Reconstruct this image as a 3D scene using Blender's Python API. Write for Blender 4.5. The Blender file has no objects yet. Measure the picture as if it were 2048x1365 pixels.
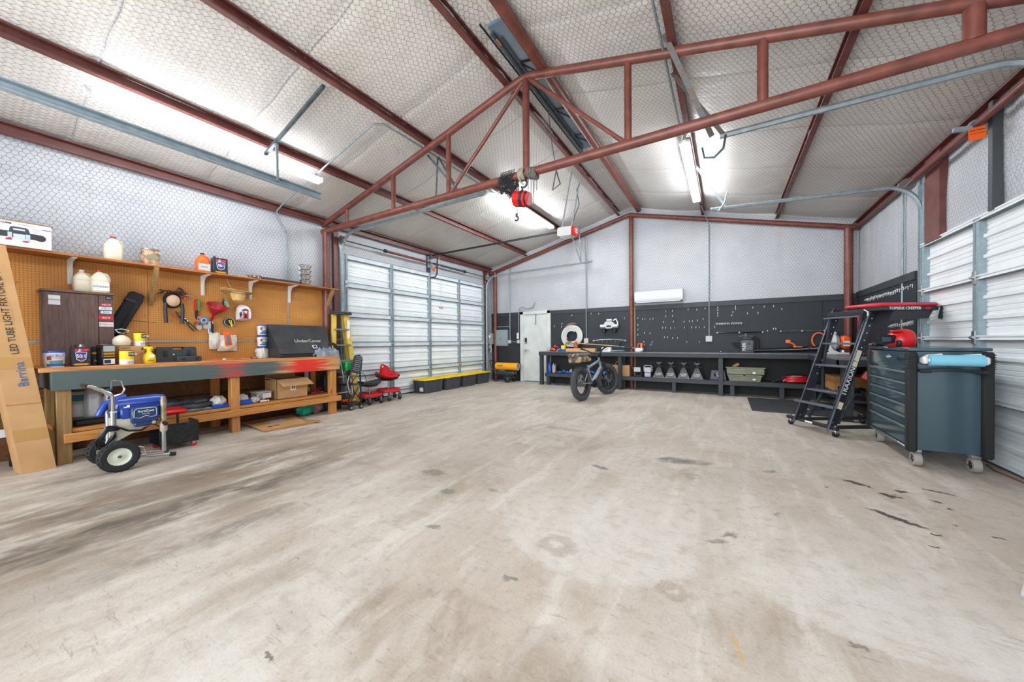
import bpy, bmesh, math, random
from mathutils import Matrix, Vector, Euler
random.seed(7)
C = bpy.context.scene.collection
SC = bpy.context.scene
PI = math.pi

# ------------------------------------------------------------------ camera, world, light, exposure
def setup_view():
    yaw, pitch, roll = -0.5435604, -0.0097602, -0.0076163
    cy, sy, cp, sp = math.cos(yaw), math.sin(yaw), math.cos(pitch), math.sin(pitch)
    f = Vector((sy*cp, cy*cp, sp)); r = Vector((cy, -sy, 0)); u = r.cross(f)
    cr, sr = math.cos(roll), math.sin(roll)
    r2 = cr*r + sr*u; u2 = -sr*r + cr*u
    cam = bpy.data.cameras.new('camera'); o = bpy.data.objects.new('camera', cam); C.objects.link(o)
    o.matrix_world = Matrix(((r2.x, u2.x, -f.x, 0), (r2.y, u2.y, -f.y, 0), (r2.z, u2.z, -f.z, 1.2), (0, 0, 0, 1)))
    cam.sensor_width = 36; cam.lens = 708.57/2048*36; cam.shift_y = 7.767/2048
    cam.clip_start = 0.02; cam.clip_end = 100
    SC.camera = o
    SC.view_settings.view_transform = 'Standard'; SC.view_settings.look = 'None'
    SC.view_settings.gamma = 1; SC.view_settings.use_curve_mapping = False
    SC.view_settings.exposure = EXPOSURE
    w = bpy.data.worlds.new('world'); SC.world = w; w.use_nodes = True
    bg = w.node_tree.nodes['Background']; bg.inputs[0].default_value = (0.75, 0.87, 1, 1); bg.inputs[1].default_value = 1.0
    SC.cycles.use_denoising = True
    try:
        SC.cycles.denoiser = 'OPENIMAGEDENOISE'
        SC.cycles.denoising_input_passes = 'RGB_ALBEDO_NORMAL'
        SC.cycles.denoising_prefilter = 'ACCURATE'
    except Exception: pass
    SC.cycles.max_bounces = 8; SC.cycles.diffuse_bounces = 5; SC.cycles.glossy_bounces = 3
    SC.cycles.transmission_bounces = 6; SC.cycles.transparent_max_bounces = 8
    SC.cycles.caustics_reflective = False; SC.cycles.caustics_refractive = False
    SC.cycles.sample_clamp_indirect = 6; SC.cycles.use_adaptive_sampling = False

def area(name, loc, rot, sx, sy, power, col=(1, 1, 1)):
    l = bpy.data.lights.new(name, 'AREA'); l.shape = 'RECTANGLE'; l.size = sx; l.size_y = sy
    l.energy = power; l.color = col
    o = bpy.data.objects.new(name, l); C.objects.link(o); o.location = loc; o.rotation_euler = rot
    return o

EXPOSURE = 0.36
setup_view()
# added daylight fill, as from an assumed open bay behind the photographer
area('daylight_fill', (-2.2, -9.0, 3.2), (math.radians(86), 0, 0), 9.0, 6.0, 1200, (0.95, 0.98, 1.0))

# added up-light behind the photographer, fills in the dim ceiling
area('ceiling_fill', (-2.2, -5.2, 0.05), (math.radians(180), 0, 0), 8.0, 6.0, 800, (1.0, 0.98, 0.95))
# ------------------------------------------------------------------ helpers
def lin(c):
    return tuple((x/12.92 if x <= 0.04045 else ((x+0.055)/1.055)**2.4) for x in c)
def rgb(h):
    h = h.lstrip('#'); return lin([int(h[i:i+2], 16)/255 for i in (0, 2, 4)])
_mats = {}
def mat(name, col, rough=0.5, metal=0.0, col2=None, scale=8.0, amount=1.0, bump=0.0, bscale=None, stretch=(1, 1, 1), spec=0.5, coat=0.0, detail=4.0, contrast=(0.35, 0.65)):
    if name in _mats: return _mats[name]
    m = bpy.data.materials.new(name); m.use_nodes = True; _mats[name] = m
    nt = m.node_tree; b = nt.nodes['Principled BSDF']
    c = rgb(col) if isinstance(col, str) else col
    b.inputs['Base Color'].default_value = (*c, 1); b.inputs['Roughness'].default_value = rough
    b.inputs['Metallic'].default_value = metal; b.inputs['Specular IOR Level'].default_value = spec
    if coat: b.inputs['Coat Weight'].default_value = coat; b.inputs['Coat Roughness'].default_value = 0.1
    m.diffuse_color = (*c, 1)
    if col2 is not None or bump:
        tc = nt.nodes.new('ShaderNodeTexCoord'); mp = nt.nodes.new('ShaderNodeMapping')
        nt.links.new(tc.outputs['Object'], mp.inputs[0]); mp.inputs['Scale'].default_value = stretch
        n = nt.nodes.new('ShaderNodeTexNoise'); n.inputs['Scale'].default_value = scale; n.inputs['Detail'].default_value = detail
        nt.links.new(mp.outputs[0], n.inputs['Vector'])
        if col2 is not None:
            c2 = rgb(col2) if isinstance(col2, str) else col2
            rp = nt.nodes.new('ShaderNodeMapRange'); rp.inputs[1].default_value = contrast[0]; rp.inputs[2].default_value = contrast[1]
            rp.inputs[4].default_value = amount
            nt.links.new(n.outputs[0], rp.inputs[0])
            mx = nt.nodes.new('ShaderNodeMix'); mx.data_type = 'RGBA'
            mx.inputs[6].default_value = (*c, 1); mx.inputs[7].default_value = (*c2, 1)
            nt.links.new(rp.outputs[0], mx.inputs[0]); nt.links.new(mx.outputs[2], b.inputs['Base Color'])
        if bump:
            if bscale:
                n2 = nt.nodes.new('ShaderNodeTexNoise'); n2.inputs['Scale'].default_value = bscale; n2.inputs['Detail'].default_value = 4
                nt.links.new(mp.outputs[0], n2.inputs['Vector'])
            else: n2 = n
            bp = nt.nodes.new('ShaderNodeBump'); bp.inputs['Strength'].default_value = bump; bp.inputs['Distance'].default_value = 0.02
            nt.links.new(n2.outputs[0], bp.inputs['Height']); nt.links.new(bp.outputs[0], b.inputs['Normal'])
    return m
def emis(name, col, strength):
    m = bpy.data.materials.new(name); m.use_nodes = True; b = m.node_tree.nodes['Principled BSDF']
    b.inputs['Base Color'].default_value = (*col, 1)
    b.inputs['Emission Color'].default_value = (*col, 1); b.inputs['Emission Strength'].default_value = strength
    _mats[name] = m; return m

def V(*a): return Vector(a)

class MB:
    """collects shapes for one mesh; xf is applied to everything added"""
    def __init__(s): s.v = []; s.f = []; s.mi = []; s.xf = Matrix.Identity(4); s.m = 0; s.sm = []
    def add(s, vs, fs, smooth=False):
        k = len(s.v); s.v += [s.xf @ Vector(p) for p in vs]
        s.f += [[k+i for i in f] for f in fs]; s.mi += [s.m]*len(fs); s.sm += [smooth]*len(fs); return s
    def box(s, x0, y0, z0, x1, y1, z1, b=0.0):
        if x0 > x1: x0, x1 = x1, x0
        if y0 > y1: y0, y1 = y1, y0
        if z0 > z1: z0, z1 = z1, z0
        b = min(b, (x1-x0)*.49, (y1-y0)*.49, (z1-z0)*.49)
        if b <= 0:
            return s.add([(x0,y0,z0),(x1,y0,z0),(x1,y1,z0),(x0,y1,z0),(x0,y0,z1),(x1,y0,z1),(x1,y1,z1),(x0,y1,z1)],
                         [(0,3,2,1),(4,5,6,7),(0,1,5,4),(1,2,6,5),(2,3,7,6),(3,0,4,7)])
        lo = (x0, y0, z0); hi = (x1, y1, z1); vs = []; ix = {}
        for sx in (0, 1):
            for sy in (0, 1):
                for sz in (0, 1):
                    S = (sx, sy, sz)
                    for a in range(3):
                        p = []
                        for k in range(3):
                            e = hi[k] if S[k] else lo[k]
                            if k != a: e += -b if S[k] else b
                            p.append(e)
                        ix[(S, a)] = len(vs); vs.append(p)
        fs = []
        for a in range(3):
            o = [k for k in range(3) if k != a]
            for sa in (0, 1):
                q = []
                for u, w in ((0,0),(1,0),(1,1),(0,1)):
                    S = [0,0,0]; S[a] = sa; S[o[0]] = u; S[o[1]] = w; q.append(ix[(tuple(S), a)])
                fs.append(q)
            for u in (0, 1):
                for w in (0, 1):
                    S0 = [0,0,0]; S0[o[0]] = u; S0[o[1]] = w; S1 = list(S0); S1[a] = 1; S0 = tuple(S0); S1 = tuple(S1)
                    fs.append([ix[(S0, o[0])], ix[(S1, o[0])], ix[(S1, o[1])], ix[(S0, o[1])]])
        for sx in (0, 1):
            for sy in (0, 1):
                for sz in (0, 1):
                    fs.append([ix[((sx,sy,sz), a)] for a in range(3)])
        return s.add(vs, fs)
    def cbox(s, cx, cy, cz, sx, sy, sz, b=0.0): return s.box(cx-sx/2, cy-sy/2, cz-sz/2, cx+sx/2, cy+sy/2, cz+sz/2, b)
    def ring(s, p, d, r, n, up=None, r2=None):
        d = Vector(d).normalized(); up = Vector(up) if up else (Vector((0,0,1)) if abs(d.z) < .95 else Vector((1,0,0)))
        a = d.cross(up).normalized(); b = a.cross(d)
        r2 = r if r2 is None else r2
        return [Vector(p) + a*math.cos(2*PI*i/n)*r + b*math.sin(2*PI*i/n)*r2 for i in range(n)]
    def skin(s, rings, cap=True, closed=False, smooth=True):
        n = len(rings[0]); vs = [p for r in rings for p in r]; fs = []; L = len(rings)
        for k in range(L if closed else L-1):
            q = (k+1) % L
            for i in range(n):
                j = (i+1) % n; fs.append((k*n+i, k*n+j, q*n+j, q*n+i))
        s.add(vs, fs, smooth)
        if cap and not closed:
            s.add(rings[0], [list(range(n))[::-1]]); s.add(rings[-1], [list(range(n))])
        return s
    def cyl(s, p0, p1, r, n=12, r1=None, cap=True):
        p0 = Vector(p0); p1 = Vector(p1); d = p1-p0
        return s.skin([s.ring(p0, d, r, n), s.ring(p1, d, r if r1 is None else r1, n)], cap)
    def bar(s, p0, p1, w, h, up=(0,0,1)):
        p0 = Vector(p0); p1 = Vector(p1); d = (p1-p0).normalized(); up = Vector(up)
        if abs(d.dot(up)) > .98: up = Vector((0,1,0)) if abs(d.y) < .9 else Vector((1,0,0))
        a = d.cross(up).normalized()*w/2; b = a.cross(d).normalized()*h/2
        vs = [p0-a-b, p0+a-b, p0+a+b, p0-a+b, p1-a-b, p1+a-b, p1+a+b, p1-a+b]
        return s.add(vs, [(0,3,2,1),(4,5,6,7),(0,1,5,4),(1,2,6,5),(2,3,7,6),(3,0,4,7)])
    def tube(s, pts, r, n=8, closed=False, cap=True, rad=None):
        pts = [Vector(p) for p in pts]; L = len(pts); rings = []; prev = None
        for i in range(L):
            if closed: d = pts[(i+1) % L]-pts[i-1]
            else: d = pts[min(i+1, L-1)]-pts[max(i-1, 0)]
            d.normalize()
            if prev is None:
                up = Vector((0,0,1)) if abs(d.z) < .95 else Vector((1,0,0)); a = d.cross(up).normalized()
            else: a = (prev - d*prev.dot(d)).normalized()
            prev = a; b = a.cross(d); rr = rad[i] if rad else r
            rings.append([pts[i] + a*math.cos(2*PI*k/n)*rr + b*math.sin(2*PI*k/n)*rr for k in range(n)])
        return s.skin(rings, cap, closed)
    def lathe(s, prof, c=(0,0,0), n=24, axis='z', sx=1.0, sy=1.0, cap=True):
        """prof: (radius, height) pairs"""
        rings = []
        for r, h in prof:
            rg = []
            for i in range(n):
                a = 2*PI*i/n; x = math.cos(a)*r*sx; y = math.sin(a)*r*sy
                p = {'z': (x, y, h), 'x': (h, x, y), 'y': (x, h, y)}[axis]
                rg.append(Vector(p)+Vector(c))
            rings.append(rg)
        return s.skin(rings, cap)
    def torus(s, c, R, r, axis='z', n=24, m=8, ry=None, a0=0.0, a1=2*PI):
        full = abs(a1-a0-2*PI) < 1e-6; pts = []
        for i in range(n if full else n+1):
            a = a0+(a1-a0)*i/n; x = math.cos(a)*R; y = math.sin(a)*(ry or R)
            pts.append(Vector({'z': (x,y,0), 'x': (0,x,y), 'y': (x,0,y)}[axis])+Vector(c))
        return s.tube(pts, r, m, closed=full)
    def prism(s, poly, y0, y1, plane='xz'):
        """poly in a plane, extruded along the remaining axis from y0 to y1"""
        def P(a, b, h): return {'xz': (a, h, b), 'xy': (a, b, h), 'yz': (h, a, b)}[plane]
        n = len(poly); vs = [P(a, b, y0) for a, b in poly]+[P(a, b, y1) for a, b in poly]
        fs = [list(range(n))[::-1], list(range(n, 2*n))]+[(i, (i+1) % n, n+(i+1) % n, n+i) for i in range(n)]
        return s.add(vs, fs)
    def sphere(s, c, rx, ry=None, rz=None, n=14, m=8):
        ry = ry or rx; rz = rz or rx; rings = []
        for k in range(1, m):
            a = PI*k/m; rings.append([Vector((c[0]+rx*math.sin(a)*math.cos(2*PI*i/n), c[1]+ry*math.sin(a)*math.sin(2*PI*i/n), c[2]-rz*math.cos(a))) for i in range(n)])
        return s.skin(rings, True)
    def build(s, name, mats, parent=None, label=None, mods=None, angle=38):
        me = bpy.data.meshes.new(name); me.from_pydata([tuple(p) for p in s.v], [], s.f)
        if not isinstance(mats, (list, tuple)): mats = [mats]
        for m in mats: me.materials.append(m)
        me.polygons.foreach_set('material_index', s.mi)
        bm = bmesh.new(); bm.from_mesh(me); bmesh.ops.recalc_face_normals(bm, faces=bm.faces); bm.to_mesh(me); bm.free()
        me.polygons.foreach_set('use_smooth', [True]*len(me.polygons))
        try: me.set_sharp_from_angle(angle=math.radians(angle))
        except Exception: pass
        me.update()
        o = bpy.data.objects.new(name, me); C.objects.link(o)
        if parent is not None: o.parent = parent
        if label: o['label'] = label
        return o

def T(name, label, cat, loc=(0,0,0), rz=0.0, group=None, kind=None):
    o = bpy.data.objects.new(name, None); C.objects.link(o); o.empty_display_size = 0.05
    o.location = loc; o.rotation_euler = (0, 0, rz)
    o['label'] = label; o['category'] = cat
    if group: o['group'] = group
    if kind: o['kind'] = kind
    return o
def S(name, label=None, loc=(0,0,0)):
    o = bpy.data.objects.new(name, None); C.objects.link(o); o.empty_display_size = 0.05; o.location = loc
    o['kind'] = 'structure'
    if label: o['label'] = label
    return o
def tag(o, label, cat, group=None, kind=None):
    o['label'] = label; o['category'] = cat
    if group: o['group'] = group
    if kind: o['kind'] = kind
    return o
def dup(root, loc, rz=None, label=None, group=None):
    r = root.copy(); C.objects.link(r); r.location = loc
    if rz is not None: r.rotation_euler = (0, 0, rz)
    if label: r['label'] = label
    if group: r['group'] = group
    for ch in list(root.children):
        c = ch.copy(); C.objects.link(c); c.parent = r
        for g in list(ch.children):
            d = g.copy(); C.objects.link(d); d.parent = c
    return r
def inst(o, loc, parent=None, rot=None):
    c = o.copy(); C.objects.link(c); c.location = loc
    if rot is not None: c.rotation_euler = rot
    if parent is not None: c.parent = parent
    return c
def text(s, size, loc, m, parent, name='lettering', rot=(PI/2, 0, 0), align='CENTER', ext=0.0008, sx=1.0, shear=0.0, bold=0.0):
    cu = bpy.data.curves.new(name, 'FONT'); cu.body = s; cu.size = size; cu.align_x = align; cu.align_y = 'CENTER'
    cu.extrude = ext; cu.shear = shear; cu.offset = bold; cu.resolution_u = 3
    t = bpy.data.objects.new(name, cu); C.objects.link(t)
    me = bpy.data.meshes.new_from_object(t); bpy.data.objects.remove(t); bpy.data.curves.remove(cu)
    o = bpy.data.objects.new(name, me); C.objects.link(o); me.materials.append(m)
    o.location = loc; o.rotation_euler = rot; o.scale = (sx, 1, 1)
    if parent is not None: o.parent = parent
    return o
def arc(c, r, a0, a1, n, plane='xz', h=0.0):
    out = []
    for i in range(n+1):
        a = a0+(a1-a0)*i/n; x, y = c[0]+r*math.cos(a), c[1]+r*math.sin(a)
        out.append({'xz': (x, h, y), 'xy': (x, y, h), 'yz': (h, x, y)}[plane])
    return out
# ------------------------------------------------------------------ materials
M = {}
M['steel_red'] = mat('red_oxide_paint', '#6f3e38', 0.42, 0, '#5a2f2a', 6, bump=0.04, contrast=(.3, .7))
M['steel_red_pipe'] = mat('red_oxide_pipe', '#7b4439', 0.4, 0, '#5d332b', 9, bump=0.03, contrast=(.3, .7))
M['galv'] = mat('galvanised_steel', '#98a5aa', 0.38, 0.3, '#7f8d92', 14, contrast=(.3, .7))
M['galv_blue'] = mat('galvanised_stile', '#9aabb3', 0.42, 0.12, '#83959e', 12, contrast=(.3, .7))
M['galv_dark'] = mat('dull_galvanised', '#5f6b70', 0.45, 0.4, '#48535a', 10)
M['panel_white'] = mat('door_panel_white', '#f0f5f7', 0.4, 0, '#e6edf0', 3, contrast=(.4, .7))
M['dark_strut'] = mat('dark_strut', '#4c4f52', 0.5, 0.4)
M['rust'] = mat('rusty_bar', '#5d6870', 0.55, 0.2, '#6a5648', 18)
M['black_ply'] = None
M['hook_white'] = mat('zinc_hook', '#f0f0f2', 0.35, 0.0)
M['pump_panel'] = mat('strut_pale', '#d6e0e4', 0.42, 0.0, '#c6d2d8', 6)
M['black'] = mat('black_plastic', '#1d1f22', 0.45)
M['black_gloss'] = mat('black_gloss', '#141518', 0.2)
M['black_soft'] = mat('black_fabric', '#17181a', 0.85, bump=0.3, scale=60)
M['rubber'] = mat('rubber', '#1a1b1d', 0.75, bump=0.1, scale=40)
M['charcoal'] = mat('charcoal_plastic', '#3b3e42', 0.5, col2='#33363a', scale=10)
M['black_paint'] = mat('black_painted_wood', '#303439', 0.55, col2='#262a2e', scale=14, bump=0.05, stretch=(1, 6, 6))
M['black_steel'] = mat('black_steel', '#24272b', 0.4, 0.2)
M['chrome'] = mat('chrome', '#d8dadc', 0.15, 1.0)
M['steel'] = mat('brushed_steel', '#b4b8ba', 0.3, 0.9)
M['white'] = mat('white_plastic', '#dcdddc', 0.4)
M['white_paper'] = mat('white_paper', '#e9ebee', 0.7)
M['cream'] = mat('cream_plastic', '#e6e0cd', 0.45, col2='#dbd2b8', scale=6)
M['red'] = mat('red_plastic', '#c8161c', 0.35)
M['red_dark'] = mat('dark_red_plastic', '#a50f22', 0.4)
M['red_paint'] = mat('red_metal_paint', '#c9252a', 0.3)
M['blue'] = mat('blue_plastic', '#1d4fb8', 0.35)
M['blue_deep'] = mat('deep_blue_plastic', '#16409c', 0.28, coat=0.4)
M['navy'] = mat('navy_plastic', '#1c3560', 0.4)
M['navy_ink'] = mat('navy_ink', '#1b2f7a', 0.5)
M['sky_blue'] = mat('sky_blue_plastic', '#2f8fd0', 0.4)
M['yellow'] = mat('yellow_plastic', '#f0d21c', 0.4)
M['yellow_ink'] = mat('yellow_ink', '#f2dc2a', 0.5)
M['amber'] = mat('amber_paint', '#f0a81c', 0.35)
M['orange'] = mat('orange_plastic', '#ee6420', 0.4)
M['green'] = mat('green_plastic', '#1f9a48', 0.4)
M['teal'] = mat('teal_film', '#1f9a80', 0.35, bump=0.6, scale=30)
M['grey'] = mat('grey_plastic', '#8a8d90', 0.5)
M['grey_light'] = mat('light_grey_plastic', '#c3c6c8', 0.5)
M['grey_dark'] = mat('dark_grey_plastic', '#505458', 0.5)
M['cardboard'] = mat('cardboard', '#c39a6b', 0.8, col2='#b58b5c', scale=5, bump=0.05, contrast=(.3, .7))
M['cardboard_dark'] = mat('cardboard_edge', '#9a7448', 0.85)
M['tape'] = mat('parcel_tape', '#b48a50', 0.25)
M['ink'] = mat('black_ink', '#1b1c20', 0.6)
M['ink_blue'] = mat('blue_ink', '#2b5f9c', 0.6)
M['door_white'] = mat('painted_door', '#d3d8d6', 0.45, col2='#c5cbc9', scale=4)
M['ac_white'] = mat('ac_white', '#ccd2d8', 0.3)
M['elec_grey'] = mat('electrical_grey', '#8e9ba0', 0.45, 0.1)
M['canvas'] = mat('grey_cloth', '#8c97a3', 0.9, col2='#6d7884', scale=9, bump=0.6, bscale=14)
M['tan'] = mat('tan_leather', '#c7a88a', 0.8)
M['straw'] = mat('straw', '#cfae70', 0.85, col2='#b8935a', scale=30, bump=0.2)
M['brass'] = mat('brass', '#b98a3c', 0.3, 0.9)
M['clear_plastic'] = mat('clear_plastic', '#dfe4e6', 0.2)
nt = M['clear_plastic'].node_tree; nt.nodes['Principled BSDF'].inputs['Alpha'].default_value = 0.38
M['film'] = mat('cloudy_film', '#e4e2da', 0.35, bump=0.6, scale=25)
M['film'].node_tree.nodes['Principled BSDF'].inputs['Alpha'].default_value = 0.75
M['cab_paint'] = mat('slate_blue_paint', '#3f555f', 0.16, 0.1, coat=0.5)
M['fiberglass'] = mat('yellow_fibreglass', '#e3c659', 0.5, col2='#d4b548', scale=8)
M['bin_body'] = mat('bin_charcoal', '#44474c', 0.5)
M['creeper_black'] = mat('creeper_black', '#262a30', 0.35, 0.1)
M['creeper_edge'] = mat('creeper_edge', '#5c636e', 0.35, 0.2)
M['pad_red'] = mat('red_vinyl', '#cf3840', 0.4, bump=0.05, scale=10)
M['wire'] = mat('chicken_wire', '#777a7e', 0.5, 0.3)
M['rope'] = mat('rope', '#9c9480', 0.9)
M['paper_blue'] = mat('blue_shop_towel', '#7fc4dc', 0.8, bump=0.15, scale=60)
M['grey_wheel'] = mat('grey_wheel', '#9a9792', 0.6)

def wood(name, c1, c2, axis=0, scale=1.0, rough=0.6, knots=True, paint=False):
    m = bpy.data.materials.new(name); m.use_nodes = True; _mats[name] = m; nt = m.node_tree; N = nt.nodes; L = nt.links
    b = N['Principled BSDF']; b.inputs['Roughness'].default_value = rough
    tc = N.new('ShaderNodeTexCoord'); mp = N.new('ShaderNodeMapping'); L.new(tc.outputs['Object'], mp.inputs[0])
    st = [14, 14, 14]; st[axis] = 0.9; mp.inputs['Scale'].default_value = [x*scale for x in st]
    n1 = N.new('ShaderNodeTexNoise'); n1.inputs['Scale'].default_value = 2.2; n1.inputs['Detail'].default_value = 6; n1.inputs['Distortion'].default_value = 1.2
    L.new(mp.outputs[0], n1.inputs['Vector'])
    w = N.new('ShaderNodeTexNoise'); w.inputs['Scale'].default_value = 9; w.inputs['Detail'].default_value = 3
    L.new(mp.outputs[0], w.inputs['Vector'])
    ad = N.new('ShaderNodeMath'); ad.operation = 'MULTIPLY_ADD'; L.new(w.outputs[0], ad.inputs[0]); ad.inputs[1].default_value = .4; L.new(n1.outputs[0], ad.inputs[2])
    rp = N.new('ShaderNodeValToRGB'); L.new(ad.outputs[0], rp.inputs[0])
    rp.color_ramp.elements[0].position = .48; rp.color_ramp.elements[0].color = (*rgb(c1), 1)
    rp.color_ramp.elements[1].position = .86; rp.color_ramp.elements[1].color = (*rgb(c2), 1)
    out = rp.outputs[0]
    if knots:
        vo = N.new('ShaderNodeTexVoronoi'); vo.inputs['Scale'].default_value = 1.0
        mp2 = N.new('ShaderNodeMapping'); L.new(tc.outputs['Object'], mp2.inputs[0]); s2 = [6, 6, 6]; s2[axis] = 2.3; mp2.inputs['Scale'].default_value = [x*scale for x in s2]
        L.new(mp2.outputs[0], vo.inputs['Vector'])
        mr = N.new('ShaderNodeMapRange'); L.new(vo.outputs['Distance'], mr.inputs[0]); mr.inputs[1].default_value = .05; mr.inputs[2].default_value = .13; mr.inputs[3].default_value = .75; mr.inputs[4].default_value = 0
        mx = N.new('ShaderNodeMix'); mx.data_type = 'RGBA'; L.new(mr.outputs[0], mx.inputs[0]); L.new(out, mx.inputs[6]); mx.inputs[7].default_value = (*rgb('#5a2f14'), 1); out = mx.outputs[2]
    if paint:   # slate paint towards the near end, red overspray towards the far end, bare worn wood between
        sx = N.new('ShaderNodeSeparateXYZ'); L.new(tc.outputs['Object'], sx.inputs[0])
        nz = N.new('ShaderNodeTexNoise'); nz.inputs['Scale'].default_value = 1.0; nz.inputs['Detail'].default_value = 5
        mp3 = N.new('ShaderNodeMapping'); L.new(tc.outputs['Object'], mp3.inputs[0]); mp3.inputs['Scale'].default_value = (3.0, 18, 34); L.new(mp3.outputs[0], nz.inputs['Vector'])
        def band(lo, hi, soft, thr, col, prev):
            a = N.new('ShaderNodeMapRange'); L.new(sx.outputs[0], a.inputs[0]); a.inputs[1].default_value = lo-soft; a.inputs[2].default_value = lo+soft
            c = N.new('ShaderNodeMapRange'); L.new(sx.outputs[0], c.inputs[0]); c.inputs[1].default_value = hi-soft; c.inputs[2].default_value = hi+soft; c.inputs[3].default_value = 1; c.inputs[4].default_value = 0
            mu = N.new('ShaderNodeMath'); mu.operation = 'MULTIPLY'; L.new(a.outputs[0], mu.inputs[0]); L.new(c.outputs[0], mu.inputs[1])
            su = N.new('ShaderNodeMath'); su.operation = 'ADD'; L.new(mu.outputs[0], su.inputs[0]); L.new(nz.outputs[0], su.inputs[1])
            r = N.new('ShaderNodeMapRange'); L.new(su.outputs[0], r.inputs[0]); r.inputs[1].default_value = thr; r.inputs[2].default_value = thr+.3
            q = N.new('ShaderNodeMix'); q.data_type = 'RGBA'; L.new(r.outputs[0], q.inputs[0]); L.new(prev, q.inputs[6]); q.inputs[7].default_value = (*rgb(col), 1)
            return q.outputs[2]
        out = band(-1, 2.45, .7, 1.0, '#4c5a58', out)
        out = band(1.2, 1.85, .4, 1.18, '#cc2a1e', out)
        out = band(2.05, 3.0, .42, 1.10, '#d0281c', out)
        out = band(1.8, 2.0, .25, 1.3, '#46505c', out)
    L.new(out, b.inputs['Base Color'])
    bp = N.new('ShaderNodeBump'); bp.inputs['Strength'].default_value = .12; bp.inputs['Distance'].default_value = .01
    L.new(ad.outputs[0], bp.inputs['Height']); L.new(bp.outputs[0], b.inputs['Normal'])
    return m
M['pine_x'] = wood('pine_along', '#a8692c', '#c58a48', 0)
M['pine_z'] = wood('pine_upright', '#a3662b', '#c88e4e', 2)
M['pine_weathered'] = wood('weathered_pine', '#7c6038', '#9c7c4c', 2)
M['shelf_wood'] = wood('shelf_pine', '#8a4d20', '#b87438', 0)
M['top_wood'] = wood('bench_top_wood', '#a5602c', '#cc9258', 0, knots=False)
M['fascia'] = wood('painted_fascia', '#a5743f', '#c89a66', 0, paint=True)
M['ply_dark'] = wood('osb_backing', '#5a3618', '#7d5026', 1, .6)
M['walnut'] = wood('walnut_laminate', '#4c3833', '#6d5650', 2, 1.6, .45, knots=False)
M['walnut_edge'] = wood('walnut_edge', '#6a4a42', '#7d5c53', 2, 1.6, .45, knots=False)
M['wood_pale'] = wood('pale_wood', '#a98a60', '#c4a67c', 0, knots=False)

def pegboard(name, c1, hole, c2=None, rough=.6, sp=0.0254, r=0.17):
    """board pierced on a one inch grid; u along local x (or y), v along z"""
    m = bpy.data.materials.new(name); m.use_nodes = True; _mats[name] = m; nt = m.node_tree; N = nt.nodes; L = nt.links
    b = N['Principled BSDF']; b.inputs['Roughness'].default_value = rough
    tc = N.new('ShaderNodeTexCoord'); sc = N.new('ShaderNodeVectorMath'); sc.operation = 'SCALE'; sc.inputs['Scale'].default_value = 1/sp
    L.new(tc.outputs['Object'], sc.inputs[0]); fr = N.new('ShaderNodeVectorMath'); fr.operation = 'FRACTION'; L.new(sc.outputs[0], fr.inputs[0])
    sp_ = N.new('ShaderNodeSeparateXYZ'); L.new(fr.outputs[0], sp_.inputs[0])
    cm = N.new('ShaderNodeCombineXYZ'); L.new(sp_.outputs[0], cm.inputs[0]); L.new(sp_.outputs[2], cm.inputs[1])
    di = N.new('ShaderNodeVectorMath'); di.operation = 'DISTANCE'; L.new(cm.outputs[0], di.inputs[0]); di.inputs[1].default_value = (.5, .5, 0)
    lt = N.new('ShaderNodeMath'); lt.operation = 'LESS_THAN'; L.new(di.outputs['Value'], lt.inputs[0]); lt.inputs[1].default_value = r
    nz = N.new('ShaderNodeTexNoise'); nz.inputs['Scale'].default_value = 5; nz.inputs['Detail'].default_value = 5; L.new(tc.outputs['Object'], nz.inputs['Vector'])
    m0 = N.new('ShaderNodeMix'); m0.data_type = 'RGBA'; L.new(nz.outputs[0], m0.inputs[0]); m0.inputs[6].default_value = (*rgb(c1), 1); m0.inputs[7].default_value = (*rgb(c2 or c1), 1)
    mx = N.new('ShaderNodeMix'); mx.data_type = 'RGBA'; L.new(lt.outputs[0], mx.inputs[0]); L.new(m0.outputs[2], mx.inputs[6]); mx.inputs[7].default_value = (*rgb(hole), 1)
    L.new(mx.outputs[2], b.inputs['Base Color'])
    bp = N.new('ShaderNodeBump'); bp.invert = True; bp.inputs['Strength'].default_value = .5; bp.inputs['Distance'].default_value = .004
    L.new(lt.outputs[0], bp.inputs['Height']); L.new(bp.outputs[0], b.inputs['Normal'])
    return m
M['peg_brown'] = pegboard('brown_pegboard', '#b87a35', '#75481a', '#cb9048')
M['peg_black'] = pegboard('black_pegboard', '#1d232a', '#090a0c', '#272e36')
M['black_ply'] = mat('black_ply', '#1d2125', 0.5, col2='#2b3036', scale=3, contrast=(.4, .8))
M['black_band'] = mat('black_band', '#24282e', 0.5, col2='#2c3138', scale=6)

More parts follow.
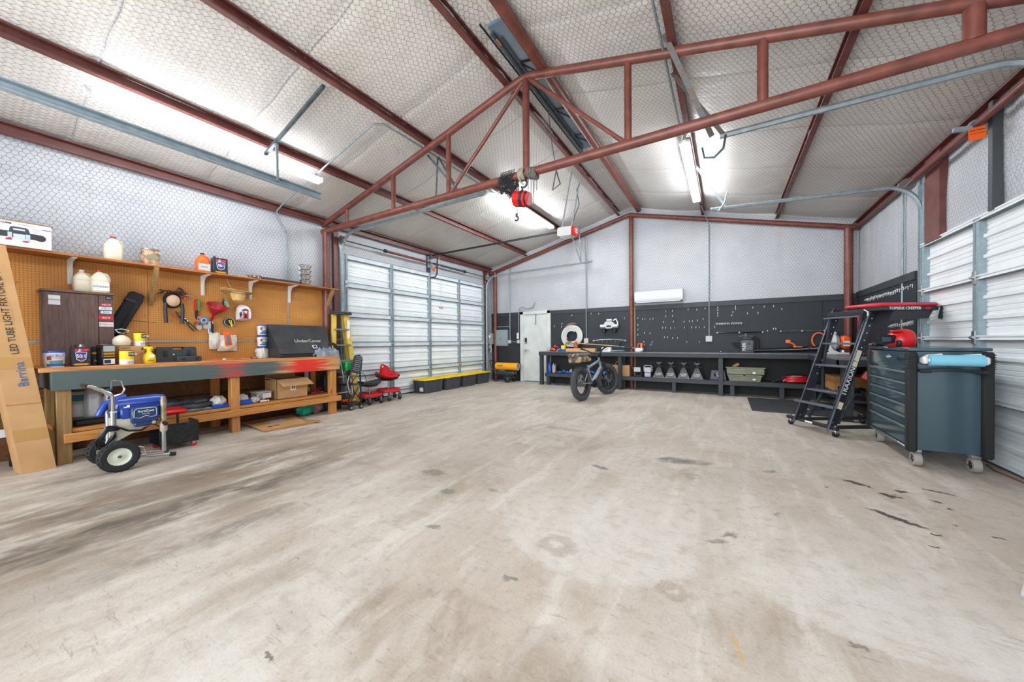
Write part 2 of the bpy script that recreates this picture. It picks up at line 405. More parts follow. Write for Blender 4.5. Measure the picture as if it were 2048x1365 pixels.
def insulation(name, c1, c2, tint):
    m = bpy.data.materials.new(name); m.use_nodes = True; _mats[name] = m; nt = m.node_tree; N = nt.nodes; L = nt.links
    b = N['Principled BSDF']; b.inputs['Roughness'].default_value = .38; b.inputs['Metallic'].default_value = 0.0
    b.inputs['Specular IOR Level'].default_value = 0.5
    tc = N.new('ShaderNodeTexCoord')
    n1 = N.new('ShaderNodeTexNoise'); n1.inputs['Scale'].default_value = 1.3; n1.inputs['Detail'].default_value = 5; L.new(tc.outputs['Object'], n1.inputs['Vector'])
    rp = N.new('ShaderNodeValToRGB'); L.new(n1.outputs[0], rp.inputs[0]); e = rp.color_ramp.elements
    e[0].position = .3; e[0].color = (*rgb(c2), 1); e[1].position = .7; e[1].color = (*rgb(c1), 1)
    n3 = N.new('ShaderNodeTexNoise'); n3.inputs['Scale'].default_value = .6; n3.inputs['Detail'].default_value = 6; L.new(tc.outputs['Object'], n3.inputs['Vector'])
    mr = N.new('ShaderNodeMapRange'); L.new(n3.outputs[0], mr.inputs[0]); mr.inputs[1].default_value = .52; mr.inputs[2].default_value = .75; mr.inputs[4].default_value = .5
    mx = N.new('ShaderNodeMix'); mx.data_type = 'RGBA'; L.new(mr.outputs[0], mx.inputs[0]); L.new(rp.outputs[0], mx.inputs[6]); mx.inputs[7].default_value = (*rgb(tint), 1)
    L.new(mx.outputs[2], b.inputs['Base Color'])
    n2 = N.new('ShaderNodeTexNoise'); n2.inputs['Scale'].default_value = 16; n2.inputs['Detail'].default_value = 5; n2.inputs['Roughness'].default_value = .6; L.new(tc.outputs['Object'], n2.inputs['Vector'])
    vo = N.new('ShaderNodeTexVoronoi'); vo.inputs['Scale'].default_value = 20; vo.feature = 'SMOOTH_F1'; L.new(tc.outputs['Object'], vo.inputs['Vector'])
    ad = N.new('ShaderNodeMath'); ad.operation = 'MULTIPLY_ADD'; L.new(vo.outputs[0], ad.inputs[0]); ad.inputs[1].default_value = .5; L.new(n2.outputs[0], ad.inputs[2])
    bp = N.new('ShaderNodeBump'); bp.inputs['Strength'].default_value = .35; bp.inputs['Distance'].default_value = .02
    L.new(ad.outputs[0], bp.inputs['Height']); L.new(bp.outputs[0], b.inputs['Normal'])
    return m
M['foil_wall'] = insulation('white_faced_insulation_wall', '#cccfd4', '#bdc1c8', '#c4bfb8')
M['foil_roof'] = insulation('white_faced_insulation_roof', '#e2dfdb', '#d3cfca', '#c9bfb2')

def concrete():
    m = bpy.data.materials.new('concrete_floor'); m.use_nodes = True; nt = m.node_tree; N = nt.nodes; L = nt.links
    b = N['Principled BSDF']; b.inputs['Roughness'].default_value = .55; b.inputs['Specular IOR Level'].default_value = .35
    tc = N.new('ShaderNodeTexCoord'); pos = tc.outputs['Object']
    def mapping(src, scale=(1,1,1), loc=(0,0,0), rot=0.0):
        q = N.new('ShaderNodeMapping'); L.new(src, q.inputs[0]); q.inputs['Scale'].default_value = scale; q.inputs['Location'].default_value = loc; q.inputs['Rotation'].default_value = (0,0,rot); return q.outputs[0]
    def noise(v, s, d=5, r=.55, dist=0.0):
        q = N.new('ShaderNodeTexNoise'); q.inputs['Scale'].default_value = s; q.inputs['Detail'].default_value = d; q.inputs['Roughness'].default_value = r; q.inputs['Distortion'].default_value = dist
        L.new(v, q.inputs['Vector']); return q.outputs[0]
    def mr(v, a, c, lo=0.0, hi=1.0):
        q = N.new('ShaderNodeMapRange'); q.interpolation_type = 'SMOOTHSTEP'; L.new(v, q.inputs[0]); q.inputs[1].default_value = a; q.inputs[2].default_value = c; q.inputs[3].default_value = lo; q.inputs[4].default_value = hi; return q.outputs[0]
    def mth(op, a, c=None, k=None):
        q = N.new('ShaderNodeMath'); q.operation = op
        for i, x in enumerate((a, c)):
            if x is None: continue
            if isinstance(x, (int, float)): q.inputs[i].default_value = x
            else: L.new(x, q.inputs[i])
        return q.outputs[0]
    def mix(f, a, col):
        q = N.new('ShaderNodeMix'); q.data_type = 'RGBA'
        if isinstance(f, float): q.inputs[0].default_value = f
        else: L.new(f, q.inputs[0])
        L.new(a, q.inputs[6]); q.inputs[7].default_value = (*rgb(col), 1); return q.outputs[2]
    # wandering copy of the position: stains get ragged edges
    wn = N.new('ShaderNodeTexNoise'); wn.inputs['Scale'].default_value = 3.0; wn.inputs['Detail'].default_value = 6; L.new(pos, wn.inputs['Vector'])
    sub = N.new('ShaderNodeVectorMath'); sub.operation = 'SUBTRACT'; L.new(wn.outputs['Color'], sub.inputs[0]); sub.inputs[1].default_value = (.5,.5,.5)
    scl = N.new('ShaderNodeVectorMath'); scl.operation = 'SCALE'; L.new(sub.outputs[0], scl.inputs[0]); scl.inputs['Scale'].default_value = .55
    wp_ = N.new('ShaderNodeVectorMath'); wp_.operation = 'ADD'; L.new(pos, wp_.inputs[0]); L.new(scl.outputs[0], wp_.inputs[1]); wpos = wp_.outputs[0]
    scl2 = N.new('ShaderNodeVectorMath'); scl2.operation = 'SCALE'; L.new(sub.outputs[0], scl2.inputs[0]); scl2.inputs['Scale'].default_value = .10
    wp2 = N.new('ShaderNodeVectorMath'); wp2.operation = 'ADD'; L.new(pos, wp2.inputs[0]); L.new(scl2.outputs[0], wp2.inputs[1])
    wn3 = N.new('ShaderNodeTexNoise'); wn3.inputs['Scale'].default_value = 17; wn3.inputs['Detail'].default_value = 5; wn3.inputs['Roughness'].default_value = .65; L.new(pos, wn3.inputs['Vector'])
    sb3 = N.new('ShaderNodeVectorMath'); sb3.operation = 'SUBTRACT'; L.new(wn3.outputs['Color'], sb3.inputs[0]); sb3.inputs[1].default_value = (.5,.5,.5)
    sc3 = N.new('ShaderNodeVectorMath'); sc3.operation = 'SCALE'; L.new(sb3.outputs[0], sc3.inputs[0]); sc3.inputs['Scale'].default_value = .13
    wp3 = N.new('ShaderNodeVectorMath'); wp3.operation = 'ADD'; L.new(wp2.outputs[0], wp3.inputs[0]); L.new(sc3.outputs[0], wp3.inputs[1]); wpos2 = wp3.outputs[0]
    def blob(src, x, y, rx, ry, a=0.0, soft=.5):
        q = N.new('ShaderNodeMapping'); q.vector_type = 'TEXTURE'; L.new(src, q.inputs[0])
        q.inputs['Location'].default_value = (x, y, 0); q.inputs['Rotation'].default_value = (0,0,a); q.inputs['Scale'].default_value = (rx, ry, 1e3)
        ln = N.new('ShaderNodeVectorMath'); ln.operation = 'LENGTH'; L.new(q.outputs[0], ln.inputs[0])
        return mr(ln.outputs['Value'], 1-soft, 1, 1, 0)
    # base: pale slab with large patches and streaks across it
    n_big = noise(pos, .55, 6, .6, .6); n_mid = noise(mapping(pos, (1.6, .9, 1), rot=.4), 1.8, 6, .62, .8)
    n_fine = noise(pos, 11, 6, .65); n_grit = noise(pos, 70, 3, .7)
    st = noise(mapping(pos, (3.2, .55, 1), rot=-.15), 2.0, 6, .6, .5)
    rp = N.new('ShaderNodeValToRGB'); L.new(n_big, rp.inputs[0]); e = rp.color_ramp.elements
    e[0].position = .36; e[0].color = (*rgb('#b6aa9c'), 1); e[1].position = .62; e[1].color = (*rgb('#cbc3b8'), 1)
    col = rp.outputs[0]
    col = mix(mr(n_mid, .47, .66, 0, .6), col, '#ad9f8d')
    col = mix(mr(st, .48, .66, 0, .6), col, '#d6d1c8')
    col = mix(mr(n_fine, .50, .70, 0, .5), col, '#9b8f80')
    n_sp = noise(mapping(pos, (1.3, .8, 1), rot=.5), 34, 5, .7, .8); col = mix(mr(n_sp, .56, .72, 0, .55), col, '#958979'); col = mix(mr(n_sp, .42, .28, 0, .5), col, '#d9d4cb')
    # greyish traffic lane in front of the bench, running with the room
    lane = blob(wpos, -3.75, .4, 1.45, 4.6, .06, .75)
    lanen = mth('MULTIPLY', lane, mr(noise(mapping(pos, (2.2, .6, 1)), 2.4, 7, .62, .6), .30, .56))
    col = mix(mth('MULTIPLY', lanen, .85), col, '#7f7263')
    d2 = noise(mapping(pos, (2.6, 1.0, 1), loc=(3,1,0)), 2.6, 9, .74, .6)
    for x, y, rx, ry, a, k in ((-3.42, .9, .26, 2.2, .02, .8), (-4.15, 1.7, .38, 1.1, .0, .65), (-4.9, 2.6, .3, 1.1, .0, .6), (-2.75, 1.1, .16, 1.2, .0, .5), (-5.0, .8, .35, .7, 0, .45), (-4.3, 4.4, .5, 1.2, 0, .35), (-3.9, .5, .3, .8, 0, .5)):
        col = mix(mth('MULTIPLY', mth('MULTIPLY', blob(wpos, x, y, rx, ry, a, .8), mr(d2, .40, .60)), k), col, '#4e4a45')
    col = mix(mth('MULTIPLY', blob(wpos, -4.0, 1.1, .8, 1.6, 0, .8), mr(noise(pos, 3.1, 6), .5, .7, 0, .5)), col, '#7d654e')
    # brown drifts
    for x, y, rx, ry, k in ((-1.9, 3.9, 1.2, .8, .35), (-2.1, 2.4, .7, .9, .35), (-.9, 1.1, 1.2, .38, .55), (-3.2, 6.3, 1.6, 1.2, .3), (.3, 1.7, .8, .25, .35), (-.2, 3.6, .8, .4, .35), (-1.9, .9, .8, .5, .35)):
        col = mix(mth('MULTIPLY', mth('MULTIPLY', blob(wpos, x, y, rx, ry, 0, .7), mr(n_mid, .35, .6)), k), col, '#8a7b68')
    # pale resurfaced patches with definite edges
    for x, y, rx, ry, a in ((-.75, 2.55, .75, .9, .1), (.55, 2.6, .7, .75, 0), (-1.75, .95, .35, .75, .2)):
        col = mix(mth('MULTIPLY', mth('MULTIPLY', blob(wpos2, x, y, rx, ry, a, .07), blob(wpos, x+.1, y-ry*.75, rx*1.5, ry*1.5, 0, .8)), mr(n_fine, .3, .7, .8, .35)), col, '#d2cec7')
    # ring marks
    for x, y, r in ((-.85, 1.9, .075), (-.22, 1.83, .05), (-.26, 3.5, .05)):
        o_ = blob(wpos2, x, y, r*1.9, r*1.5, 0, .35); i_ = blob(wpos2, x, y, r*.8, r*.6, 0, .5)
        col = mix(mth('MULTIPLY', mth('SUBTRACT', o_, i_), .4), col, '#8c7b68')
    # grey blotches and dark oil spots
    for x, y, rx, ry, a, k in ((-.45, 3.86, .22, .13, .4, .75), (-1.03, 3.3, .13, .05, -.2, .8), (.35, 3.95, .07, .05, 0, .7), (-.26, 3.89, .2, .1, .3, .5), (.03, 2.55, .07, .035, .3, .8), (-.05, 2.43, .07, .03, .3, .6), (-2.3, 2.4, .17, .1, .3, .6), (-1.9, 2.15, .1, .06, .3, .55), (-1.6, 2.35, .08, .03, 0, .5), (-1.62, 1.7, .07, .03, 0, .6), (-.94, 1.52, .055, .03, .3, .75), (.45, 1.86, .03, .018, 0, .7), (-1.5, .67, .035, .018, .3, .9), (-2.05, 1.05, .015, .012, 0, .9), (.3, 3.0, .05, .02, .5, .5), (-1.9, 4.5, .35, .12, 0, .35)):
        col = mix(mth('MULTIPLY', mth('MULTIPLY', blob(wpos2, x, y, rx, ry, a, .5), mr(n_fine, .3, .55, .4, 1)), k), col, '#625e5a')
    for x, y, rx, ry, a in ((.97, 3.33, .13, .022, -.75), (.93, 3.97, .09, .02, -.75), (1.07, 3.78, .05, .03, -.2), (1.17, 3.93, .04, .015, -.4), (1.42, 4.06, .07, .018, -.3), (1.1, 3.18, .02, .012, 0), (1.02, 2.98, .02, .01, 0), (1.3, 3.8, .02, .01, 0), (1.33, 3.7, .015, .01, 0), (1.32, 2.9, .02, .012, 0), (1.4, 3.3, .015, .01, .2), (1.25, 3.4, .012, .008, .2), (.7, 3.75, .02, .01, 0)):
        col = mix(mth('MULTIPLY', blob(wpos2, x, y, rx*1.35, ry*1.6, a, .4), .9), col, '#2c2926')
    # small rust rub
    col = mix(mth('MULTIPLY', blob(wpos2, .04, 1.62, .015, .12, .2, .6), .6), col, '#c89a58')
    # specks and hairline scratches
    sp = N.new('ShaderNodeTexVoronoi'); sp.inputs['Scale'].default_value = 2.3; L.new(pos, sp.inputs['Vector'])
    col = mix(mr(sp.outputs['Distance'], .012, .02, .75, 0), col, '#3a3632')
    ms = mapping(pos, (1, 9, 1), rot=.55); sc_ = noise(ms, 5, 8, .75, 1.2)
    col = mix(mr(sc_, .58, .66, 0, .5), col, '#786d61')
    ms2 = mapping(pos, (9, 1, 1), rot=.2); sc2 = noise(ms2, 4, 8, .75, 1.0)
    col = mix(mr(sc2, .60, .70, 0, .3), col, '#cdc9c2')
    col = mix(mr(n_grit, .45, .75, 0, .22), col, '#7d7368')
    L.new(col, b.inputs['Base Color'])
    ro = N.new('ShaderNodeMapRange'); L.new(n_mid, ro.inputs[0]); ro.inputs[3].default_value = .42; ro.inputs[4].default_value = .68; L.new(ro.outputs[0], b.inputs['Roughness'])
    bp = N.new('ShaderNodeBump'); bp.inputs['Strength'].default_value = .2; bp.inputs['Distance'].default_value = .006
    L.new(mth('ADD', n_fine, n_grit), bp.inputs['Height']); L.new(bp.outputs[0], b.inputs['Normal'])
    return m
M['concrete'] = concrete()
# ------------------------------------------------------------------ room shell
import numpy as np
from mathutils import noise as mnoise
XL, XR, YB, YF, XC = -6.42, 2.2, 9.35, -1.6, -2.1
def zroof(x): return 4.62-.25*abs(x-XC)
PURL = [-5.1, -3.75, -2.37, -.45, .92]
def nz(x, y, z=0.0): return mnoise.noise(Vector((x, y, z)))

fl = MB().box(XL-.3, YF-1.0, -.12, XR+.3, YB+.3, 0).build('floor', M['concrete']); fl['kind'] = 'structure'; fl['label'] = 'stained pale concrete slab floor of the workshop'

EDGES = [XL]+PURL[:3]+[XC]+[-1.87]+PURL[3:]+[XR]
def sag(x, y):
    e = [XL-.1, -5.1, -3.75, -2.37, -1.87, -.45, .92, XR+.1]
    for a, b in zip(e, e[1:]):
        if a <= x <= b:
            f = (x-a)/(b-a); s = math.sin(PI*f)**.7*.035 if b-a > .7 else .01; break
    else: s = 0
    w = ((y+.35) % 1.22)/1.22; crease = math.exp(-(min(w, 1-w)*1.22/.05)**2)
    return -s+crease*.012+.012*nz(x*1.3, y*1.1)+.005*nz(x*6, y*6, 2)
def grid_surface(f, u0, u1, v0, v1, nu, nv, name, m, parent, flip=False):
    vs = [f(u0+(u1-u0)*i/nu, v0+(v1-v0)*j/nv) for j in range(nv+1) for i in range(nu+1)]
    fs = []
    for j in range(nv):
        for i in range(nu):
            a = j*(nu+1)+i; q = (a, a+1, a+nu+2, a+nu+1); fs.append(q[::-1] if flip else q)
    me = bpy.data.meshes.new(name); me.from_pydata(vs, [], fs); me.materials.append(m)
    me.polygons.foreach_set('use_smooth', [True]*len(fs)); me.update()
    o = bpy.data.objects.new(name, me); C.objects.link(o)
    if parent is not None: o.parent = parent
    return o
def hexwire(f, u0, u1, v0, v1, name, parent, w=.05, p=.045, e=.021, off=.012, wid=.0034, swap=False, keep=None, seed=1):
    """one sheet of hexagonal netting following the surface f(u, v), a ribbon per strand"""
    rng = np.random.default_rng(seed)
    def pt(a, b):
        x, y = (b, a) if swap else (a, b)
        return f(u0+x, v0+y, off)
    A = (v1-v0) if swap else (u1-u0); B = (u1-u0) if swap else (v1-v0)
    ni = int(A/w)+1; nj = int(B/p)+1
    jit = rng.normal(0, .0022, (nj+2, ni+2, 2, 2))
    def node(i, j, top):
        a = (i+.5*(j % 2))*w+.012*nz(i*.11, j*.10, seed)+jit[j, i, top, 0]; b = j*p+(e if top else 0)+.010*nz(i*.09, j*.12, seed+5)+jit[j, i, top, 1]
        return min(max(a, 0), A), min(max(b, 0), B)
    P0 = {}; vs = []; fs = []
    cache = {}
    def P(i, j, t):
        k = (i, j, t)
        if k not in cache:
            a, b = node(i, j, t); cache[k] = (Vector(pt(a, b)), a, b)
        return cache[k]
    def edge(k0, k1):
        a, a1, a2 = P(*k0); b, b1, b2 = P(*k1)
        if keep and not (keep(a) and keep(b)): return
        d = b-a
        if d.length < .006: return
        n = HN; s = d.cross(n).normalized()*wid/2
        k = len(vs); vs.extend([a-s, a+s, b+s, b-s]); fs.append((k, k+1, k+2, k+3))
    for j in range(nj):
        for i in range(ni):
            edge((i, j, 0), (i, j, 1))
            if j+1 < nj:
                edge((i, j, 1), (i+(j % 2), j+1, 0))
                ii = i-1+(j % 2)
                if ii >= 0: edge((i, j, 1), (ii, j+1, 0))
    me = bpy.data.meshes.new(name); me.from_pydata(vs, [], fs); me.materials.append(M['wire']); me.update()
    o = bpy.data.objects.new(name, me); C.objects.link(o); o.parent = parent; o['kind'] = 'stuff'
    return o
HN = Vector((0, 0, 1))

# ceiling: two insulated slopes, netting, purlins and ridge pipe
ceil = S('ceiling', 'white-faced insulation blankets under the pitched roof, held by chicken wire')
for x0, x1, nm in ((XL-.02, XC, 1), (XC, XR+.02, 2)):
    grid_surface(lambda x, y: (x, y, zroof(x)+sag(x, y)), x0, x1, YF, YB+.05, 84, 210, 'insulation_blanket', M['foil_roof'], ceil)
    MB().prism([(x0, zroof(x0)+.05), (x1, zroof(x1)+.05), (x1, zroof(x1)+.09), (x0, zroof(x0)+.09)], YF-.1, YB+.2).build('roof_sheet', M['galv_dark'], ceil)
for x0, x1, sd in ((XL+.03, XC-.02, 3), (XC+.02, XR-.02, 4)):
    HN = Vector((0, 0, 1))
    hexwire(lambda x, y, o: (x, y, zroof(x)+sag(x, y)-o), x0, x1, -.3, YB-.02, 'chicken_wire', ceil, swap=False, seed=sd, w=.056, p=.05, e=.022, off=.010, wid=.0032)
# seam tape between blankets
mb = MB()
y = YF+1.22*.6
for k in range(9):
    yy = -.35+1.22*(k+0)
    for x0, x1 in ((XL+.1, XC-.3), (XC+.3, XR-.1)):
        pts = [(x0+(x1-x0)*i/30, yy+.01*math.sin(i*1.3+k), zroof(x0+(x1-x0)*i/30)+sag(x0+(x1-x0)*i/30, yy)-.006) for i in range(31)]
        for a, b in zip(pts, pts[1:]): mb.bar(a, b, .012, .003)
mb.build('seam', M['grey_light'], ceil)
def purlin(x, side, z=None, h=.115, w=.062, y0=YF, y1=YB-.02, nm='purlin'):
    zt = (z if z is not None else zroof(x)-.005); t = .006; s = side
    prof = [(0, 0), (w, 0), (w, -.016), (w-t, -.016), (w-t, -t), (t, -t), (t, -h+t), (w-t, -h+t), (w-t, -h+.016), (w, -h+.016), (w, -h), (0, -h)]
    m = MB(); m.prism([(x+s*(a-w/2), zt+b) for a, b in prof], y0, y1); return m.build(nm, M['steel_red'], ceil)
for x in PURL[:3]: purlin(x, 1)
for x in PURL[3:]: purlin(x, -1)
MB().cyl((-1.87, YF, 4.47), (-1.87, YB-.08, 4.47), .062, 16).build('ridge_pipe', M['steel_red_pipe'], ceil)
# eave channels
purlin(XL+.065, 1, 3.50, .125, .07, nm='eave_purlin'); purlin(XR-.065, -1, 3.44, .125, .07, nm='eave_purlin')
# square screws along the purlins
mb = MB()
for x in PURL:
    for k in range(16): mb.cbox(x+.0, .4+k*.58, zroof(x)-.123, .018, .018, .008)
mb.build('screws', M['galv_dark'], ceil)['kind'] = 'stuff'

# ridge vent: long steel throat with pull rods beside the ridge pipe
rv = T('ridge_vent', 'blue-grey steel ridge vent with black pull rods beside the ridge pipe', 'vent', (0, 0, 0))
m = MB(); m.prism([(-2.18, 4.565), (-1.93, 4.565), (-1.96, 4.60), (-2.15, 4.60)], 3.15, 6.0); m.build('throat', mat('vent_blue', '#66798a', .45, .0, '#8b979f', 1.2), rv)
MB().cyl((-2.16, 3.2, 4.53), (-2.16, 6.0, 4.53), .022, 10).build('operating_rod', M['galv_dark'], rv)
MB().cyl((-2.21, 3.05, 4.535), (-2.21, 6.05, 4.535), .010, 8).build('operating_rod', M['black_steel'], rv)
MB().cyl((-2.11, 3.3, 4.54), (-2.11, 5.9, 4.54), .012, 8).build('operating_rod', M['galv_dark'], rv)
for y in (3.72, 4.75, 5.5):
    m = MB(); m.bar((-2.13, y, 4.55), (-1.93, y+.05, 4.55), .03, .01); m.bar((-2.1, y+.05, 4.55), (-1.98, y+.3, 4.55), .012, .012); m.bar((-1.98, y+.05, 4.55), (-1.98, y+.33, 4.55), .012, .012)
    m.build('scissor_stay', M['black_steel'], rv)
MB().box(-2.155, 3.27, 4.50, -2.13, 3.36, 4.51).build('catch', mat('worn_copper', '#a8684c', .5), rv)
m = MB(); m.tube([(-2.15, 4.6, 4.52), (-2.12, 4.62, 4.1), (-2.06, 4.66, 3.62)], .006, 6); m.tube([(-2.06, 4.66, 3.62), (-2.12, 4.66, 3.36), (-2.0, 4.66, 3.42), (-2.06, 4.66, 3.62)], .009, 6)
m.build('pull_handle', M['grey_dark'], rv)

# walls
def wall(name, label, loc, rz, poly_f, u0, u1, z0=0.0):
    w = bpy.data.objects.new(name, None); C.objects.link(w); w['kind'] = 'structure'; w['label'] = label
    w.location = loc; w.rotation_euler = (0, 0, rz); return w
def wall_disp(u, z, sd):
    w = ((u+.2) % 1.22)/1.22; c = math.exp(-(min(w, 1-w)*1.22/.035)**2)
    return -.012*nz(u*1.7, z*1.1, sd)-.008*nz(u*5, z*3, sd+3)+c*.012
def insul(parent, u0, u1, z0, ztop, sd, nu, nv, extra=0):
    def f(u, t, off=0):
        z = z0+(ztop(u)-z0)*t; return (u, wall_disp(u, z, sd)+extra, z)
    return grid_surface(f, u0, u1, 0, 1, nu, nv, 'insulation_blanket', M['foil_wall'], parent)
def wirewall(parent, u0, u1, z0, z1, sd, keep=None):
    global HN
    HN = Vector((0, 1, 0))
    return hexwire(lambda u, z, o: (u, wall_disp(u, z, sd)-o-.006, z), u0, u1, z0, z1, 'chicken_wire', parent, seed=sd, keep=keep, w=.05, p=.045, wid=.0036, off=.006)
def seams(parent, u0, u1, z0, ztop, sd, mname='grey_light'):
    mb = MB(); k = math.ceil((u0+.2)/1.22)
    while k*1.22-.2 < u1:
        u = k*1.22-.2; n = 14
        if u > u0:
            for i in range(n):
                a = z0+(ztop(u)-z0)*i/n; b = z0+(ztop(u)-z0)*(i+1)/n
                mb.bar((u+.006*nz(u, a*3, 1), wall_disp(u, a, sd)-.006, a), (u+.006*nz(u, b*3, 1), wall_disp(u, b, sd)-.006, b), .012, .004, up=(0, 1, 0))
        k += 1
    mb.build('seam', M['grey_light'], parent)
wl = wall('wall_left', 'left wall of white insulation above brown pegboard', (XL, 0, 0), PI/2, None, 0, 0)
insul(wl, YF, 4.2, 2.0, lambda u: 3.56, 11, 90, 26); insul(wl, 3.8, 4.2, 0, lambda u: 2.0, 11, 8, 16); insul(wl, 4.2, 8.93, 2.93, lambda u: 3.56, 11, 80, 12); insul(wl, 8.93, YB, 0, lambda u: 3.56, 11, 10, 30)
MB().box(YF, .03, 0, 4.2, .12, 3.9).box(4.2, .03, 2.93, 8.93, .12, 3.9).box(8.93, .03, 0, YB, .12, 3.9).build('sheathing', M['galv_dark'], wl)
wirewall(wl, -.2, 4.18, 2.1, 3.52, 11); wirewall(wl, 4.2, 8.9, 2.97, 3.52, 11); wirewall(wl, 8.93, YB-.02, 0.02, 3.5, 11)
seams(wl, 0, 4.2, 2.1, lambda u: 3.5, 11)
# brown pegboard sheets with aluminium joint strips
for a, b in ((-1.2, 0.02), (.024, 1.49), (1.494, 3.19), (3.2, 3.80)):
    for z0, z1 in ((.93, 1.232), (1.238, 2.165)): MB().box(a, -.035, z0, b, -.012, z1).build('pegboard_sheet', M['peg_brown'], wl)
MB().box(-1.2, -.043, 1.225, 3.2, -.033, 1.247).box(3.185, -.043, .93, 3.205, -.033, 2.16).build('joint_strip', M['steel'], wl)
k = 0
for z in (0, .24, .48, .72):
    MB().box(-1.2, -.03, z+.004, 3.86, .0, z+.236, .004).build('backing_plank', M['ply_dark'], wl)
wr = wall('wall_right', 'right wall of white insulation above black pegboard', (XR, 0, 0), -PI/2, None, 0, 0)
insul(wr, -YB, -6.72, 0, lambda u: 3.5, 21, 30, 34); insul(wr, -6.72, -4.25, 2.42, lambda u: 3.5, 21, 30, 14); insul(wr, -4.25, -YF, 0, lambda u: 3.5, 21, 50, 34)
MB().box(-YB, .03, 0, -6.72, .12, 3.9).box(-6.72, .03, 2.42, -4.25, .12, 3.9).box(-4.25, .03, 0, -YF, .12, 3.9).build('sheathing', M['galv_dark'], wr)
wirewall(wr, -YB+.02, -6.72, 2.0, 3.4, 21); wirewall(wr, -6.70, -4.3, 2.45, 3.4, 21)
for a, b in ((-9.3, -8.10), (-8.096, -7.3), (-7.296, -6.82)):
    MB().box(a, -.035, .0, b, -.01, 1.99).build('pegboard_sheet', M['peg_black'], wr)
MB().box(-9.3, -.05, 1.99, -6.82, -.008, 2.10).build('top_rail', M['black_band'], wr)
wb = wall('wall_back', 'gable end wall of white insulation above a black pegboard wainscot', (0, YB, 0), 0, None, 0, 0)
zg = lambda u: zroof(u)+.03
insul(wb, XL, XR, 0, zg, 31, 120, 60)
MB().prism([(XL-.1, 0), (XR+.1, 0), (XR+.1, zroof(XR)+.1), (XC, 4.75), (XL-.1, zroof(XL)+.1)], .03, .12).build('sheathing', M['galv_dark'], wb)
wirewall(wb, XL+.03, XR-.03, 2.06, 4.6, 31, keep=lambda p: p.z < zroof(p.x)-.04)
seams(wb, XL+.1, XR-.1, 2.1, lambda u: zroof(u)-.05, 31)
for a, b in ((XL+.05, -5.82), (-5.816, -5.32), (-4.31, -3.24), (-3.236, -2.02), (-1.98, -.78), (-.776, .44), (.444, 1.66), (1.664, XR-.03)):
    MB().box(a, -.04, .0, b, -.015, 1.97).build('pegboard_sheet', M['peg_black'] if a > -4.5 else M['black_ply'], wb)
MB().box(XL+.05, -.055, 1.97, -5.32, -.01, 2.08).box(-4.31, -.055, 1.97, -2.02, -.01, 2.08).box(-1.98, -.055, 1.97, XR-.03, -.01, 2.08).build('top_rail', M['black_band'], wb)
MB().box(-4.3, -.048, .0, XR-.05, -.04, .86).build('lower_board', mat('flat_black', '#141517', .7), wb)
wf = wall('wall_front', 'front gable wall behind the photographer with an open bay', (0, YF, 0), 0, None, 0, 0)
MB().box(XL-.1, -.1, 0, -5.4, 0, 3.9).box(1.0, -.1, 0, XR+.1, 0, 3.9).prism([(-5.4, 3.62), (1.0, 3.62), (1.0, zroof(1.0)+.05), (XC, 4.72), (-5.4, zroof(-5.4)+.05)], -.1, 0).build('wall_sheet', M['foil_wall'], wf)

# gable frame on the back wall
gf = S('gable_frame', 'red oxide pipe gable frame in front of the back wall')
yb = YB-.09
MB().cyl((XL+.02, yb, 3.33), (XC, yb, 4.385), .052, 14).build('rafter', M['steel_red_pipe'], gf)
MB().cyl((XR-.02, yb, 3.33), (XC, yb, 4.385), .052, 14).build('rafter', M['steel_red_pipe'], gf)
MB().cyl((-6.2, yb, 0), (-6.2, yb, 3.36), .058, 16).build('column', M['steel_red_pipe'], gf)
MB().cyl((-2.05, yb, 0), (-2.05, yb, 4.36), .055, 16).build('column', M['steel_red_pipe'], gf)
MB().cyl((2.03, yb, 0), (2.03, yb, 3.34), .068, 16).build('column', M['steel_red_pipe'], gf)
MB().box(-1.985, YB-.065, 0, -1.965, YB-.05, 2.05).build('conduit_strip', M['wood_pale'], gf)
# trusses
def truss(y, label):
    t = S('roof_truss', label); P = M['steel_red_pipe']
    MB().tube([(-6.42, y, 3.385), (XC-.06, y, 4.44), (XC+.06, y, 4.44), (2.2, y, 3.385)], .048, 14).build('top_chord', P, t)
    MB().cyl((-6.44, y, 3.265), (2.2, y, 3.265), .052, 16).build('bottom_chord', P, t)
    for x, r in ((-5.68, .032), (-4.49, .036), (-3.35, .036), (XC, .042), (-.88, .038), (.28, .042), (1.5, .056)):
        MB().cyl((x, y, 3.29), (x, y, zroof(x)-.19), r, 12).build('web_post', P, t)
    MB().cyl((-2.15, y, 4.40), (-3.32, y, 3.3), .025, 10).build('web_brace', P, t)
    MB().cyl((-2.05, y, 4.40), (-.92, y, 3.3), .025, 10).build('web_brace', P, t)
    MB().cyl((-6.33, y, 0), (-6.33, y, 3.24), .058, 16).build('column', P, t)
    MB().cyl((2.1, y, 0), (2.1, y, 3.24), .058, 16).build('column', P, t)
    return t
truss(3.85, 'red oxide pipe roof truss crossing the middle of the workshop')

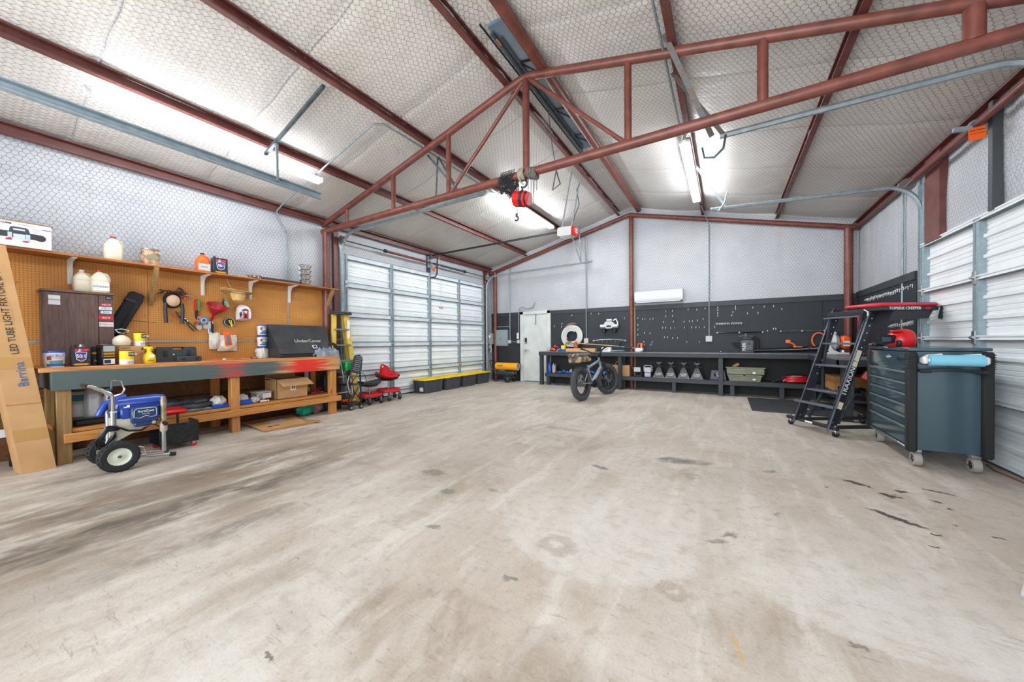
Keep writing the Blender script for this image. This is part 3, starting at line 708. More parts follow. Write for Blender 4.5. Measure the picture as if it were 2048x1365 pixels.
# ------------------------------------------------------------------ garage doors
def garage_door(name, label, loc, rz, W, H, nsec, stiles, sw, strut_h, kind=0):
    d = bpy.data.objects.new(name, None); C.objects.link(d); d['kind'] = 'structure'; d['label'] = label; d.location = loc; d.rotation_euler = (0, 0, rz)
    sh = H/nsec; proto = None; sp = None; st = None; hp = None
    prof = [(0, .004)]
    def rib(z): return [(z-.022, 0), (z-.020, -.022), (z+.012, -.022), (z+.020, 0)]
    def pen(z): return [(z-.007, 0), (z-.002, .009), (z+.002, .009), (z+.007, 0)]
    pts = [(0.004, 0)]
    for z, k in ((.10, 1), (.145, 1), (.2, 0), (.25, 1), (.295, 1), (.345, 1), (.40, 0), (.45, 1), (.495, 1)):
        zz = z*sh/.6; pts += pen(zz) if k else rib(zz)
    pts += [(sh-.004, 0)]
    poly = [(b, a) for a, b in pts]+[(.03, sh-.004), (.03, .004)]
    for s in range(nsec):
        z0 = s*sh
        if proto is None:
            m = MB(); m.prism([(p[0], p[1]) for p in poly], 0, W, plane='yz'); proto = m.build('section_panel', M['panel_white'], d)
        else: inst(proto, (0, 0, z0), d)
        for i, u in enumerate(stiles):
            if st is None:
                m = MB(); w = sw/2; m.prism([(-w, 0), (-w, -.05), (-w+.012, -.055), (-.006, -.055), (-.006, -.02), (.006, -.02), (.006, -.055), (w-.012, -.055), (w, -.05), (w, 0)], .012, sh-.012, plane='xy')
                st = m.build('stile', M['galv_blue'], d); st.location = (u, 0, 0)
            else: inst(st, (u, 0, z0), d)
            if s > 0:
                if hp is None:
                    m = MB(); m.cbox(0, -.062, .0, .05, .012, .13); m.cbox(.0, -.075, .0, .03, .03, .03, .006); m.cyl((-.03, -.075, 0), (.03, -.075, 0), .012, 8)
                    hp = m.build('hinge', M['steel'], d); hp.location = (u, 0, z0)
                else: inst(hp, (u, 0, z0), d)
        # horizontal strut just above each joint and at the top edge
        if s < nsec:
            if sp is None:
                m = MB(); h = strut_h
                m.prism([(0, 0), (-.05, 0), (-.05, .014), (-.036, .014), (-.036, h-.014), (-.05, h-.014), (-.05, h), (0, h)], .0, W, plane='yz')
                m.m = 1; m.box(.0, -.054, -.001, W, -.0, .007).box(.0, -.054, h-.007, W, -.0, h+.001) if not kind else m.box(.0, -.052, -.001, W, -.0, .004); m.m = 0  # dark edge strips, coloured in as the strut's shadow lines
                sp = m.build('strut', [M['panel_white'] if kind else M['pump_panel'], M['galv_dark']], d); sp.location = (0, -.006, z0-(strut_h if s else 0)+.02)
            else: inst(sp, (0, -.006, z0-.6*strut_h), d)
    inst(sp, (0, -.006, H-strut_h), d)
    return d
gd = garage_door('door_1', 'wide white ribbed sectional garage door in the left wall', (XL-.0, 4.24, .0), PI/2, 4.66, 2.94, 5, [.03, 1.15, 2.33, 3.48, 4.63], .085, .10)
MB().box(0, -.02, -.01, 4.66, .03, .03).build('bottom_seal', M['rubber'], gd)
gd2 = garage_door('door_2', 'narrower white ribbed sectional garage door in the right wall', (XR, 6.66, .0), -PI/2, 2.40, 2.41, 4, [.05, 1.19, 2.35], .10, .05, 1)
MB().box(0, -.02, -.01, 2.4, .03, .03).build('bottom_seal', M['rubber'], gd2)

# red steel door posts
tp = S('trim_1', 'red oxide steel post at the near side of the wide garage door'); MB().box(XL-.02, 4.02, 0, XL+.06, 4.12, 3.42).build('post', M['steel_red'], tp)
MB().box(XL+.02, 3.9, 1.75, XL+.04, 4.1, 1.83).build('tie', M['steel_red'], tp)
tp = S('trim_2', 'red oxide steel post at the far side of the wide garage door'); MB().box(XL-.02, 8.92, 0, XL+.04, 9.10, 3.46).build('post', M['steel_red'], tp)
tp = S('trim_3', 'dark steel centre post above the wide garage door'); MB().box(XL-.02, 6.5, 2.93, XL+.05, 6.58, 3.42).build('post', M['dark_strut'], tp)
tp = S('trim_4', 'wide red oxide steel post at the far side of the narrow garage door'); MB().box(XR-.06, 6.16, 2.38, XR+.02, 6.52, 3.44).build('post', M['steel_red'], tp)
tp = S('trim_5', 'dark steel centre post above the narrow garage door'); MB().box(XR-.07, 5.17, 2.40, XR+.0, 5.235, 3.42).build('post', M['dark_strut'], tp); MB().box(XR-.05, 5.235, 2.40, XR+.0, 5.28, 3.42).build('post', M['steel_red'], tp)
tp = S('trim_6', 'galvanised jamb beside the narrow garage door'); MB().box(XR-.02, 6.66, 0, XR+.0, 6.74, 3.2).box(XR-.05, 6.72, 0, XR, 6.735, 3.2).build('jamb', M['galv_blue'], tp)
tp = S('trim_7', 'galvanised jamb at the near side of the wide garage door'); MB().box(XL, 4.13, 0, XL+.05, 4.16, 3.1).box(XL, 4.15, 0, XL+.012, 4.235, 3.1).build('jamb', M['galv'], tp)
tp = S('trim_8', 'galvanised jamb at the far side of the wide garage door'); MB().box(XL, 8.99, 0, XL+.05, 9.02, 3.1).box(XL, 8.90, 0, XL+.012, 9.0, 3.1).build('jamb', M['galv'], tp)

# tracks
def track(name, label, pts, n=10, strap=None):
    t = T(name, label, 'track'); m = MB()
    P = [Vector(p) for p in pts]; rings = []
    m.tube(pts, .028, 6); m.build('rail', M['galv'], t, angle=20); return t
def curve_track(x0, y, z0, r, x1, z1, sgn):
    """vertical at x0, quarter bend of radius r, then run to x1"""
    pts = [(x0, y, .02), (x0, y, 1.2), (x0, y, z0-r)]
    for k in range(1, 9):
        a = PI/2*k/8; pts.append((x0+sgn*(r-r*math.cos(a)), y, z0-r+r*math.sin(a)))
    pts += [(x0+sgn*(r+(abs(x1-x0)-r)*.5), y, (z0+z1)/2), (x1, y, z1)]; return pts
t = track('garage_door_track', 'galvanised overhead track at the near side of the wide garage door', curve_track(XL+.1, 4.17, 3.30, .38, -2.95, 3.33, 1))
m = MB(); m.bar((-5.7, 4.17, 3.28), (-2.93, 4.17, 3.36), .05, .035); m.build('stiffener', M['galv'], t)
m = MB(); m.bar((-3.9, 4.17, 3.36), (-3.83, 4.15, 4.08), .03, .006, up=(0, 1, 0)); m.bar((-3.35, 4.17, 3.36), (-3.9, 4.0, 4.06), .03, .006, up=(0, 1, 0)); m.build('hanger', M['galv_dark'], t)
t = track('garage_door_track', 'galvanised overhead track at the far side of the wide garage door', curve_track(XL+.1, 8.96, 3.20, .38, -2.96, 3.26, 1))
m = MB(); m.bar((-3.27, 8.96, 3.26), (-3.55, 8.9, 4.15), .03, .006, up=(0, 1, 0)); m.bar((-3.27, 8.96, 3.26), (-3.30, 8.9, 4.22), .03, .006, up=(0, 1, 0)); m.build('hanger', M['galv_dark'], t)
t = track('garage_door_track', 'galvanised overhead track at the far side of the narrow garage door', curve_track(XR-.02, 6.74, 3.24, .38, -.22, 3.36, -1))
m = MB(); m.bar((.0, 6.76, 3.36), (-.42, 6.7, 4.10), .035, .006, up=(0, 1, 0)); m.tube([(.02, 6.76, 3.62), (-.02, 6.72, 3.42), (-.1, 6.7, 3.3), (-.18, 6.7, 3.36)], .012, 6); m.build('hanger', M['galv'], t)
t = track('garage_door_track', 'galvanised overhead track at the near side of the narrow garage door', curve_track(XR-.1, 4.22, 3.27, .38, -.05, 3.28, -1))
m = MB(); m.bar((-.12, 4.18, 3.28), (-.51, 3.72, 4.16), .05, .006, up=(0, 1, 0)); m.bar((-.02, 4.2, 3.28), (-.5, 4.25, 4.12), .04, .006, up=(0, 1, 0)); m.build('hanger', M['rust'], t)
m = MB(); m.tube([(.0, 4.2, 3.27), (-.02, 4.2, 3.14), (-.1, 4.2, 3.07), (-.19, 4.2, 3.09), (-.21, 4.2, 3.2)], .012, 6); m.build('stop_spring', M['galv_dark'], t)
# torsion shafts
t = T('torsion_spring_shaft', 'dark torsion spring shaft above the wide garage door', 'spring shaft')
MB().cyl((XL+.14, 4.1, 3.17), (XL+.14, 8.98, 3.17), .013, 8).build('shaft', M['dark_strut'], t)
MB().cyl((XL+.14, 5.15, 3.17), (XL+.14, 6.48, 3.17), .028, 12).build('spring', M['steel_red'], t)
MB().cyl((XL+.14, 6.62, 3.17), (XL+.14, 7.85, 3.17), .028, 12).build('spring', M['dark_strut'], t)
for y in (5.15, 7.85): MB().cyl((XL+.14, y-.03, 3.17), (XL+.14, y+.03, 3.17), .038, 12).build('winding_cone', M['black_steel'], t)
for y in (4.14, 8.98): MB().lathe([(.03, -.03), (.075, -.03), (.06, 0), (.075, .03), (.03, .03)], (XL+.14, y, 3.17), 20, 'y').build('cable_drum', M['steel'], t)
MB().box(XL+.04, 6.52, 3.05, XL+.2, 6.58, 3.09).box(XL+.05, 6.5, 3.05, XL+.07, 6.6, 3.35).build('bearing_bracket', M['galv_blue'], t)
o = MB().box(XL+.13, 6.58, 2.98, XL+.135, 6.68, 3.1).build('warning_tag', M['orange'], t)
t = T('torsion_spring_shaft', 'long red torsion spring shaft above the narrow garage door', 'spring shaft')
x = XR-.13
MB().cyl((x, 4.3, 3.25), (x, 6.78, 3.25), .014, 8).build('shaft', M['steel_red_pipe'], t)
MB().cyl((x, 4.4, 3.25), (x, 5.28, 3.25), .032, 14).build('spring', M['steel_red'], t)
MB().cyl((x, 5.3, 3.25), (x, 6.55, 3.25), .032, 14).build('spring', M['steel_red'], t)
MB().lathe([(.03, -.04), (.085, -.04), (.085, -.03), (.06, -.01), (.085, 0), (.06, .01), (.085, .03), (.03, .03)], (x, 6.82, 3.25), 24, 'y').build('cable_drum', M['steel'], t)
m = MB(); m.bar((XR-.02, 5.27, 3.22), (XR-.28, 5.27, 3.25), .035, .04); m.torus((x, 5.27, 3.25), .05, .012, 'y', 16, 6); m.build('bearing_bracket', M['galv_blue'], t)
m = MB(); m.prism([(XR-.21, 3.08), (XR-.10, 3.09), (XR-.10, 3.21), (XR-.21, 3.20)], 5.19, 5.192); m.build('warning_tag', M['orange'], t)
text('CAUTION', .022, (XR-.155, 5.188, 3.175), M['ink'], t, sx=1); text('DO NOT REMOVE', .011, (XR-.155, 5.188, 3.145), M['ink'], t)

# man door
d = bpy.data.objects.new('door_3', None); C.objects.link(d); d['kind'] = 'structure'; d['label'] = 'pale grey steel entry door in the back wall'; d.location = (0, YB, 0)
MB().box(-5.31, -.09, 0, -5.20, .0, 2.09, .006).box(-4.42, -.09, 0, -4.31, .0, 2.09, .006).box(-5.31, -.09, 2.0, -4.31, .0, 2.09, .006).build('door_frame', M['door_white'], d)
MB().box(-5.22, -.045, .02, -4.40, -.02, 2.02).build('door_leaf', M['door_white'], d)
MB().box(-5.22, -.05, 0, -4.40, .0, .02).build('threshold', M['galv_dark'], d)
m = MB(); m.cyl((-5.13, -.045, .93), (-5.13, -.10, .93), .028, 16); m.bar((-5.13, -.095, .93), (-5.01, -.095, .93), .018, .02); m.build('lever_handle', M['steel'], d)
MB().box(-5.165, -.075, 1.13, -5.095, -.045, 1.30, .008).build('keypad_lock', M['black'], d); MB().box(-5.155, -.08, 1.13, -5.105, -.075, 1.18).build('keypad_base', M['steel'], d)
MB().cyl((-4.79, -.065, 1.68), (-4.79, -.06, 2.0), .010, 8).build('hanging_rod', M['galv_dark'], d)

# ------------------------------------------------------------------ strip lights

def strip_light(label, x, y0, y1, z, power, hw=.055):
    tube_m = emis('tube_glow_%d' % power, (0.94, 0.97, 1.0), power)
    t = T('strip_light', label, 'light', (x, y0, z), 0, 'twin tube strip lights under the purlins'); L = y1-y0
    MB().box(-hw, 0, .016, hw, L, .055, .006).build('housing', M['white'], t)
    MB().tube([(-.05, .01, -.005), (-.05, -.03, .0), (-.02, -.04, .03), (.02, -.04, .03), (.05, -.03, .0), (.05, .01, -.005)], .010, 6).build('lampholder', M['grey_light'], t)
    MB().box(-.06, L-.012, -.02, .06, L+.005, .05).build('lampholder', M['grey_light'], t)
    for s in (-1, 1):
        MB().cyl((s*.048, .02, -.005), (s*.048, L-.02, -.005), .017, 10).build('tube', tube_m, t)
    return t
strip_light('long bright strip light above the wooden bench, left side of the roof', -5.17, .84, 3.08, 3.60, 32, .04)
strip_light('bright strip light behind the chain hoist', -3.72, 5.80, 8.12, 4.03, 105, .07)
strip_light('bright strip light on the right roof slope above the black bench', -.507, 5.68, 8.16, 4.03, 95, .07)
strip_light('unseen strip light added above the photographer on the right roof slope', -.53, -.6, 1.8, 4.02, 80)  # unseen fixture, added on the assumption that the row continues
# ================================================================== left wall: shelf, bench and what stands on them
H90 = PI/2
def LF(name, label, cat, x, y, z, group=None, r=0.0): return T(name, label, cat, (x, y, z), H90+r, group)
sh = LF('wall_shelf', 'long pine shelf board above the brown pegboard', 'shelf', XL, 0, 0)
MB().box(-1.0, -.32, 2.168, 3.96, -.005, 2.192, .003).build('shelf_board', M['shelf_wood'], sh)
def bracket(u):
    m = MB(); m.prism([(-.045, 2.166), (-.045, 1.90), (-.052, 1.895), (-.06, 1.93), (-.075, 2.08), (-.12, 2.135), (-.27, 2.155), (-.27, 2.166)], u-.012, u+.012, plane='yz')
    m.prism([(-.036, 2.166), (-.036, 1.89), (-.046, 1.89), (-.046, 2.166)], u-.02, u+.02, plane='yz'); m.box(u-.02, -.28, 2.158, u+.02, -.04, 2.168)
    return m.build('bracket', M['white'], sh, 'white metal shelf bracket')
for u in (.86, 2.05, 2.64, 3.22): bracket(u)
for u in (1.51, 3.84):
    m = MB(); m.prism([(-.04, 1.70), (-.04, 1.80), (-.27, 2.166), (-.32, 2.166), (-.32, 2.12)], u-.02, u+.02, plane='yz'); m.build('wood_brace', M['pine_weathered'], sh)

bench = LF('workbench', 'long timber workbench with slate and red painted front board', 'workbench', XL, .58, 0)
for k in range(4): MB().box(-.02, -.02-.182*k-.178, .93, 3.06, -.02-.182*k, .972, .005).build('top_plank', M['top_wood'], bench)
MB().box(.05, -.78, .748, 3.07, -.742, .935, .004).build('fascia', M['fascia'], bench)
MB().box(.05, -.74, .75, .09, -.06, .93, .004).build('end_board', mat('slate_paint', '#3d4c50', .6, 0, '#4d5d61', 9), bench)
for i, u in enumerate((.08, 1.53, 2.93)):
    mw = M['pine_weathered'] if i == 0 else M['pine_z']
    MB().box(u, -.742, 0, u+.10, -.642, .75, .005).build('leg', mw, bench); MB().box(u, -.14, 0, u+.09, -.05, .93, .005).build('leg', mw, bench)
MB().box(.12, -.785, .215, 3.09, -.745, .305, .004).build('lower_rail', M['pine_x'], bench)
for k in range(4): MB().box(.09, -.07-.165*k-.16, .305, 3.06, -.07-.165*k, .343, .004).build('shelf_plank', M['pine_x'], bench)

# ---- walnut cabinet
cab = LF('wall_cabinet', 'dark walnut laminate cabinet covered with race stickers', 'cabinet', -6.40, .64, .972)
MB().box(0, -.24, 0, .50, 0, .80).build('body', M['walnut'], cab)
MB().box(-.005, -.262, .005, .385, -.242, .795, .003).build('door', M['walnut'], cab)
MB().box(.388, -.262, .005, .505, -.242, .795, .003).build('door', M['walnut'], cab)
MB().box(-.015, -.27, .80, .515, .0, .825, .003).build('cabinet_top', M['walnut_edge'], cab)
MB().box(.035, -.267, .66, .115, -.262, .76).build('paper_note', M['white_paper'], cab); MB().box(.035, -.275, .712, .115, -.266, .72).build('clip', M['steel'], cab)
def sticker(u, z, w, h, m, s, tm, ts, par=None, sl=0):
    o = MB().box(u-w/2, -.265, z-h/2, u+w/2, -.262, z+h/2).build('sticker', m, cab); text(s, ts, (u, -.2665, z), tm, cab, 'sticker_print', shear=sl); return o
MBk = mat('sticker_black', '#17181b', .4)
sticker(.468, .765, .055, .04, MBk, 'OC', M['white'], .025)
sticker(.445, .685, .085, .032, mat('sticker_red', '#c4202a', .4), 'MCX', M['white'], .032, sl=.2)
sticker(.440, .645, .10, .036, M['white_paper'], 'MEX', M['sky_blue'], .036, sl=.3)
sticker(.445, .60, .085, .030, M['white_paper'], 'RACE', M['navy_ink'], .022)
sticker(.440, .535, .11, .045, mat('sticker_red2', '#cc1f2c', .4), 'REX', M['white'], .036, sl=.3)
sticker(.445, .46, .11, .05, M['white_paper'], 'FOX+C', mat('sticker_red3', '#c8202a', .5), .032)

# ---- containers
def bucket(x, y, z, label, r=.07, h=.165, group=None, body='white', lid='blue', printed=True, t=None):
    b = LF('bucket', label, 'bucket', x, y, z, group)
    MB().lathe([(r*.88, 0), (r*.9, .004), (r, h*.92), (r, h*.94)], n=24).build('body', M[body], b)
    MB().lathe([(r*1.05, h*.90), (r*1.07, h*.93), (r*1.07, h), (r*1.0, h*1.02), (.001, h*1.02)], n=24).build('lid', M[lid], b)
    if printed:
        def wrap(a0, a1, z0, z1, m, nm, rr=1.012):
            mb = MB(); n = 10; vs = []
            for i in range(n+1):
                a = a0+(a1-a0)*i/n
                for zz in (z0, z1):
                    q = r*(.9+.1*zz/(h*.92))*rr; vs.append((q*math.sin(a), -q*math.cos(a), zz))
            mb.add(vs, [(2*i, 2*i+2, 2*i+3, 2*i+1) for i in range(n)]); return mb.build(nm, m, b)
        wrap(-.9, 1.25, .012, .035, M['ink_blue'], 'label_band'); wrap(-.55, .9, .035, .07, mat('label_teal', '#5f8794', .5), 'label_band', 1.008)
        wrap(-.8, -.35, .075, .115, mat('label_badge', '#8a3a34', .5), 'label_badge')
        text('SCRUB', .036, (.012, -r*1.03, .118), M['ink_blue'], b); text('in a bucket', .014, (.012, -r*1.02, .096), mat('ink_red', '#c0303a', .5), b)
    return b
bucket(-5.86, .675, .972, 'white scrub bucket with blue lid at the near end of the bench', .072, .165)
def fcan(x, y, z, label, w=.135, d=.085, h=.205, r=0.0):
    c = LF('fuel_can', label, 'can', x, y, z, r=r)
    MB().box(-w/2, -d/2, 0, w/2, d/2, h, .006).build('body', mat('can_charcoal', '#333a40', .35, .4), c)
    MB().cyl((-w*.33, 0, h), (-w*.33, 0, h+.02), .016, 12).build('cap', M['black'], c)
    m = MB(); m.cyl((w*.05, 0, h), (w*.05, 0, h+.012), .022, 12); m.cyl((w*.05, 0, h+.012), (w*.05, 0, h+.026), .016, 12); m.build('spout', M['steel'], c)
    y0 = -d/2-.0015
    MB().prism([(-w*.30, h*.72), (w*.30, h*.72), (w*.24, h*.34), (0, h*.24), (-w*.24, h*.34)], y0, y0+.0015).build('label_shield', M['white_paper'], c)
    MB().prism([(-w*.27, h*.70), (w*.27, h*.70), (w*.21, h*.36), (0, h*.27), (-w*.21, h*.36)], y0-.001, y0).build('label_shield', M['navy_ink'], c)
    MB().prism([(-w*.36, h*.80), (-w*.28, h*.90), (w*.36, h*.90), (w*.40, h*.82), (w*.26, h*.76), (-w*.24, h*.74)], y0-.001, y0).build('label_flash', mat('flash_red', '#d02a3a', .4), c)
    MB().prism([(-w*.20, h*.76), (-w*.10, h*.90), (w*.02, h*.90), (-w*.02, h*.76)], y0-.002, y0-.001).build('label_flash', M['white_paper'], c)
    text('VP', .036, (-.015, y0-.0035, h*.83), M['navy_ink'], c, shear=.3); text('50:1', .05, (0, y0-.003, h*.52), M['white_paper'], c, sx=.8, bold=.001); text('FUEL', .018, (0, y0-.003, h*.36), M['orange'], c)
    MB().prism([(-w*.42, h*.10), (-w*.3, h*.15), (w*.3, h*.15), (w*.42, h*.10), (w*.25, h*.05), (-w*.25, h*.05)], y0-.001, y0).build('label_wings', mat('gold_ink', '#c8912a', .4), c)
    return c
fcan(-5.88, .85, .972, 'charcoal 50:1 fuel can with blue shield label, on the bench')
c = LF('oil_can', 'black and silver oil can with amber stripes, on the bench', 'can', -5.88, 1.03, .972, r=.35)
MB().box(-.055, -.045, 0, .055, .045, .225, .005).build('body', mat('oil_black', '#1d1c1f', .3, .3), c)
MB().lathe([(.05, .225), (.052, .232), (.001, .232)], n=20).build('lid', M['steel'], c); MB().cyl((.02, 0, .23), (.02, 0, .245), .014, 10).build('cap', M['black'], c)
MB().box(-.045, -.047, .15, .05, -.045, .215).build('label_panel', mat('label_silver', '#c3ccd3', .3, .3), c)
MB().box(-.045, -.047, .115, .05, -.045, .14).box(-.045, -.047, .09, .05, -.045, .105).build('label_stripe', mat('label_amber', '#b8862c', .4), c)['kind'] = 'stuff'
MB().box(-.045, -.047, .01, .05, -.045, .07).build('label_panel', M['white_paper'], c); MB().box(-.04, -.048, .02, .015, -.047, .06).build('label_panel', M['navy'], c)
c = LF('oil_can', 'small dark can with amber band behind the silver oil can', 'can', -5.94, .975, .972)
MB().box(-.04, -.035, 0, .04, .035, .205, .005).build('body', mat('oil_brown', '#241f1d', .35, .3), c); MB().box(-.04, -.037, .125, .04, -.035, .145).build('label_stripe', mat('label_amber2', '#c98a1e', .4), c)
text('7000', .03, (0, -.0375, .05), M['grey_light'], c)
c = LF('spray_gun_box', 'open brown cardboard carton standing behind the yellow can', 'box', -6.03, 1.24, .972)
MB().box(-.10, -.09, 0, .11, .09, .205, .003).build('carton', M['cardboard'], c); MB().box(-.10, -.0915, .09, .11, -.09, .095).build('seam', M['cardboard_dark'], c)
text('11', .03, (.085, -.0925, .12), M['ink'], c); text('11', .03, (.085, -.0925, .05), M['ink'], c); text('HEAVY', .022, (-.04, -.0925, .185), M['ink'], c)
def rcan(x, y, z, label, r=.058, h=.155, group=None):
    c = LF('paint_can', label, 'can', x, y, z, group)
    MB().lathe([(r, 0), (r, h*.36)], n=24).build('lower_label', M['white_paper'], c); MB().lathe([(r, h*.36), (r, h*.93), (r*1.02, h*.95), (r*1.02, h), (r*.94, h), (r*.92, h*.97), (.001, h*.97)], n=24).build('upper_label', M['yellow_ink'], c)
    MB().torus((0, 0, h), r*.98, .004, n=24, m=6).build('rim', M['black'], c)
    MB().box(.005, -r*1.02-.002, h*.62, r*.95, -r*.8, h*.88).build('name_plate', M['ink'], c); text('TORQ', .03, (.03, -r*1.05-.002, h*.75), M['white_paper'], c)
    text('GLUE', .02, (.02, -r*1.05, h*.16), M['ink'], c); return c
rcan(-5.87, 1.185, .972, 'yellow and white can standing in front of the brown carton')
rcan(-6.06, 1.335, 1.18, 'yellow and white can stacked on top behind the round tank', .05, .16)
rcan(-6.06, 1.335, .972, 'yellow and white can at the bottom between carton and sprayer', .05, .16)
c = LF('gas_tank', 'cream round tank with a brass valve, on the brown carton', 'tank', -6.05, 1.185, 1.18)
MB().lathe([(.05, 0), (.068, .01), (.075, .04), (.073, .075), (.055, .105), (.025, .125), (.015, .13)], n=24).build('shell', M['cream'], c)
m = MB(); m.cyl((0, 0, .125), (0, 0, .155), .012, 10); m.cyl((-.02, 0, .145), (.04, 0, .15), .008, 8); m.lathe([(.022, .155), (.022, .165)], n=12); m.build('valve', M['black'], c)
m = MB(); m.tube([(.03, 0, .15), (-.03, -.02, .16), (-.05, -.01, .19), (.0, .0, .2), (.06, .0, .185), (.05, 0, .16)], .006, 6); m.build('hose', M['grey_light'], c)
c = LF('pump_sprayer', 'yellow hand pump sprayer bottle on the bench', 'sprayer', -5.92, 1.385, .972)
MB().lathe([(.05, 0), (.055, .01), (.057, .06), (.05, .1), (.03, .12), (.022, .135)], n=24).build('bottle', M['yellow'], c)
m = MB(); m.cyl((0, 0, .13), (0, 0, .185), .022, 12); m.box(-.05, -.014, .17, .03, .014, .2, .006); m.build('pump_head', M['yellow'], c)
m = MB(); m.bar((-.045, 0, .19), (-.065, 0, .165), .014, .014); m.bar((.0, 0, .17), (.045, 0, .12), .01, .012); m.cyl((0, 0, .2), (0, 0, .215), .01, 8); m.build('trigger', M['black'], c)
MB().box(-.02, -.058, .07, .03, -.05, .1).build('label_panel', M['white_paper'], c); text('SPRAY', .02, (0, -.0585, .035), M['ink'], c)
# hard cases
def case(x, y, z, w, d, h, label, grip=True, logo=None):
    c = LF('tool_case', label, 'case', x, y, z)
    m = MB()
    if grip:
        m.prism([(-w/2, .01), (-w/2+.01, 0), (w/2-.01, 0), (w/2, .01), (w/2-.005, h*.85), (w/2-.02, h), (w*.18, h), (w*.16, h*.82), (-w*.1, h*.82), (-w*.12, h), (-w/2+.03, h), (-w/2+.005, h*.85)], -d/2, d/2)
    else: m.box(-w/2, -d/2, 0, w/2, d/2, h, .006)
    m.build('shell', M['charcoal'], c)
    if grip: MB().box(-w*.12, -d*.2, h*.93, w*.18, d*.2, h, .004).build('handle', M['black'], c)
    for s in (-1, 1): MB().box(s*w*.28-.018, -d/2-.008, h*.38, s*w*.28+.018, -d/2, h*.78, .003).build('latch', M['black'], c)
    if logo: MB().cyl((-.035, -d/2-.001, h*.5), (-.035, -d/2-.004, h*.5), .01, 8).build('badge', M['white'], c); text(logo, .02, (.03, -d/2-.0015, h*.5), M['green'], c)
    return c
case(-6.12, 1.68, .972, .40, .10, .19, 'large charcoal tool case with green lettering at the back of the bench', True, 'GREENLEE')
case(-5.95, 1.76, .972, .24, .07, .068, 'small flat charcoal case lying in front of the large case', False)
# clutter on the bench
c = LF('extension_cord', 'thin orange cord strewn along the back of the bench top', 'cord', -6.02, 1.95, .972)
pts = [(.05*k, -.05+.05*math.sin(k*1.9)+.02*math.cos(k*4.1), .006+.004*(k % 3)) for k in range(13)]
MB().tube(pts, .006, 6).build('cord', M['orange'], c); MB().tube([(p[0]+.03, p[1]-.05*math.cos(p[0]*30), p[2]) for p in pts[1:11]], .006, 6).build('cord', M['orange'], c)
c = LF('plug_adapter', 'small white plug adapter lying on the bench', 'adapter', -5.93, 2.13, .972); MB().box(-.018, -.015, 0, .018, .015, .022, .004).build('body', M['white'], c); MB().box(-.01, -.01, .022, .01, .01, .03).build('pins', M['steel'], c)
c = LF('tape_measure', 'small red clear box near the bucket stack', 'box', -5.95, 2.50, .972); MB().box(-.04, -.02, 0, .04, .02, .035, .004).build('body', mat('smoky_red', '#8a3a34', .3), c); MB().box(-.03, -.021, .008, .03, -.02, .028).build('window', M['clear_plastic'], c)
c = LF('steel_bolts', 'two small steel fittings near the front of the bench', 'fitting', -5.9, 1.93, .972); MB().cyl((0, 0, 0), (.0, 0, .012), .012, 8).cyl((.045, .02, 0), (.045, .02, .01), .010, 8).build('fitting', M['steel'], c)['kind'] = 'stuff'
# stack of three scrub buckets against the pegboard
bucket(-6.28, 2.755, 1.335, 'topmost scrub bucket of the stack of three', .068, .155)
bucket(-6.28, 2.755, 1.155, 'middle scrub bucket of the stack of three', .070, .16)
b = bucket(-6.28, 2.755, .972, 'bottom bucket of the stack wrapped in silver film', .072, .165, printed=False)
m = MB(); m.lathe([(.085, .0), (.092, .03), (.084, .07), (.09, .11), (.08, .15), (.076, .16)], n=18)
for i, p in enumerate(m.v): m.v[i] = p+Vector((nz(p.x*30, p.y*30, p.z*30), nz(p.x*31+5, p.y*30, p.z*30), 0))*.022
m.build('plastic_wrap', M['film'], b)
# black tool chest with slanted lid
t = LF('truck_toolbox', 'black truck tool box with slanted lid and white lettering', 'toolbox', -5.86, 3.18, .972)
W0 = .45
bev = [(-W0+.02, 0), (W0-.02, 0)]
m = MB(); vs = [(-.38, 0, .02), (.42, 0, .02), (.42, .33, .02), (-.42, .33, .02), (-.36, .02, .09), (.42, .02, .09), (.55, .36, .50), (-.42, .36, .50), (-.42, .42, .0), (.52, .42, 0), (.55, .42, .5), (-.42, .42, .5)]
m = MB(); m.prism([(0, 0), (0, .055), (.34, .50), (.44, .50), (.44, 0)], -.37, .43, plane='yz'); m.build('body', mat('toolbox_black', '#1f2225', .45, 0, '#2c3033', 7), t)
m = MB(); vs = [(-.37, -.01, .05), (.44, -.01, .05), (.56, .345, .515), (-.39, .345, .515)]; nrm = Vector((0, -.8, .6))*.02
m.add(vs+[tuple(Vector(p)+nrm) for p in vs], [(0, 1, 2, 3), (7, 6, 5, 4), (0, 4, 5, 1), (1, 5, 6, 2), (2, 6, 7, 3), (3, 7, 4, 0)]); m.build('lid', mat('toolbox_lid', '#282b2e', .5, 0, '#3a3e41', 5, bump=.05), t)
MB().box(-.38, -.025, .0, .45, 0, .05, .006).build('lip', M['black'], t)
a = math.atan2(.465, .355)
text('UnderCover', .085, (.13, .125, .262), M['grey_light'], t, rot=(a, 0, 0), sx=1.0)
mm = MB(); mm.xf = Matrix.Translation((.19, .036, .163)) @ Matrix.Rotation(a, 4, 'X'); mm.box(-.04, -.035, .0, .04, .035, .006, .002); mm.m = 0; mm.build('latch_plate', M['grey_light'], t)
mm = MB(); mm.xf = Matrix.Translation((.19, .036, .163)) @ Matrix.Rotation(a, 4, 'X'); mm.box(-.022, -.02, .006, .022, .02, .012, .002); mm.build('latch_paddle', M['black'], t)
t2 = LF('bottle_rack', 'dark navy bin squeezed between the bucket stack and the truck tool box', 'bin', -6.26, 2.86, .972)
MB().box(-.02, -.10, 0, .06, .1, .46, .008).build('body', M['navy'], t2); MB().box(-.022, -.104, .3, .062, -.1, .32).build('ridge', M['black'], t2)

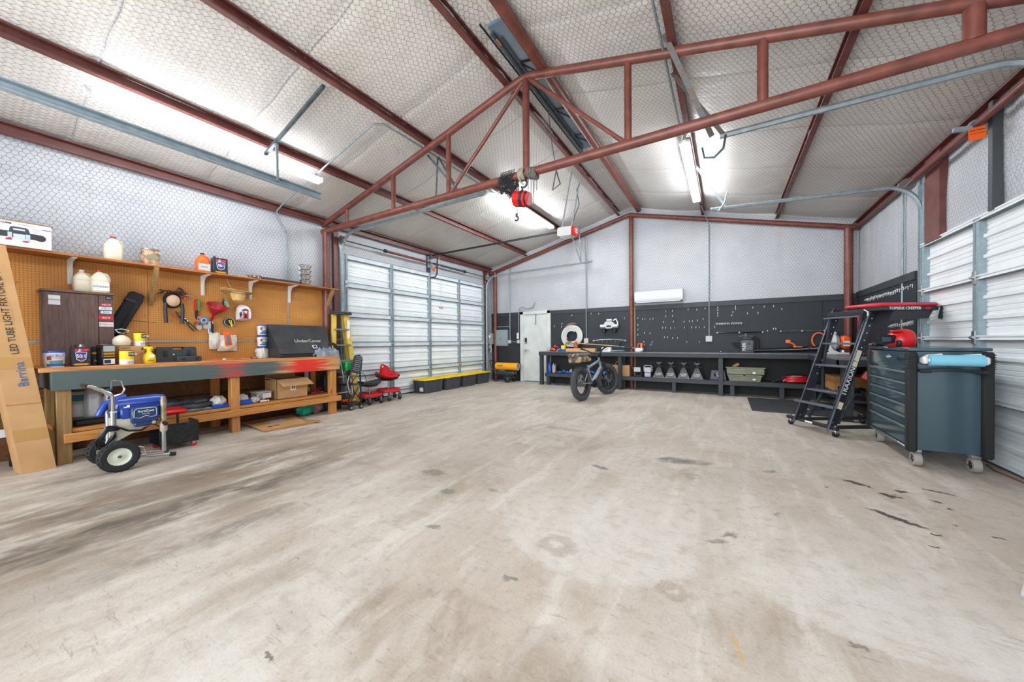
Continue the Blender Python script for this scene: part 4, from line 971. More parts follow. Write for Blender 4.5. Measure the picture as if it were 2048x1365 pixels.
# ---- things on the upper shelf
Z = 2.192
def winch_box():
    b = LF('winch_box', 'white carton printed with a winch at the near end of the shelf', 'box', -6.17, .42, Z)
    MB().box(-.42, -.09, 0, .28, .09, .245, .002).build('carton', M['white_paper'], b); MB().box(-.42, -.092, .245, .29, .09, .255).build('flap', M['cardboard_dark'], b)
    y = -.0915
    MB().box(-.07, y, .085, .20, y+.001, .145).build('printed_winch', mat('print_dark', '#2c3338', .5), b)
    MB().box(.045, y-.001, .075, .115, y, .125).build('printed_drum', mat('print_pale', '#c9d6da', .5), b)
    MB().prism([(.02, .145), (.025, .185), (.04, .195), (.12, .195), (.135, .185), (.145, .145)], y-.001, y).build('printed_winch', mat('print_dark2', '#3a444a', .5), b)
    MB().box(.045, y-.0015, .162, .115, y-.0005, .176).build('printed_handle_gap', M['white_paper'], b)
    MB().cyl((.21, y, .11), (.21, y-.001, .11), .034, 20).build('printed_motor', mat('print_dark3', '#33292c', .5), b)
    MB().prism([(.0, .07), (.03, .085), (.04, .06), (.0, .055)], y-.002, y-.001).build('printed_hook', M['red'], b); MB().box(.10, y-.002, .05, .135, y-.001, .065).build('printed_hook', M['red'], b)
    MB().box(.012, y-.0015, .068, .038, y-.0005, .135).build('printed_plate', mat('print_blue', '#b4cbe0', .5), b); MB().box(.118, y-.0015, .058, .146, y-.0005, .13).build('printed_plate', mat('print_blue', '#b4cbe0', .5), b)
    text('12,000', .024, (.035, y-.001, .222), M['ink'], b, align='RIGHT', bold=.0006); text('HIGH PERFORMANCE', .010, (.12, y-.001, .222), M['grey'], b); text('WINCH', .018, (.245, y-.001, .20), M['navy_ink'], b)
    for k in range(3): MB().box(.155, y-.001, .165+.014*k, .205, y, .168+.014*k).build('printed_line', M['grey'], b)
winch_box()
def jug(x, y, z, label, body='cream', cap='red', h=.265, w=.14, r=0.0, lab=None, labtext=None, group=None):
    j = LF('jug', label, 'jug', x, y, z, group, r)
    m = MB(); hw = w/2
    for k in range(1): pass
    rings = []
    for zz, s, e in ((0, .88, .5), (.01, .96, .5), (h*.48, 1.0, .5), (h*.5, .97, .5), (h*.52, 1.0, .5), (h*.66, .95, .6), (h*.80, .66, .8), (h*.9, .34, 1), (h*.94, .22, 1)):
        rg = []
        for i in range(20):
            a = 2*PI*i/20; ca, sa = math.cos(a), math.sin(a)
            px = abs(ca)**e*(1 if ca >= 0 else -1); py = abs(sa)**e*(1 if sa >= 0 else -1)
            rg.append(Vector((px*hw*s, py*hw*.85*s, zz)))
        rings.append(rg)
    m.skin(rings); m.build('body', M[body], j)
    MB().lathe([(w*.15, h*.93), (w*.15, h), (.001, h)], n=14).build('cap', M[cap], j)
    m = MB(); m.tube([(hw*.15, 0, h*.88), (hw*.75, 0, h*.82), (hw*.95, 0, h*.68), (hw*.96, 0, h*.52)], w*.09, 8); m.build('handle', M[body], j)
    if lab:
        MB().box(-hw*.82, -hw*.87, h*.08, hw*.85, -hw*.83, h*.42).build('label_panel', M[lab], j)
        if labtext: text(labtext, w*.17, (0, -hw*.885, h*.26), M['ink'], j)
    return j
jug(-6.22, 1.165, Z, 'cream round shouldered jug with a red cap on the shelf', 'cream', 'red', .285, .155)
b = LF('stain_can', 'dented round paint can with a brown wood stain label', 'can', -6.22, 1.48, Z)
MB().lathe([(.083, 0), (.085, .004), (.083, .01)], n=28).build('base_rim', M['steel'], b); MB().lathe([(.083, .01), (.083, .19)], n=28, cap=False).build('label', mat('stain_label', '#8a3c2c', .5, 0, '#c9b48c', 14), b)
MB().lathe([(.083, .19), (.086, .195), (.086, .203), (.076, .203), (.073, .196), (.001, .196)], n=28).build('lid', M['steel'], b)
text('READY SEAL', .028, (.0, -.0855, .16), M['cream'], b); MB().prism([(-.06, .085), (-.05, .12), (0, .135), (.05, .12), (.06, .085), (.03, .07), (-.03, .07)], -.087, -.08).build('badge', mat('badge_teal', '#8c8a6a', .5), b)
for s in (-1, 1): MB().cyl((s*.083, 0, .15), (s*.095, 0, .15), .012, 10).build('handle_ear', M['steel'], b)
j = jug(-6.22, 2.0, Z, 'orange jug with grey label on the shelf beside the blue shield can', 'orange', 'black', .265, .15, lab='grey_light', labtext='WASH')
MB().box(-.062, -.064, .0, .066, -.060, .022).build('label_foot', M['orange'], j)
fcan(-6.2, 2.185, Z, 'charcoal fuel can with blue shield label up on the shelf', .17, .10, .225)
def hub_cap(x, y, z, label, r=.095, h=.05, group=None):
    c = T('wheel_hub', label, 'hub cap', (x, y, z), 0, group)
    MB().torus((0, 0, h-.008), r, .008, n=28, m=6).build('rim', M['chrome'], c)
    MB().lathe([(r*.5, 0), (r*.6, .005), (r*.72, h*.2), (r*.75, h*.25)], n=24).build('center', M['steel'], c)
    for k in range(9):
        a = 2*PI*k/9; m = MB(); m.bar((r*.7*math.cos(a), r*.7*math.sin(a), h*.2), (r*.98*math.cos(a), r*.98*math.sin(a), h-.008), .025, .007); m.build('vane', M['chrome'], c)
    return c
hub_cap(-6.2, 2.62, Z+.001, 'single chrome hub cap at the end of the black strip')
for k in range(4): hub_cap(-6.2, 3.39, Z+.001+k*.085, ['lowest', 'second lowest', 'second highest', 'topmost'][k]+' chrome hub cap of the stack of four', .088+.004*k, .085, 'chrome hub caps stacked on the shelf')
b = LF('rolled_strip', 'long flat black rolled strip lying on the shelf', 'strip', -6.2, 2.73, Z); MB().box(0, -.05, 0, .56, .05, .045, .012).build('roll', M['charcoal'], b); MB().box(.56, -.045, .005, .568, .045, .04, .01).build('end_cap', M['black'], b)
# on top of the cabinet
jug(-6.25, .925, 1.797, 'cream jug on the cabinet nearer the wall side, without label', 'cream', 'white', .25, .14)
jug(-6.20, 1.05, 1.797, 'cream jug with red cap and printed label on the cabinet', 'cream', 'red', .26, .15, lab='white_paper', labtext='COOLANT')
# ---- things hung on the brown pegboard
t = LF('saw_scabbard', 'black fabric bag leaning between cabinet and brace', 'bag', -6.33, 1.16, 1.33)
m = MB(); m.xf = Matrix.Rotation(.42, 4, 'Y'); m.box(-.07, -.04, -.02, .07, .04, .56, .02); m.build('sleeve', M['black_soft'], t)
m = MB(); m.xf = Matrix.Rotation(.42, 4, 'Y'); m.box(-.075, -.045, .42, .075, .045, .46, .005); m.build('strap', M['black'], t)
m = MB(); m.xf = Matrix.Rotation(.42, 4, 'Y'); m.box(.02, -.055, .0, .075, -.035, .5, .01); m.build('pocket', M['black_soft'], t)
t = LF('peg_hook', 'thin wire hook sticking out beside the scabbard bag', 'hook', -6.39, 1.3, 1.5)
m = MB(); m.tube([(0, 0, 0), (0, -.03, 0), (.25, -.05, -.02)], .003, 6); m.build('wire', M['black_steel'], t)
t = LF('knee_pads', 'black knee pads with tan cups hanging on the pegboard', 'knee pads', -6.37, 1.72, 1.62)
m = MB(); m.lathe([(.001, -.06), (.05, -.055), (.085, -.03), (.095, 0)], (0, 0, .17), 20, 'y', 1, 1.15); m.build('shell', M['black_soft'], t)
m = MB(); m.lathe([(.001, -.085), (.04, -.08), (.065, -.062), (.07, -.04)], (.0, 0, .16), 20, 'y', 1, 1.15); m.build('cup', M['tan'], t)
for u in (-.07, .09):
    MB().tube([(u, -.03, .13), (u*1.1, -.03, .04), (u*1.0, -.03, -.14)], .02, 6).build('strap', M['black'], t)
m = MB()
rnd = random.Random(3)
for k in range(26):
    a = rnd.uniform(-.12, .15); z = .27+rnd.uniform(-.03, .04); m.tube([(a, -.03, z), (a+rnd.uniform(-.05, .05), -.06, z+rnd.uniform(-.03, .04)), (a+rnd.uniform(-.08, .08), -.04, z+rnd.uniform(-.04, .02))], .006, 5)
m.build('webbing', mat('dark_webbing', '#3a2226', .8), t)['kind'] = 'stuff'
MB().tube([(.1, -.04, .27), (.13, -.04, .22), (.12, -.04, .18)], .012, 6).build('hose_end', M['red'], t); MB().cyl((.12, -.05, .24), (.2, -.05, .235), .009, 8).build('nozzle', M['steel'], t)
t = LF('respirator_harness', 'black strap harness hanging beside the blue tape roll', 'harness', -6.38, 1.85, 1.42)
MB().tube([(-.1, -.02, .22), (-.06, -.03, .14), (0, -.03, .1), (.04, -.03, .02), (.09, -.03, -.04)], .011, 6).build('strap', M['black'], t)
MB().tube([(.0, -.03, .1), (.06, -.03, .05), (.12, -.03, -.02), (.14, -.03, .03), (.17, -.03, .12)], .006, 6).build('strap', M['black'], t)
MB().torus((0, -.03, .1), .025, .008, 'y', 14, 6).build('buckle', M['steel'], t); MB().tube([(-.14, -.02, .17), (-.1, -.03, .12), (-.03, -.03, .12)], .005, 6).build('cord', M['red'], t)
def putty(): 
    t = LF('pruning_shears', 'red and green handled shears hanging below the shelf', 'shears', -6.38, 1.975, 1.58)
    MB().prism([(-.03, .1), (-.025, .22), (.0, .25), (.0, .1), (-.01, .08)], -.03, -.01).build('handle', M['red'], t)
    MB().prism([(.005, .1), (.005, .25), (.03, .23), (.03, .1), (.015, .07)], -.03, -.01).build('handle', M['green'], t)
    MB().prism([(-.02, .09), (.015, .09), (.005, 0), (-.01, -.05), (-.02, 0)], -.028, -.012).build('blade', M['black'], t)
putty()
def tape(y, z, col, label, r=.045):
    t = LF('tape_roll', label, 'tape', -6.37, y, z)
    MB().lathe([(r*.55, -.012), (r, -.012), (r, .012), (r*.55, .012), (r*.55, -.012)], (0, 0, 0), 22, 'y', cap=False).build('roll', M[col], t)
    MB().lathe([(r*.5, -.013), (r*.56, -.013), (r*.56, .013), (r*.5, .013), (r*.5, -.013)], (0, 0, 0), 22, 'y', cap=False).build('core', M['white_paper'], t)
tape(2.0, 1.545, 'orange', 'orange tape roll hanging behind the blue one'); 
t = LF('tape_roll', 'blue tape roll hanging next to the orange one', 'tape', -6.33, 2.04, 1.53)
MB().lathe([(.025, -.012), (.05, -.012), (.05, .012), (.025, .012), (.025, -.012)], (0, 0, 0), 22, 'y', cap=False).build('roll', M['sky_blue'], t); MB().torus((0, -.013, 0), .027, .003, 'y', 18, 5).build('core', M['white_paper'], t)
t = LF('safety_glasses', 'clear safety glasses hanging under the tape rolls', 'glasses', -6.36, 2.04, 1.43)
m = MB(); m.lathe([(.001, -.02), (.03, -.015), (.038, 0)], (-.045, 0, 0), 14, 'y'); m.build('lens', M['clear_plastic'], t); m = MB(); m.lathe([(.001, -.02), (.03, -.015), (.038, 0)], (.04, 0, .015), 14, 'y'); m.build('lens', M['clear_plastic'], t)
MB().tube([(-.08, -.01, .0), (-.1, .0, .06), (-.02, .01, .1)], .004, 5).build('temple', M['black'], t)
t = LF('funnel', 'large dark red funnel hanging on the pegboard', 'funnel', -6.30, 2.17, 1.50)
m = MB(); m.xf = Matrix.Translation((0, -.01, .20)) @ Matrix.Rotation(.55, 4, 'X') @ Matrix.Rotation(.12, 4, 'Y')
m.lathe([(.012, -.21), (.018, -.10), (.04, -.08), (.1, .02), (.115, .045), (.122, .05), (.115, .052), (.09, .02), (.03, -.07), (.001, -.08)], n=28); m.build('cone', M['red_dark'], t)
m = MB(); m.xf = Matrix.Translation((0, -.01, .20)) @ Matrix.Rotation(.55, 4, 'X') @ Matrix.Rotation(.12, 4, 'Y')
m.torus((0, 0, .05), .12, .006, n=28); m.build('rim', M['red_dark'], t)
t = LF('welding_tip_card', 'white and blue blister card hanging under the funnel', 'card', -6.38, 2.13, 1.35)
MB().box(-.03, -.02, 0, .03, -.005, .17, .004).build('card', M['white_paper'], t); MB().box(-.02, -.025, .02, .02, -.02, .07).build('print', M['sky_blue'], t); MB().prism([(0, .02), (.025, .0), (.03, .12), (.0, .17)], -.035, -.02).build('tool', M['black'], t)
t = LF('straw_hat', 'beige straw sun hat hanging by its cord', 'hat', -6.28, 2.42, 1.86)
m = MB(); m.xf = Matrix.Translation((0, 0, .09)) @ Matrix.Rotation(-.35, 4, 'X') @ Matrix.Rotation(.12, 4, 'Y')
rr = []
for r, h in ((.10, 0), (.17, .012), (.2, .02)): rr.append([Vector((r*math.cos(2*PI*i/28), r*.55*math.sin(2*PI*i/28), h+.018*math.cos(4*PI*i/28)*(r/.2))) for i in range(28)])
rr2 = [[p+Vector((0, 0, .004)) for p in q] for q in rr[::-1]]
m.skin(rr+rr2, cap=False); m.build('brim', M['straw'], t)
m = MB(); m.xf = Matrix.Translation((0.02, 0, .09)) @ Matrix.Rotation(-.3, 4, 'X') @ Matrix.Rotation(.1, 4, 'Y'); m.lathe([(.10, 0), (.095, -.04), (.08, -.10), (.06, -.125), (.001, -.13)], n=24, sy=.7); m.build('crown', M['straw'], t)
m = MB(); m.tube([(0.19*math.cos(2*PI*i/28), .11*math.sin(2*PI*i/28)-.03, .095+.02*math.cos(4*PI*i/28)) for i in range(28)], .004, 5, closed=True); m.build('hat_cord', M['black'], t)
MB().tube([(-.12, 0, .3), (-.1, -.03, .2), (-.06, -.05, .12)], .002, 5).build('hang_string', M['grey_light'], t)
t = LF('work_glove', 'blue and green patterned glove tucked beside the straw hat', 'glove', -6.34, 2.30, 1.74)
MB().prism([(-.05, .06), (-.03, .11), (.0, .12), (.02, .08), (.03, .03), (.05, -.02), (.0, -.01), (-.035, .02)], -.04, -.01).build('palm', mat('glove_mix', '#39566e', .8, 0, '#8fa36a', 30), t); MB().prism([(-.055, .05), (-.04, .12), (-.035, .12), (-.03, .03), (.0, -.015), (.02, -.03), (-.02, -.02)], -.045, -.035).build('trim', M['black'], t)
t = LF('bike_helmet', 'white red and black vented bike helmet on the pegboard', 'helmet', -6.34, 2.515, 1.56)
m = MB(); m.prism([(-.085, .0), (-.09, .1), (-.075, .18), (-.04, .225), (.0, .235), (.045, .225), (.08, .18), (.095, .1), (.09, .0), (.05, -.01), (-.05, -.01)], -.10, .0); 
for i, p in enumerate(m.v):
    if p.y < -.05: m.v[i] = Vector((p.x*.8, p.y, .1+(p.z-.1)*.8))
m.build('shell', M['white'], t)
for k in range(5):
    a = -.9+k*.45; m = MB(); c, s_ = math.sin(a), math.cos(a); m.bar((c*.035, -.1015, .11+s_*.03), (c*.072, -.085, .11+s_*.09), .016, .012, up=(0, 1, 0)); m.build('vent', M['black'], t)
MB().box(-.03, -.108, .01, -.015, -.1, .12).box(.02, -.108, .01, .035, -.1, .12).build('red_stripe', M['red'], t)['kind'] = 'stuff'; MB().prism([(-.01, .02), (-.012, .08), (.0, .1), (.015, .08), (.014, .02)], -.109, -.1).build('vent', M['black'], t)
MB().prism([(-.07, .03), (-.075, .1), (-.055, .12), (-.04, .07)], -.105, -.09).build('decal', M['navy'], t); text('fox', .035, (-.05, -.107, .03), M['red'], t)
t = LF('wire_reel', 'black wire reel with yellow marker on the pegboard', 'reel', -6.36, 2.345, 1.52)
MB().lathe([(.025, -.03), (.068, -.03), (.07, -.02), (.07, .0), (.025, .0)], (0, 0, 0), 26, 'y').build('reel', M['black'], t); MB().torus((0, -.03, 0), .062, .004, 'y', 26, 6).build('rim', M['grey_light'], t)
MB().lathe([(.001, -.035), (.024, -.034), (.026, -.028)], (0, 0, 0), 18, 'y').build('hub', M['charcoal'], t)
m = MB(); m.bar((-.01, -.04, .03), (.03, -.04, -.075), .012, .004, up=(0, 1, 0)); m.bar((.015, -.042, .035), (.03, -.042, -.06), .008, .004, up=(0, 1, 0)); m.build('marker', M['yellow'], t)
def pouch(y, z, w, h, label, sd):
    t = LF('plastic_bag', label, 'bag', -6.36, y, z); m = MB(); n = 10; vs = []; fs = []
    for j in range(n+1):
        for i in range(n+1):
            u, v = i/n, j/n; b = math.sin(PI*u)*math.sin(PI*min(1, v*1.1+.05)); vs.append(((u-.5)*w+.008*nz(v*6, sd), -.01-.05*b+.01*nz(u*7, v*7, sd), v*h+.01*nz(u*6, sd, v)))
    for j in range(n):
        for i in range(n): a = j*(n+1)+i; fs.append((a, a+1, a+n+2, a+n+1))
    k = len(vs); vs += [(p[0], .0, p[2]) for p in vs]; fs += [tuple(x+k for x in f)[::-1] for f in fs]
    m.add(vs, fs, True); m.build('pouch', M['film'], t); return t
t = pouch(2.32, 1.09, .24, .24, 'cloudy plastic bag of parts hanging over the rail', 3)
m = MB(); m.sphere((0, -.03, .1), .09, .035, .09); 
for i, p in enumerate(m.v): m.v[i] = p+Vector((nz(p.x*20, p.z*20), 0, nz(p.z*20, p.x*20, 3)))*.02
m.build('contents', M['cream'], t)
t = pouch(2.17, 1.12, .13, .24, 'narrower cloudy bag hanging behind the larger one', 5)
t = LF('gun_oil_card', 'orange blister card with blue tool in front of the hanging bags', 'card', -6.29, 2.31, 1.17)
m = MB(); m.xf = Matrix.Rotation(-.12, 4, 'Y'); m.box(-.04, -.02, 0, .045, -.01, .21, .004); m.build('card', M['orange'], t)
m = MB(); m.xf = Matrix.Rotation(-.12, 4, 'Y'); m.box(-.018, -.035, .015, .018, -.02, .16, .008); m.build('tool', mat('steel_blue', '#4e7896', .4), t)
# hooks
for (y, z) in ((.5, 1.86), (1.46, 1.56)):
    t = LF('peg_hook', 'small steel hook on the brown pegboard, '+('left of the cabinet' if y < 1 else 'right of the scabbard bag'), 'hook', -6.40, y, z); MB().tube([(0, 0, 0), (0, -.035, 0), (0, -.04, .015)], .004, 6).build('wire', M['steel'], t)
# conduit on the left wall, bending up over the eave to the roof
t = T('electrical_conduit', 'thin steel conduit climbing the left wall and crossing the roof', 'conduit')
pr = []
m = MB(); m.tube([(-6.38, 3.19, 2.2), (-6.38, 3.19, 3.0), (-6.37, 3.15, 3.14), (-6.36, 3.05, 3.30), (-6.34, 3.02, 3.38)]+[(x, 3.02, zroof(x)-.15) for x in (-6.1, -5.6, -5.2, -4.6, -4.1)]+[(-3.92, 3.04, zroof(-3.92)-.13), (-3.84, 3.15, zroof(-3.84)-.12), (-3.83, 3.5, zroof(-3.83)-.12), (-3.83, 5.9, zroof(-3.83)-.12)], .013, 8)
m.build('pipe', M['galv'], t)
# loose hanger beam under the left slope
t = T('hanging_track_beam', 'long blue-grey perforated channel hanging under the left strip light', 'channel')
m = MB(); m.prism([(-4.96, 3.24), (-4.90, 3.24), (-4.90, 3.25), (-4.95, 3.25), (-4.95, 3.32), (-4.90, 3.32), (-4.90, 3.33), (-4.96, 3.33)], -1.4, 2.93, plane='xz'); m.build('channel', M['galv_blue'], t)
m = MB(); m.bar((-5.2, 2.35, 3.70), (-3.85, 2.34, 4.08), .035, .035); m.build('hanger_arm', M['galv_dark'], t)
m = MB(); m.bar((-4.93, 2.36, 3.28), (-4.93, 2.36, 3.80), .03, .03); m.build('hanger_drop', M['galv'], t)
m = MB(); m.tube([(-4.93, 2.35, 3.3), (-5.2, 2.3, 3.68)], .003, 5); m.build('tie_wire', M['grey'], t)
t = T('garage_track_brace', 'thin dark braces under the roof beside the left truss verticals', 'brace')
m = MB(); m.bar((-3.83, 4.17, 4.08), (-3.35, 4.17, 3.32), .03, .006, up=(0, 1, 0)); m.build('strap', M['galv_dark'], t)
# ================================================================== under and in front of the wooden bench
ZS = .345
c = LF('jug_tray', 'black moulded tray of jugs on the lower bench shelf', 'tray', -6.05, .78, ZS); MB().box(0, -.28, 0, .30, 0, .075, .02).build('tray_body', M['black'], c); MB().box(-.01, -.29, .07, .31, .01, .08, .004).build('rim', M['charcoal'], c)
b = LF('bucket', 'white bucket with teal label under the near end of the bench', 'bucket', -5.99, .855, ZS+.08); MB().lathe([(.055, 0), (.065, .26)], n=24).build('body', M['white'], b); MB().lathe([(.0625, .17), (.0645, .24)], n=24, cap=False).build('label_band', mat('teal_label', '#3f8fa3', .5), b); MB().lathe([(.068, .255), (.068, .272), (.001, .272)], n=24).build('lid', M['grey_light'], b)
b = LF('jug', 'clear jug holding a white printed bottle, in the black tray', 'jug', -5.86, .93, ZS+.08)
MB().lathe([(.07, 0), (.072, .1), (.07, .22), (.055, .30), (.03, .335)], n=20, sy=.8).build('shell', M['clear_plastic'], b); MB().box(-.04, -.03, .005, .04, .03, .25, .01).build('bottle', M['white'], b); text('MIX', .03, (0, -.033, .2), M['ink'], b)
b = LF('jug', 'small blue capped clear jug behind the paint sprayer', 'jug', -5.86, 1.04, ZS+.08); MB().lathe([(.04, 0), (.045, .1), (.04, .2), (.02, .25)], n=16).build('shell', M['clear_plastic'], b); MB().cyl((0, 0, .25), (0, 0, .29), .02, 12).build('cap', M['sky_blue'], b)
# rolled black bags
def rollbag(y0, y1, x, label, r=.065, sd=0):
    t = LF('rolled_tarp', label, 'tarp', x, y0, ZS); m = MB(); n = 14; L = y1-y0
    pts = [(L*i/n, .02*math.sin(i*.9+sd), r) for i in range(n+1)]; m.tube(pts, r, 12, rad=[r*(.82+.14*math.sin(i*1.7+sd)) for i in range(n+1)]); m.build('roll', mat('tarp_black', '#26292d', .45, 0, '#3a3e43', 10, bump=.5, bscale=18), t)
    MB().torus((L*.4, .0, r), r*.98, .006, 'x', 18, 6).build('tie', M['black'], t); return t
rollbag(1.40, 2.02, -6.02, 'rolled black tarp lying at the back of the lower bench shelf', .08); rollbag(1.45, 1.98, -5.84, 'thinner rolled black tarp in front of the other roll', .055, 2)
t = LF('folded_sheets', 'crumpled grey plastic sheets in front of the rolled tarps', 'plastic sheet', -5.76, 1.45, ZS); m = MB()
for k in range(4):
    n = 12; vs = []; fs = []
    for j in range(3):
        for i in range(n+1): vs.append((.04*i, -.03+.05*j+.01*k, .006*k+.012*abs(nz(i*.6, j, k))+.002))
    for j in range(2):
        for i in range(n): a = j*(n+1)+i; fs.append((a, a+1, a+n+2, a+n+1))
    m.add(vs, fs, True)
m.build('sheet', M['grey_light'], t)['kind'] = 'stuff'
def crumple(name, label, cat, x, y, z, sx, sy, sz, m_, sd, amp=.25, part='body', n=22, mm=12, lobes=3.0):
    t = LF(name, label, cat, x, y, z); m = MB(); m.sphere((0, 0, sz/2), sx/2, sy/2, sz/2, n, mm)
    for i, p in enumerate(m.v):
        q = Vector(((p.x)/sx*lobes*1.6, p.y/sy*lobes*1.6, p.z/sz*lobes)); k = 1+amp*mnoise.noise(q+Vector((sd, 0, 0)))+amp*.5*mnoise.noise(q*2.3+Vector((0, sd, 0)))
        m.v[i] = Vector((p.x*k, p.y*k, max(0, sz/2+(p.z-sz/2)*k)))
    m.build(part, m_, t); return t
t = crumple('parts_bag', 'clear bag with blue tray inside, left of the middle bench leg', 'bag', -5.86, 2.03, ZS, .17, .2, .15, M['film'], 1); MB().box(-.09, -.11, .0, .09, .06, .045, .004).build('tray', M['blue'], t)
t = crumple('parts_bag', 'clear bag with blue tray inside, right of the middle bench leg', 'bag', -5.86, 2.30, ZS, .15, .2, .14, M['film'], 5); MB().box(-.08, -.11, .0, .08, .06, .07, .004).build('tray', M['blue'], t)
crumple('parts_bag', 'small crumpled clear bag beside the blue trays', 'bag', -5.80, 2.43, ZS, .12, .12, .09, M['film'], 9)
t = LF('storage_box', 'clear plastic box with pink paper and white lid', 'box', -5.92, 2.57, ZS+.002); MB().box(-.10, -.09, .03, .11, .09, .13, .012).build('box_body', M['clear_plastic'], t); MB().box(-.11, -.10, .13, .12, .10, .14, .004).build('lid', M['grey_light'], t); MB().box(-.02, -.095, .045, .09, -.091, .115).build('paper', mat('pink_paper', '#e6cfd0', .8), t)
MB().torus((-.04, -.1, .07), .05, .004, 'y', 18, 6).build('bail', M['white'], t)
t = LF('pill_bottle', 'small white bottle with orange band on the bench shelf', 'bottle', -5.76, 2.58, ZS); MB().cyl((-.09, 0, .015), (.02, 0, .015), .015, 12).build('bottle', M['white'], t); MB().cyl((-.01, 0, .015), (.0, 0, .015), .016, 12).build('band', M['orange'], t)
# open cardboard box
t = LF('cardboard_box', 'open cardboard box with a label on the lower bench shelf', 'box', -5.80, 2.73, ZS)
w, d_, h = .46, .36, .30
MB().box(0, 0, 0, w, .006, h).build('front_panel', M['cardboard'], t); MB().box(0, d_-.006, 0, w, d_, h).build('back_panel', M['cardboard'], t)
MB().box(0, 0, 0, .006, d_, h).build('side_panel', M['cardboard'], t); MB().box(w-.006, 0, 0, w, d_, h).build('side_panel', M['cardboard'], t); MB().box(0, 0, 0, w, d_, .006).build('bottom_panel', M['cardboard'], t)
m = MB(); m.add([(0, 0, h), (w, 0, h), (w+.045, -.10, h-.10), (.045, -.10, h-.10), (0, 0, h-.004), (w, 0, h-.004), (w+.045, -.10, h-.104), (.045, -.10, h-.104)], [(0, 1, 2, 3), (7, 6, 5, 4), (0, 4, 5, 1), (1, 5, 6, 2), (2, 6, 7, 3), (3, 7, 4, 0)]); m.build('flap', M['cardboard'], t)
m = MB(); m.bar((0, .01, h), (-.09, .16, h+.03), .01, .01); m.add([(0, 0, h), (0, d_, h), (-.12, d_, h+.01), (-.12, .03, h+.01)], [(0, 1, 2, 3)]); m.build('flap', M['cardboard'], t)
m = MB(); m.add([(0, d_, h), (w, d_, h), (w-.02, d_+.02, h+.12), (.02, d_+.02, h+.12)], [(0, 1, 2, 3)]); m.build('flap', M['cardboard'], t)
MB().box(.20, -.003, .12, .275, 0, .225).build('arrow_label', M['white_paper'], t); MB().box(.218, -.005, .14, .232, -.003, .21).build('arrow', M['ink'], t); MB().box(.246, -.005, .14, .26, -.003, .21).build('arrow', M['ink'], t)
t = LF('wire_rack', 'dark red tangle of folded rack tubes beside the box', 'rack', -5.92, 3.24, ZS); m = MB(); rnd = random.Random(5)
for k in range(9): a = Vector((rnd.uniform(0, .1), rnd.uniform(-.1, .1), .012+rnd.uniform(0, .03))); b_ = Vector((rnd.uniform(.15, .27), rnd.uniform(-.1, .1), .02+rnd.uniform(0, .08))); m.cyl(a, b_, .009, 6)
m.build('tube', mat('maroon', '#7a1722', .3), t)['kind'] = 'stuff'
crumple('yellow_cloth', 'small lime yellow cloth behind the cardboard box', 'cloth', -6.05, 3.28, ZS, .16, .1, .13, mat('lime', '#b4bd3a', .8), 3)
# floor below the bench
t = T('flattened_cardboard', 'flattened cardboard cartons lying on the floor under the bench', 'cardboard', (0, 0, 0))
def sheet(pts, z, th, nm, m_): m = MB(); m.prism(pts, z, z+th, plane='xy'); return m.build(nm, m_, t)
sheet([(-5.30, 2.34), (-6.18, 2.46), (-6.16, 3.16), (-5.24, 2.98)], .0, .012, 'lower_sheet', M['cardboard_dark']); sheet([(-5.34, 2.34), (-6.2, 2.42), (-6.2, 3.12), (-5.36, 2.92)], .012, .012, 'upper_sheet', M['cardboard'])
sheet([(-5.36, 2.92), (-5.5, 2.95), (-5.30, 3.08), (-5.20, 3.04)], .012, .02, 'folded_flap', M['cardboard_dark'])
sheet([(-5.48, 2.47), (-5.53, 2.46), (-5.53, 2.52), (-5.48, 2.53)], .024, .001, 'print_mark', M['ink']); sheet([(-5.48, 2.56), (-5.53, 2.55), (-5.53, 2.61), (-5.48, 2.62)], .024, .001, 'print_mark', M['ink'])
sheet([(-5.75, 2.62), (-5.95, 2.64), (-5.95, 2.86), (-5.75, 2.84)], .024, .001, 'shipping_label', M['grey_light'])
crumple('teal_bag', 'shiny teal bag on the floor under the bench', 'bag', -5.95, 3.22, 0, .26, .22, .20, M['teal'], 2, .3)
crumple('floral_bag', 'pink and brown patterned bag beside the teal bag', 'bag', -5.98, 3.42, 0, .22, .2, .20, mat('pink_mix', '#a55a86', .7, 0, '#8a7a52', 26), 6, .3)
t = LF('shop_vacuum', 'dark round canister on the floor at the far end of the bench', 'canister', -6.1, 3.60, 0); MB().lathe([(.09, 0), (.1, .03), (.1, .22), (.07, .27), (.001, .28)], n=20).build('body', M['black'], t); MB().cyl((.0, -.1, .1), (0, -.13, .1), .02, 10).build('port', M['charcoal'], t)
t = LF('hanging_box', 'black case with red grip standing behind the far bench leg', 'case', -6.05, 3.60, .345); MB().box(-.05, -.12, 0, .06, .02, .30, .01).build('shell', M['black'], t); MB().box(-.02, -.15, .25, .03, -.12, .27, .004).build('grip', M['red'], t)
t = LF('wall_batten', 'grey upright batten behind the far end of the bench', 'board', -6.34, 3.42, 0); MB().box(0, -.03, 0, .07, 0, .92).build('board', M['grey_light'], t)

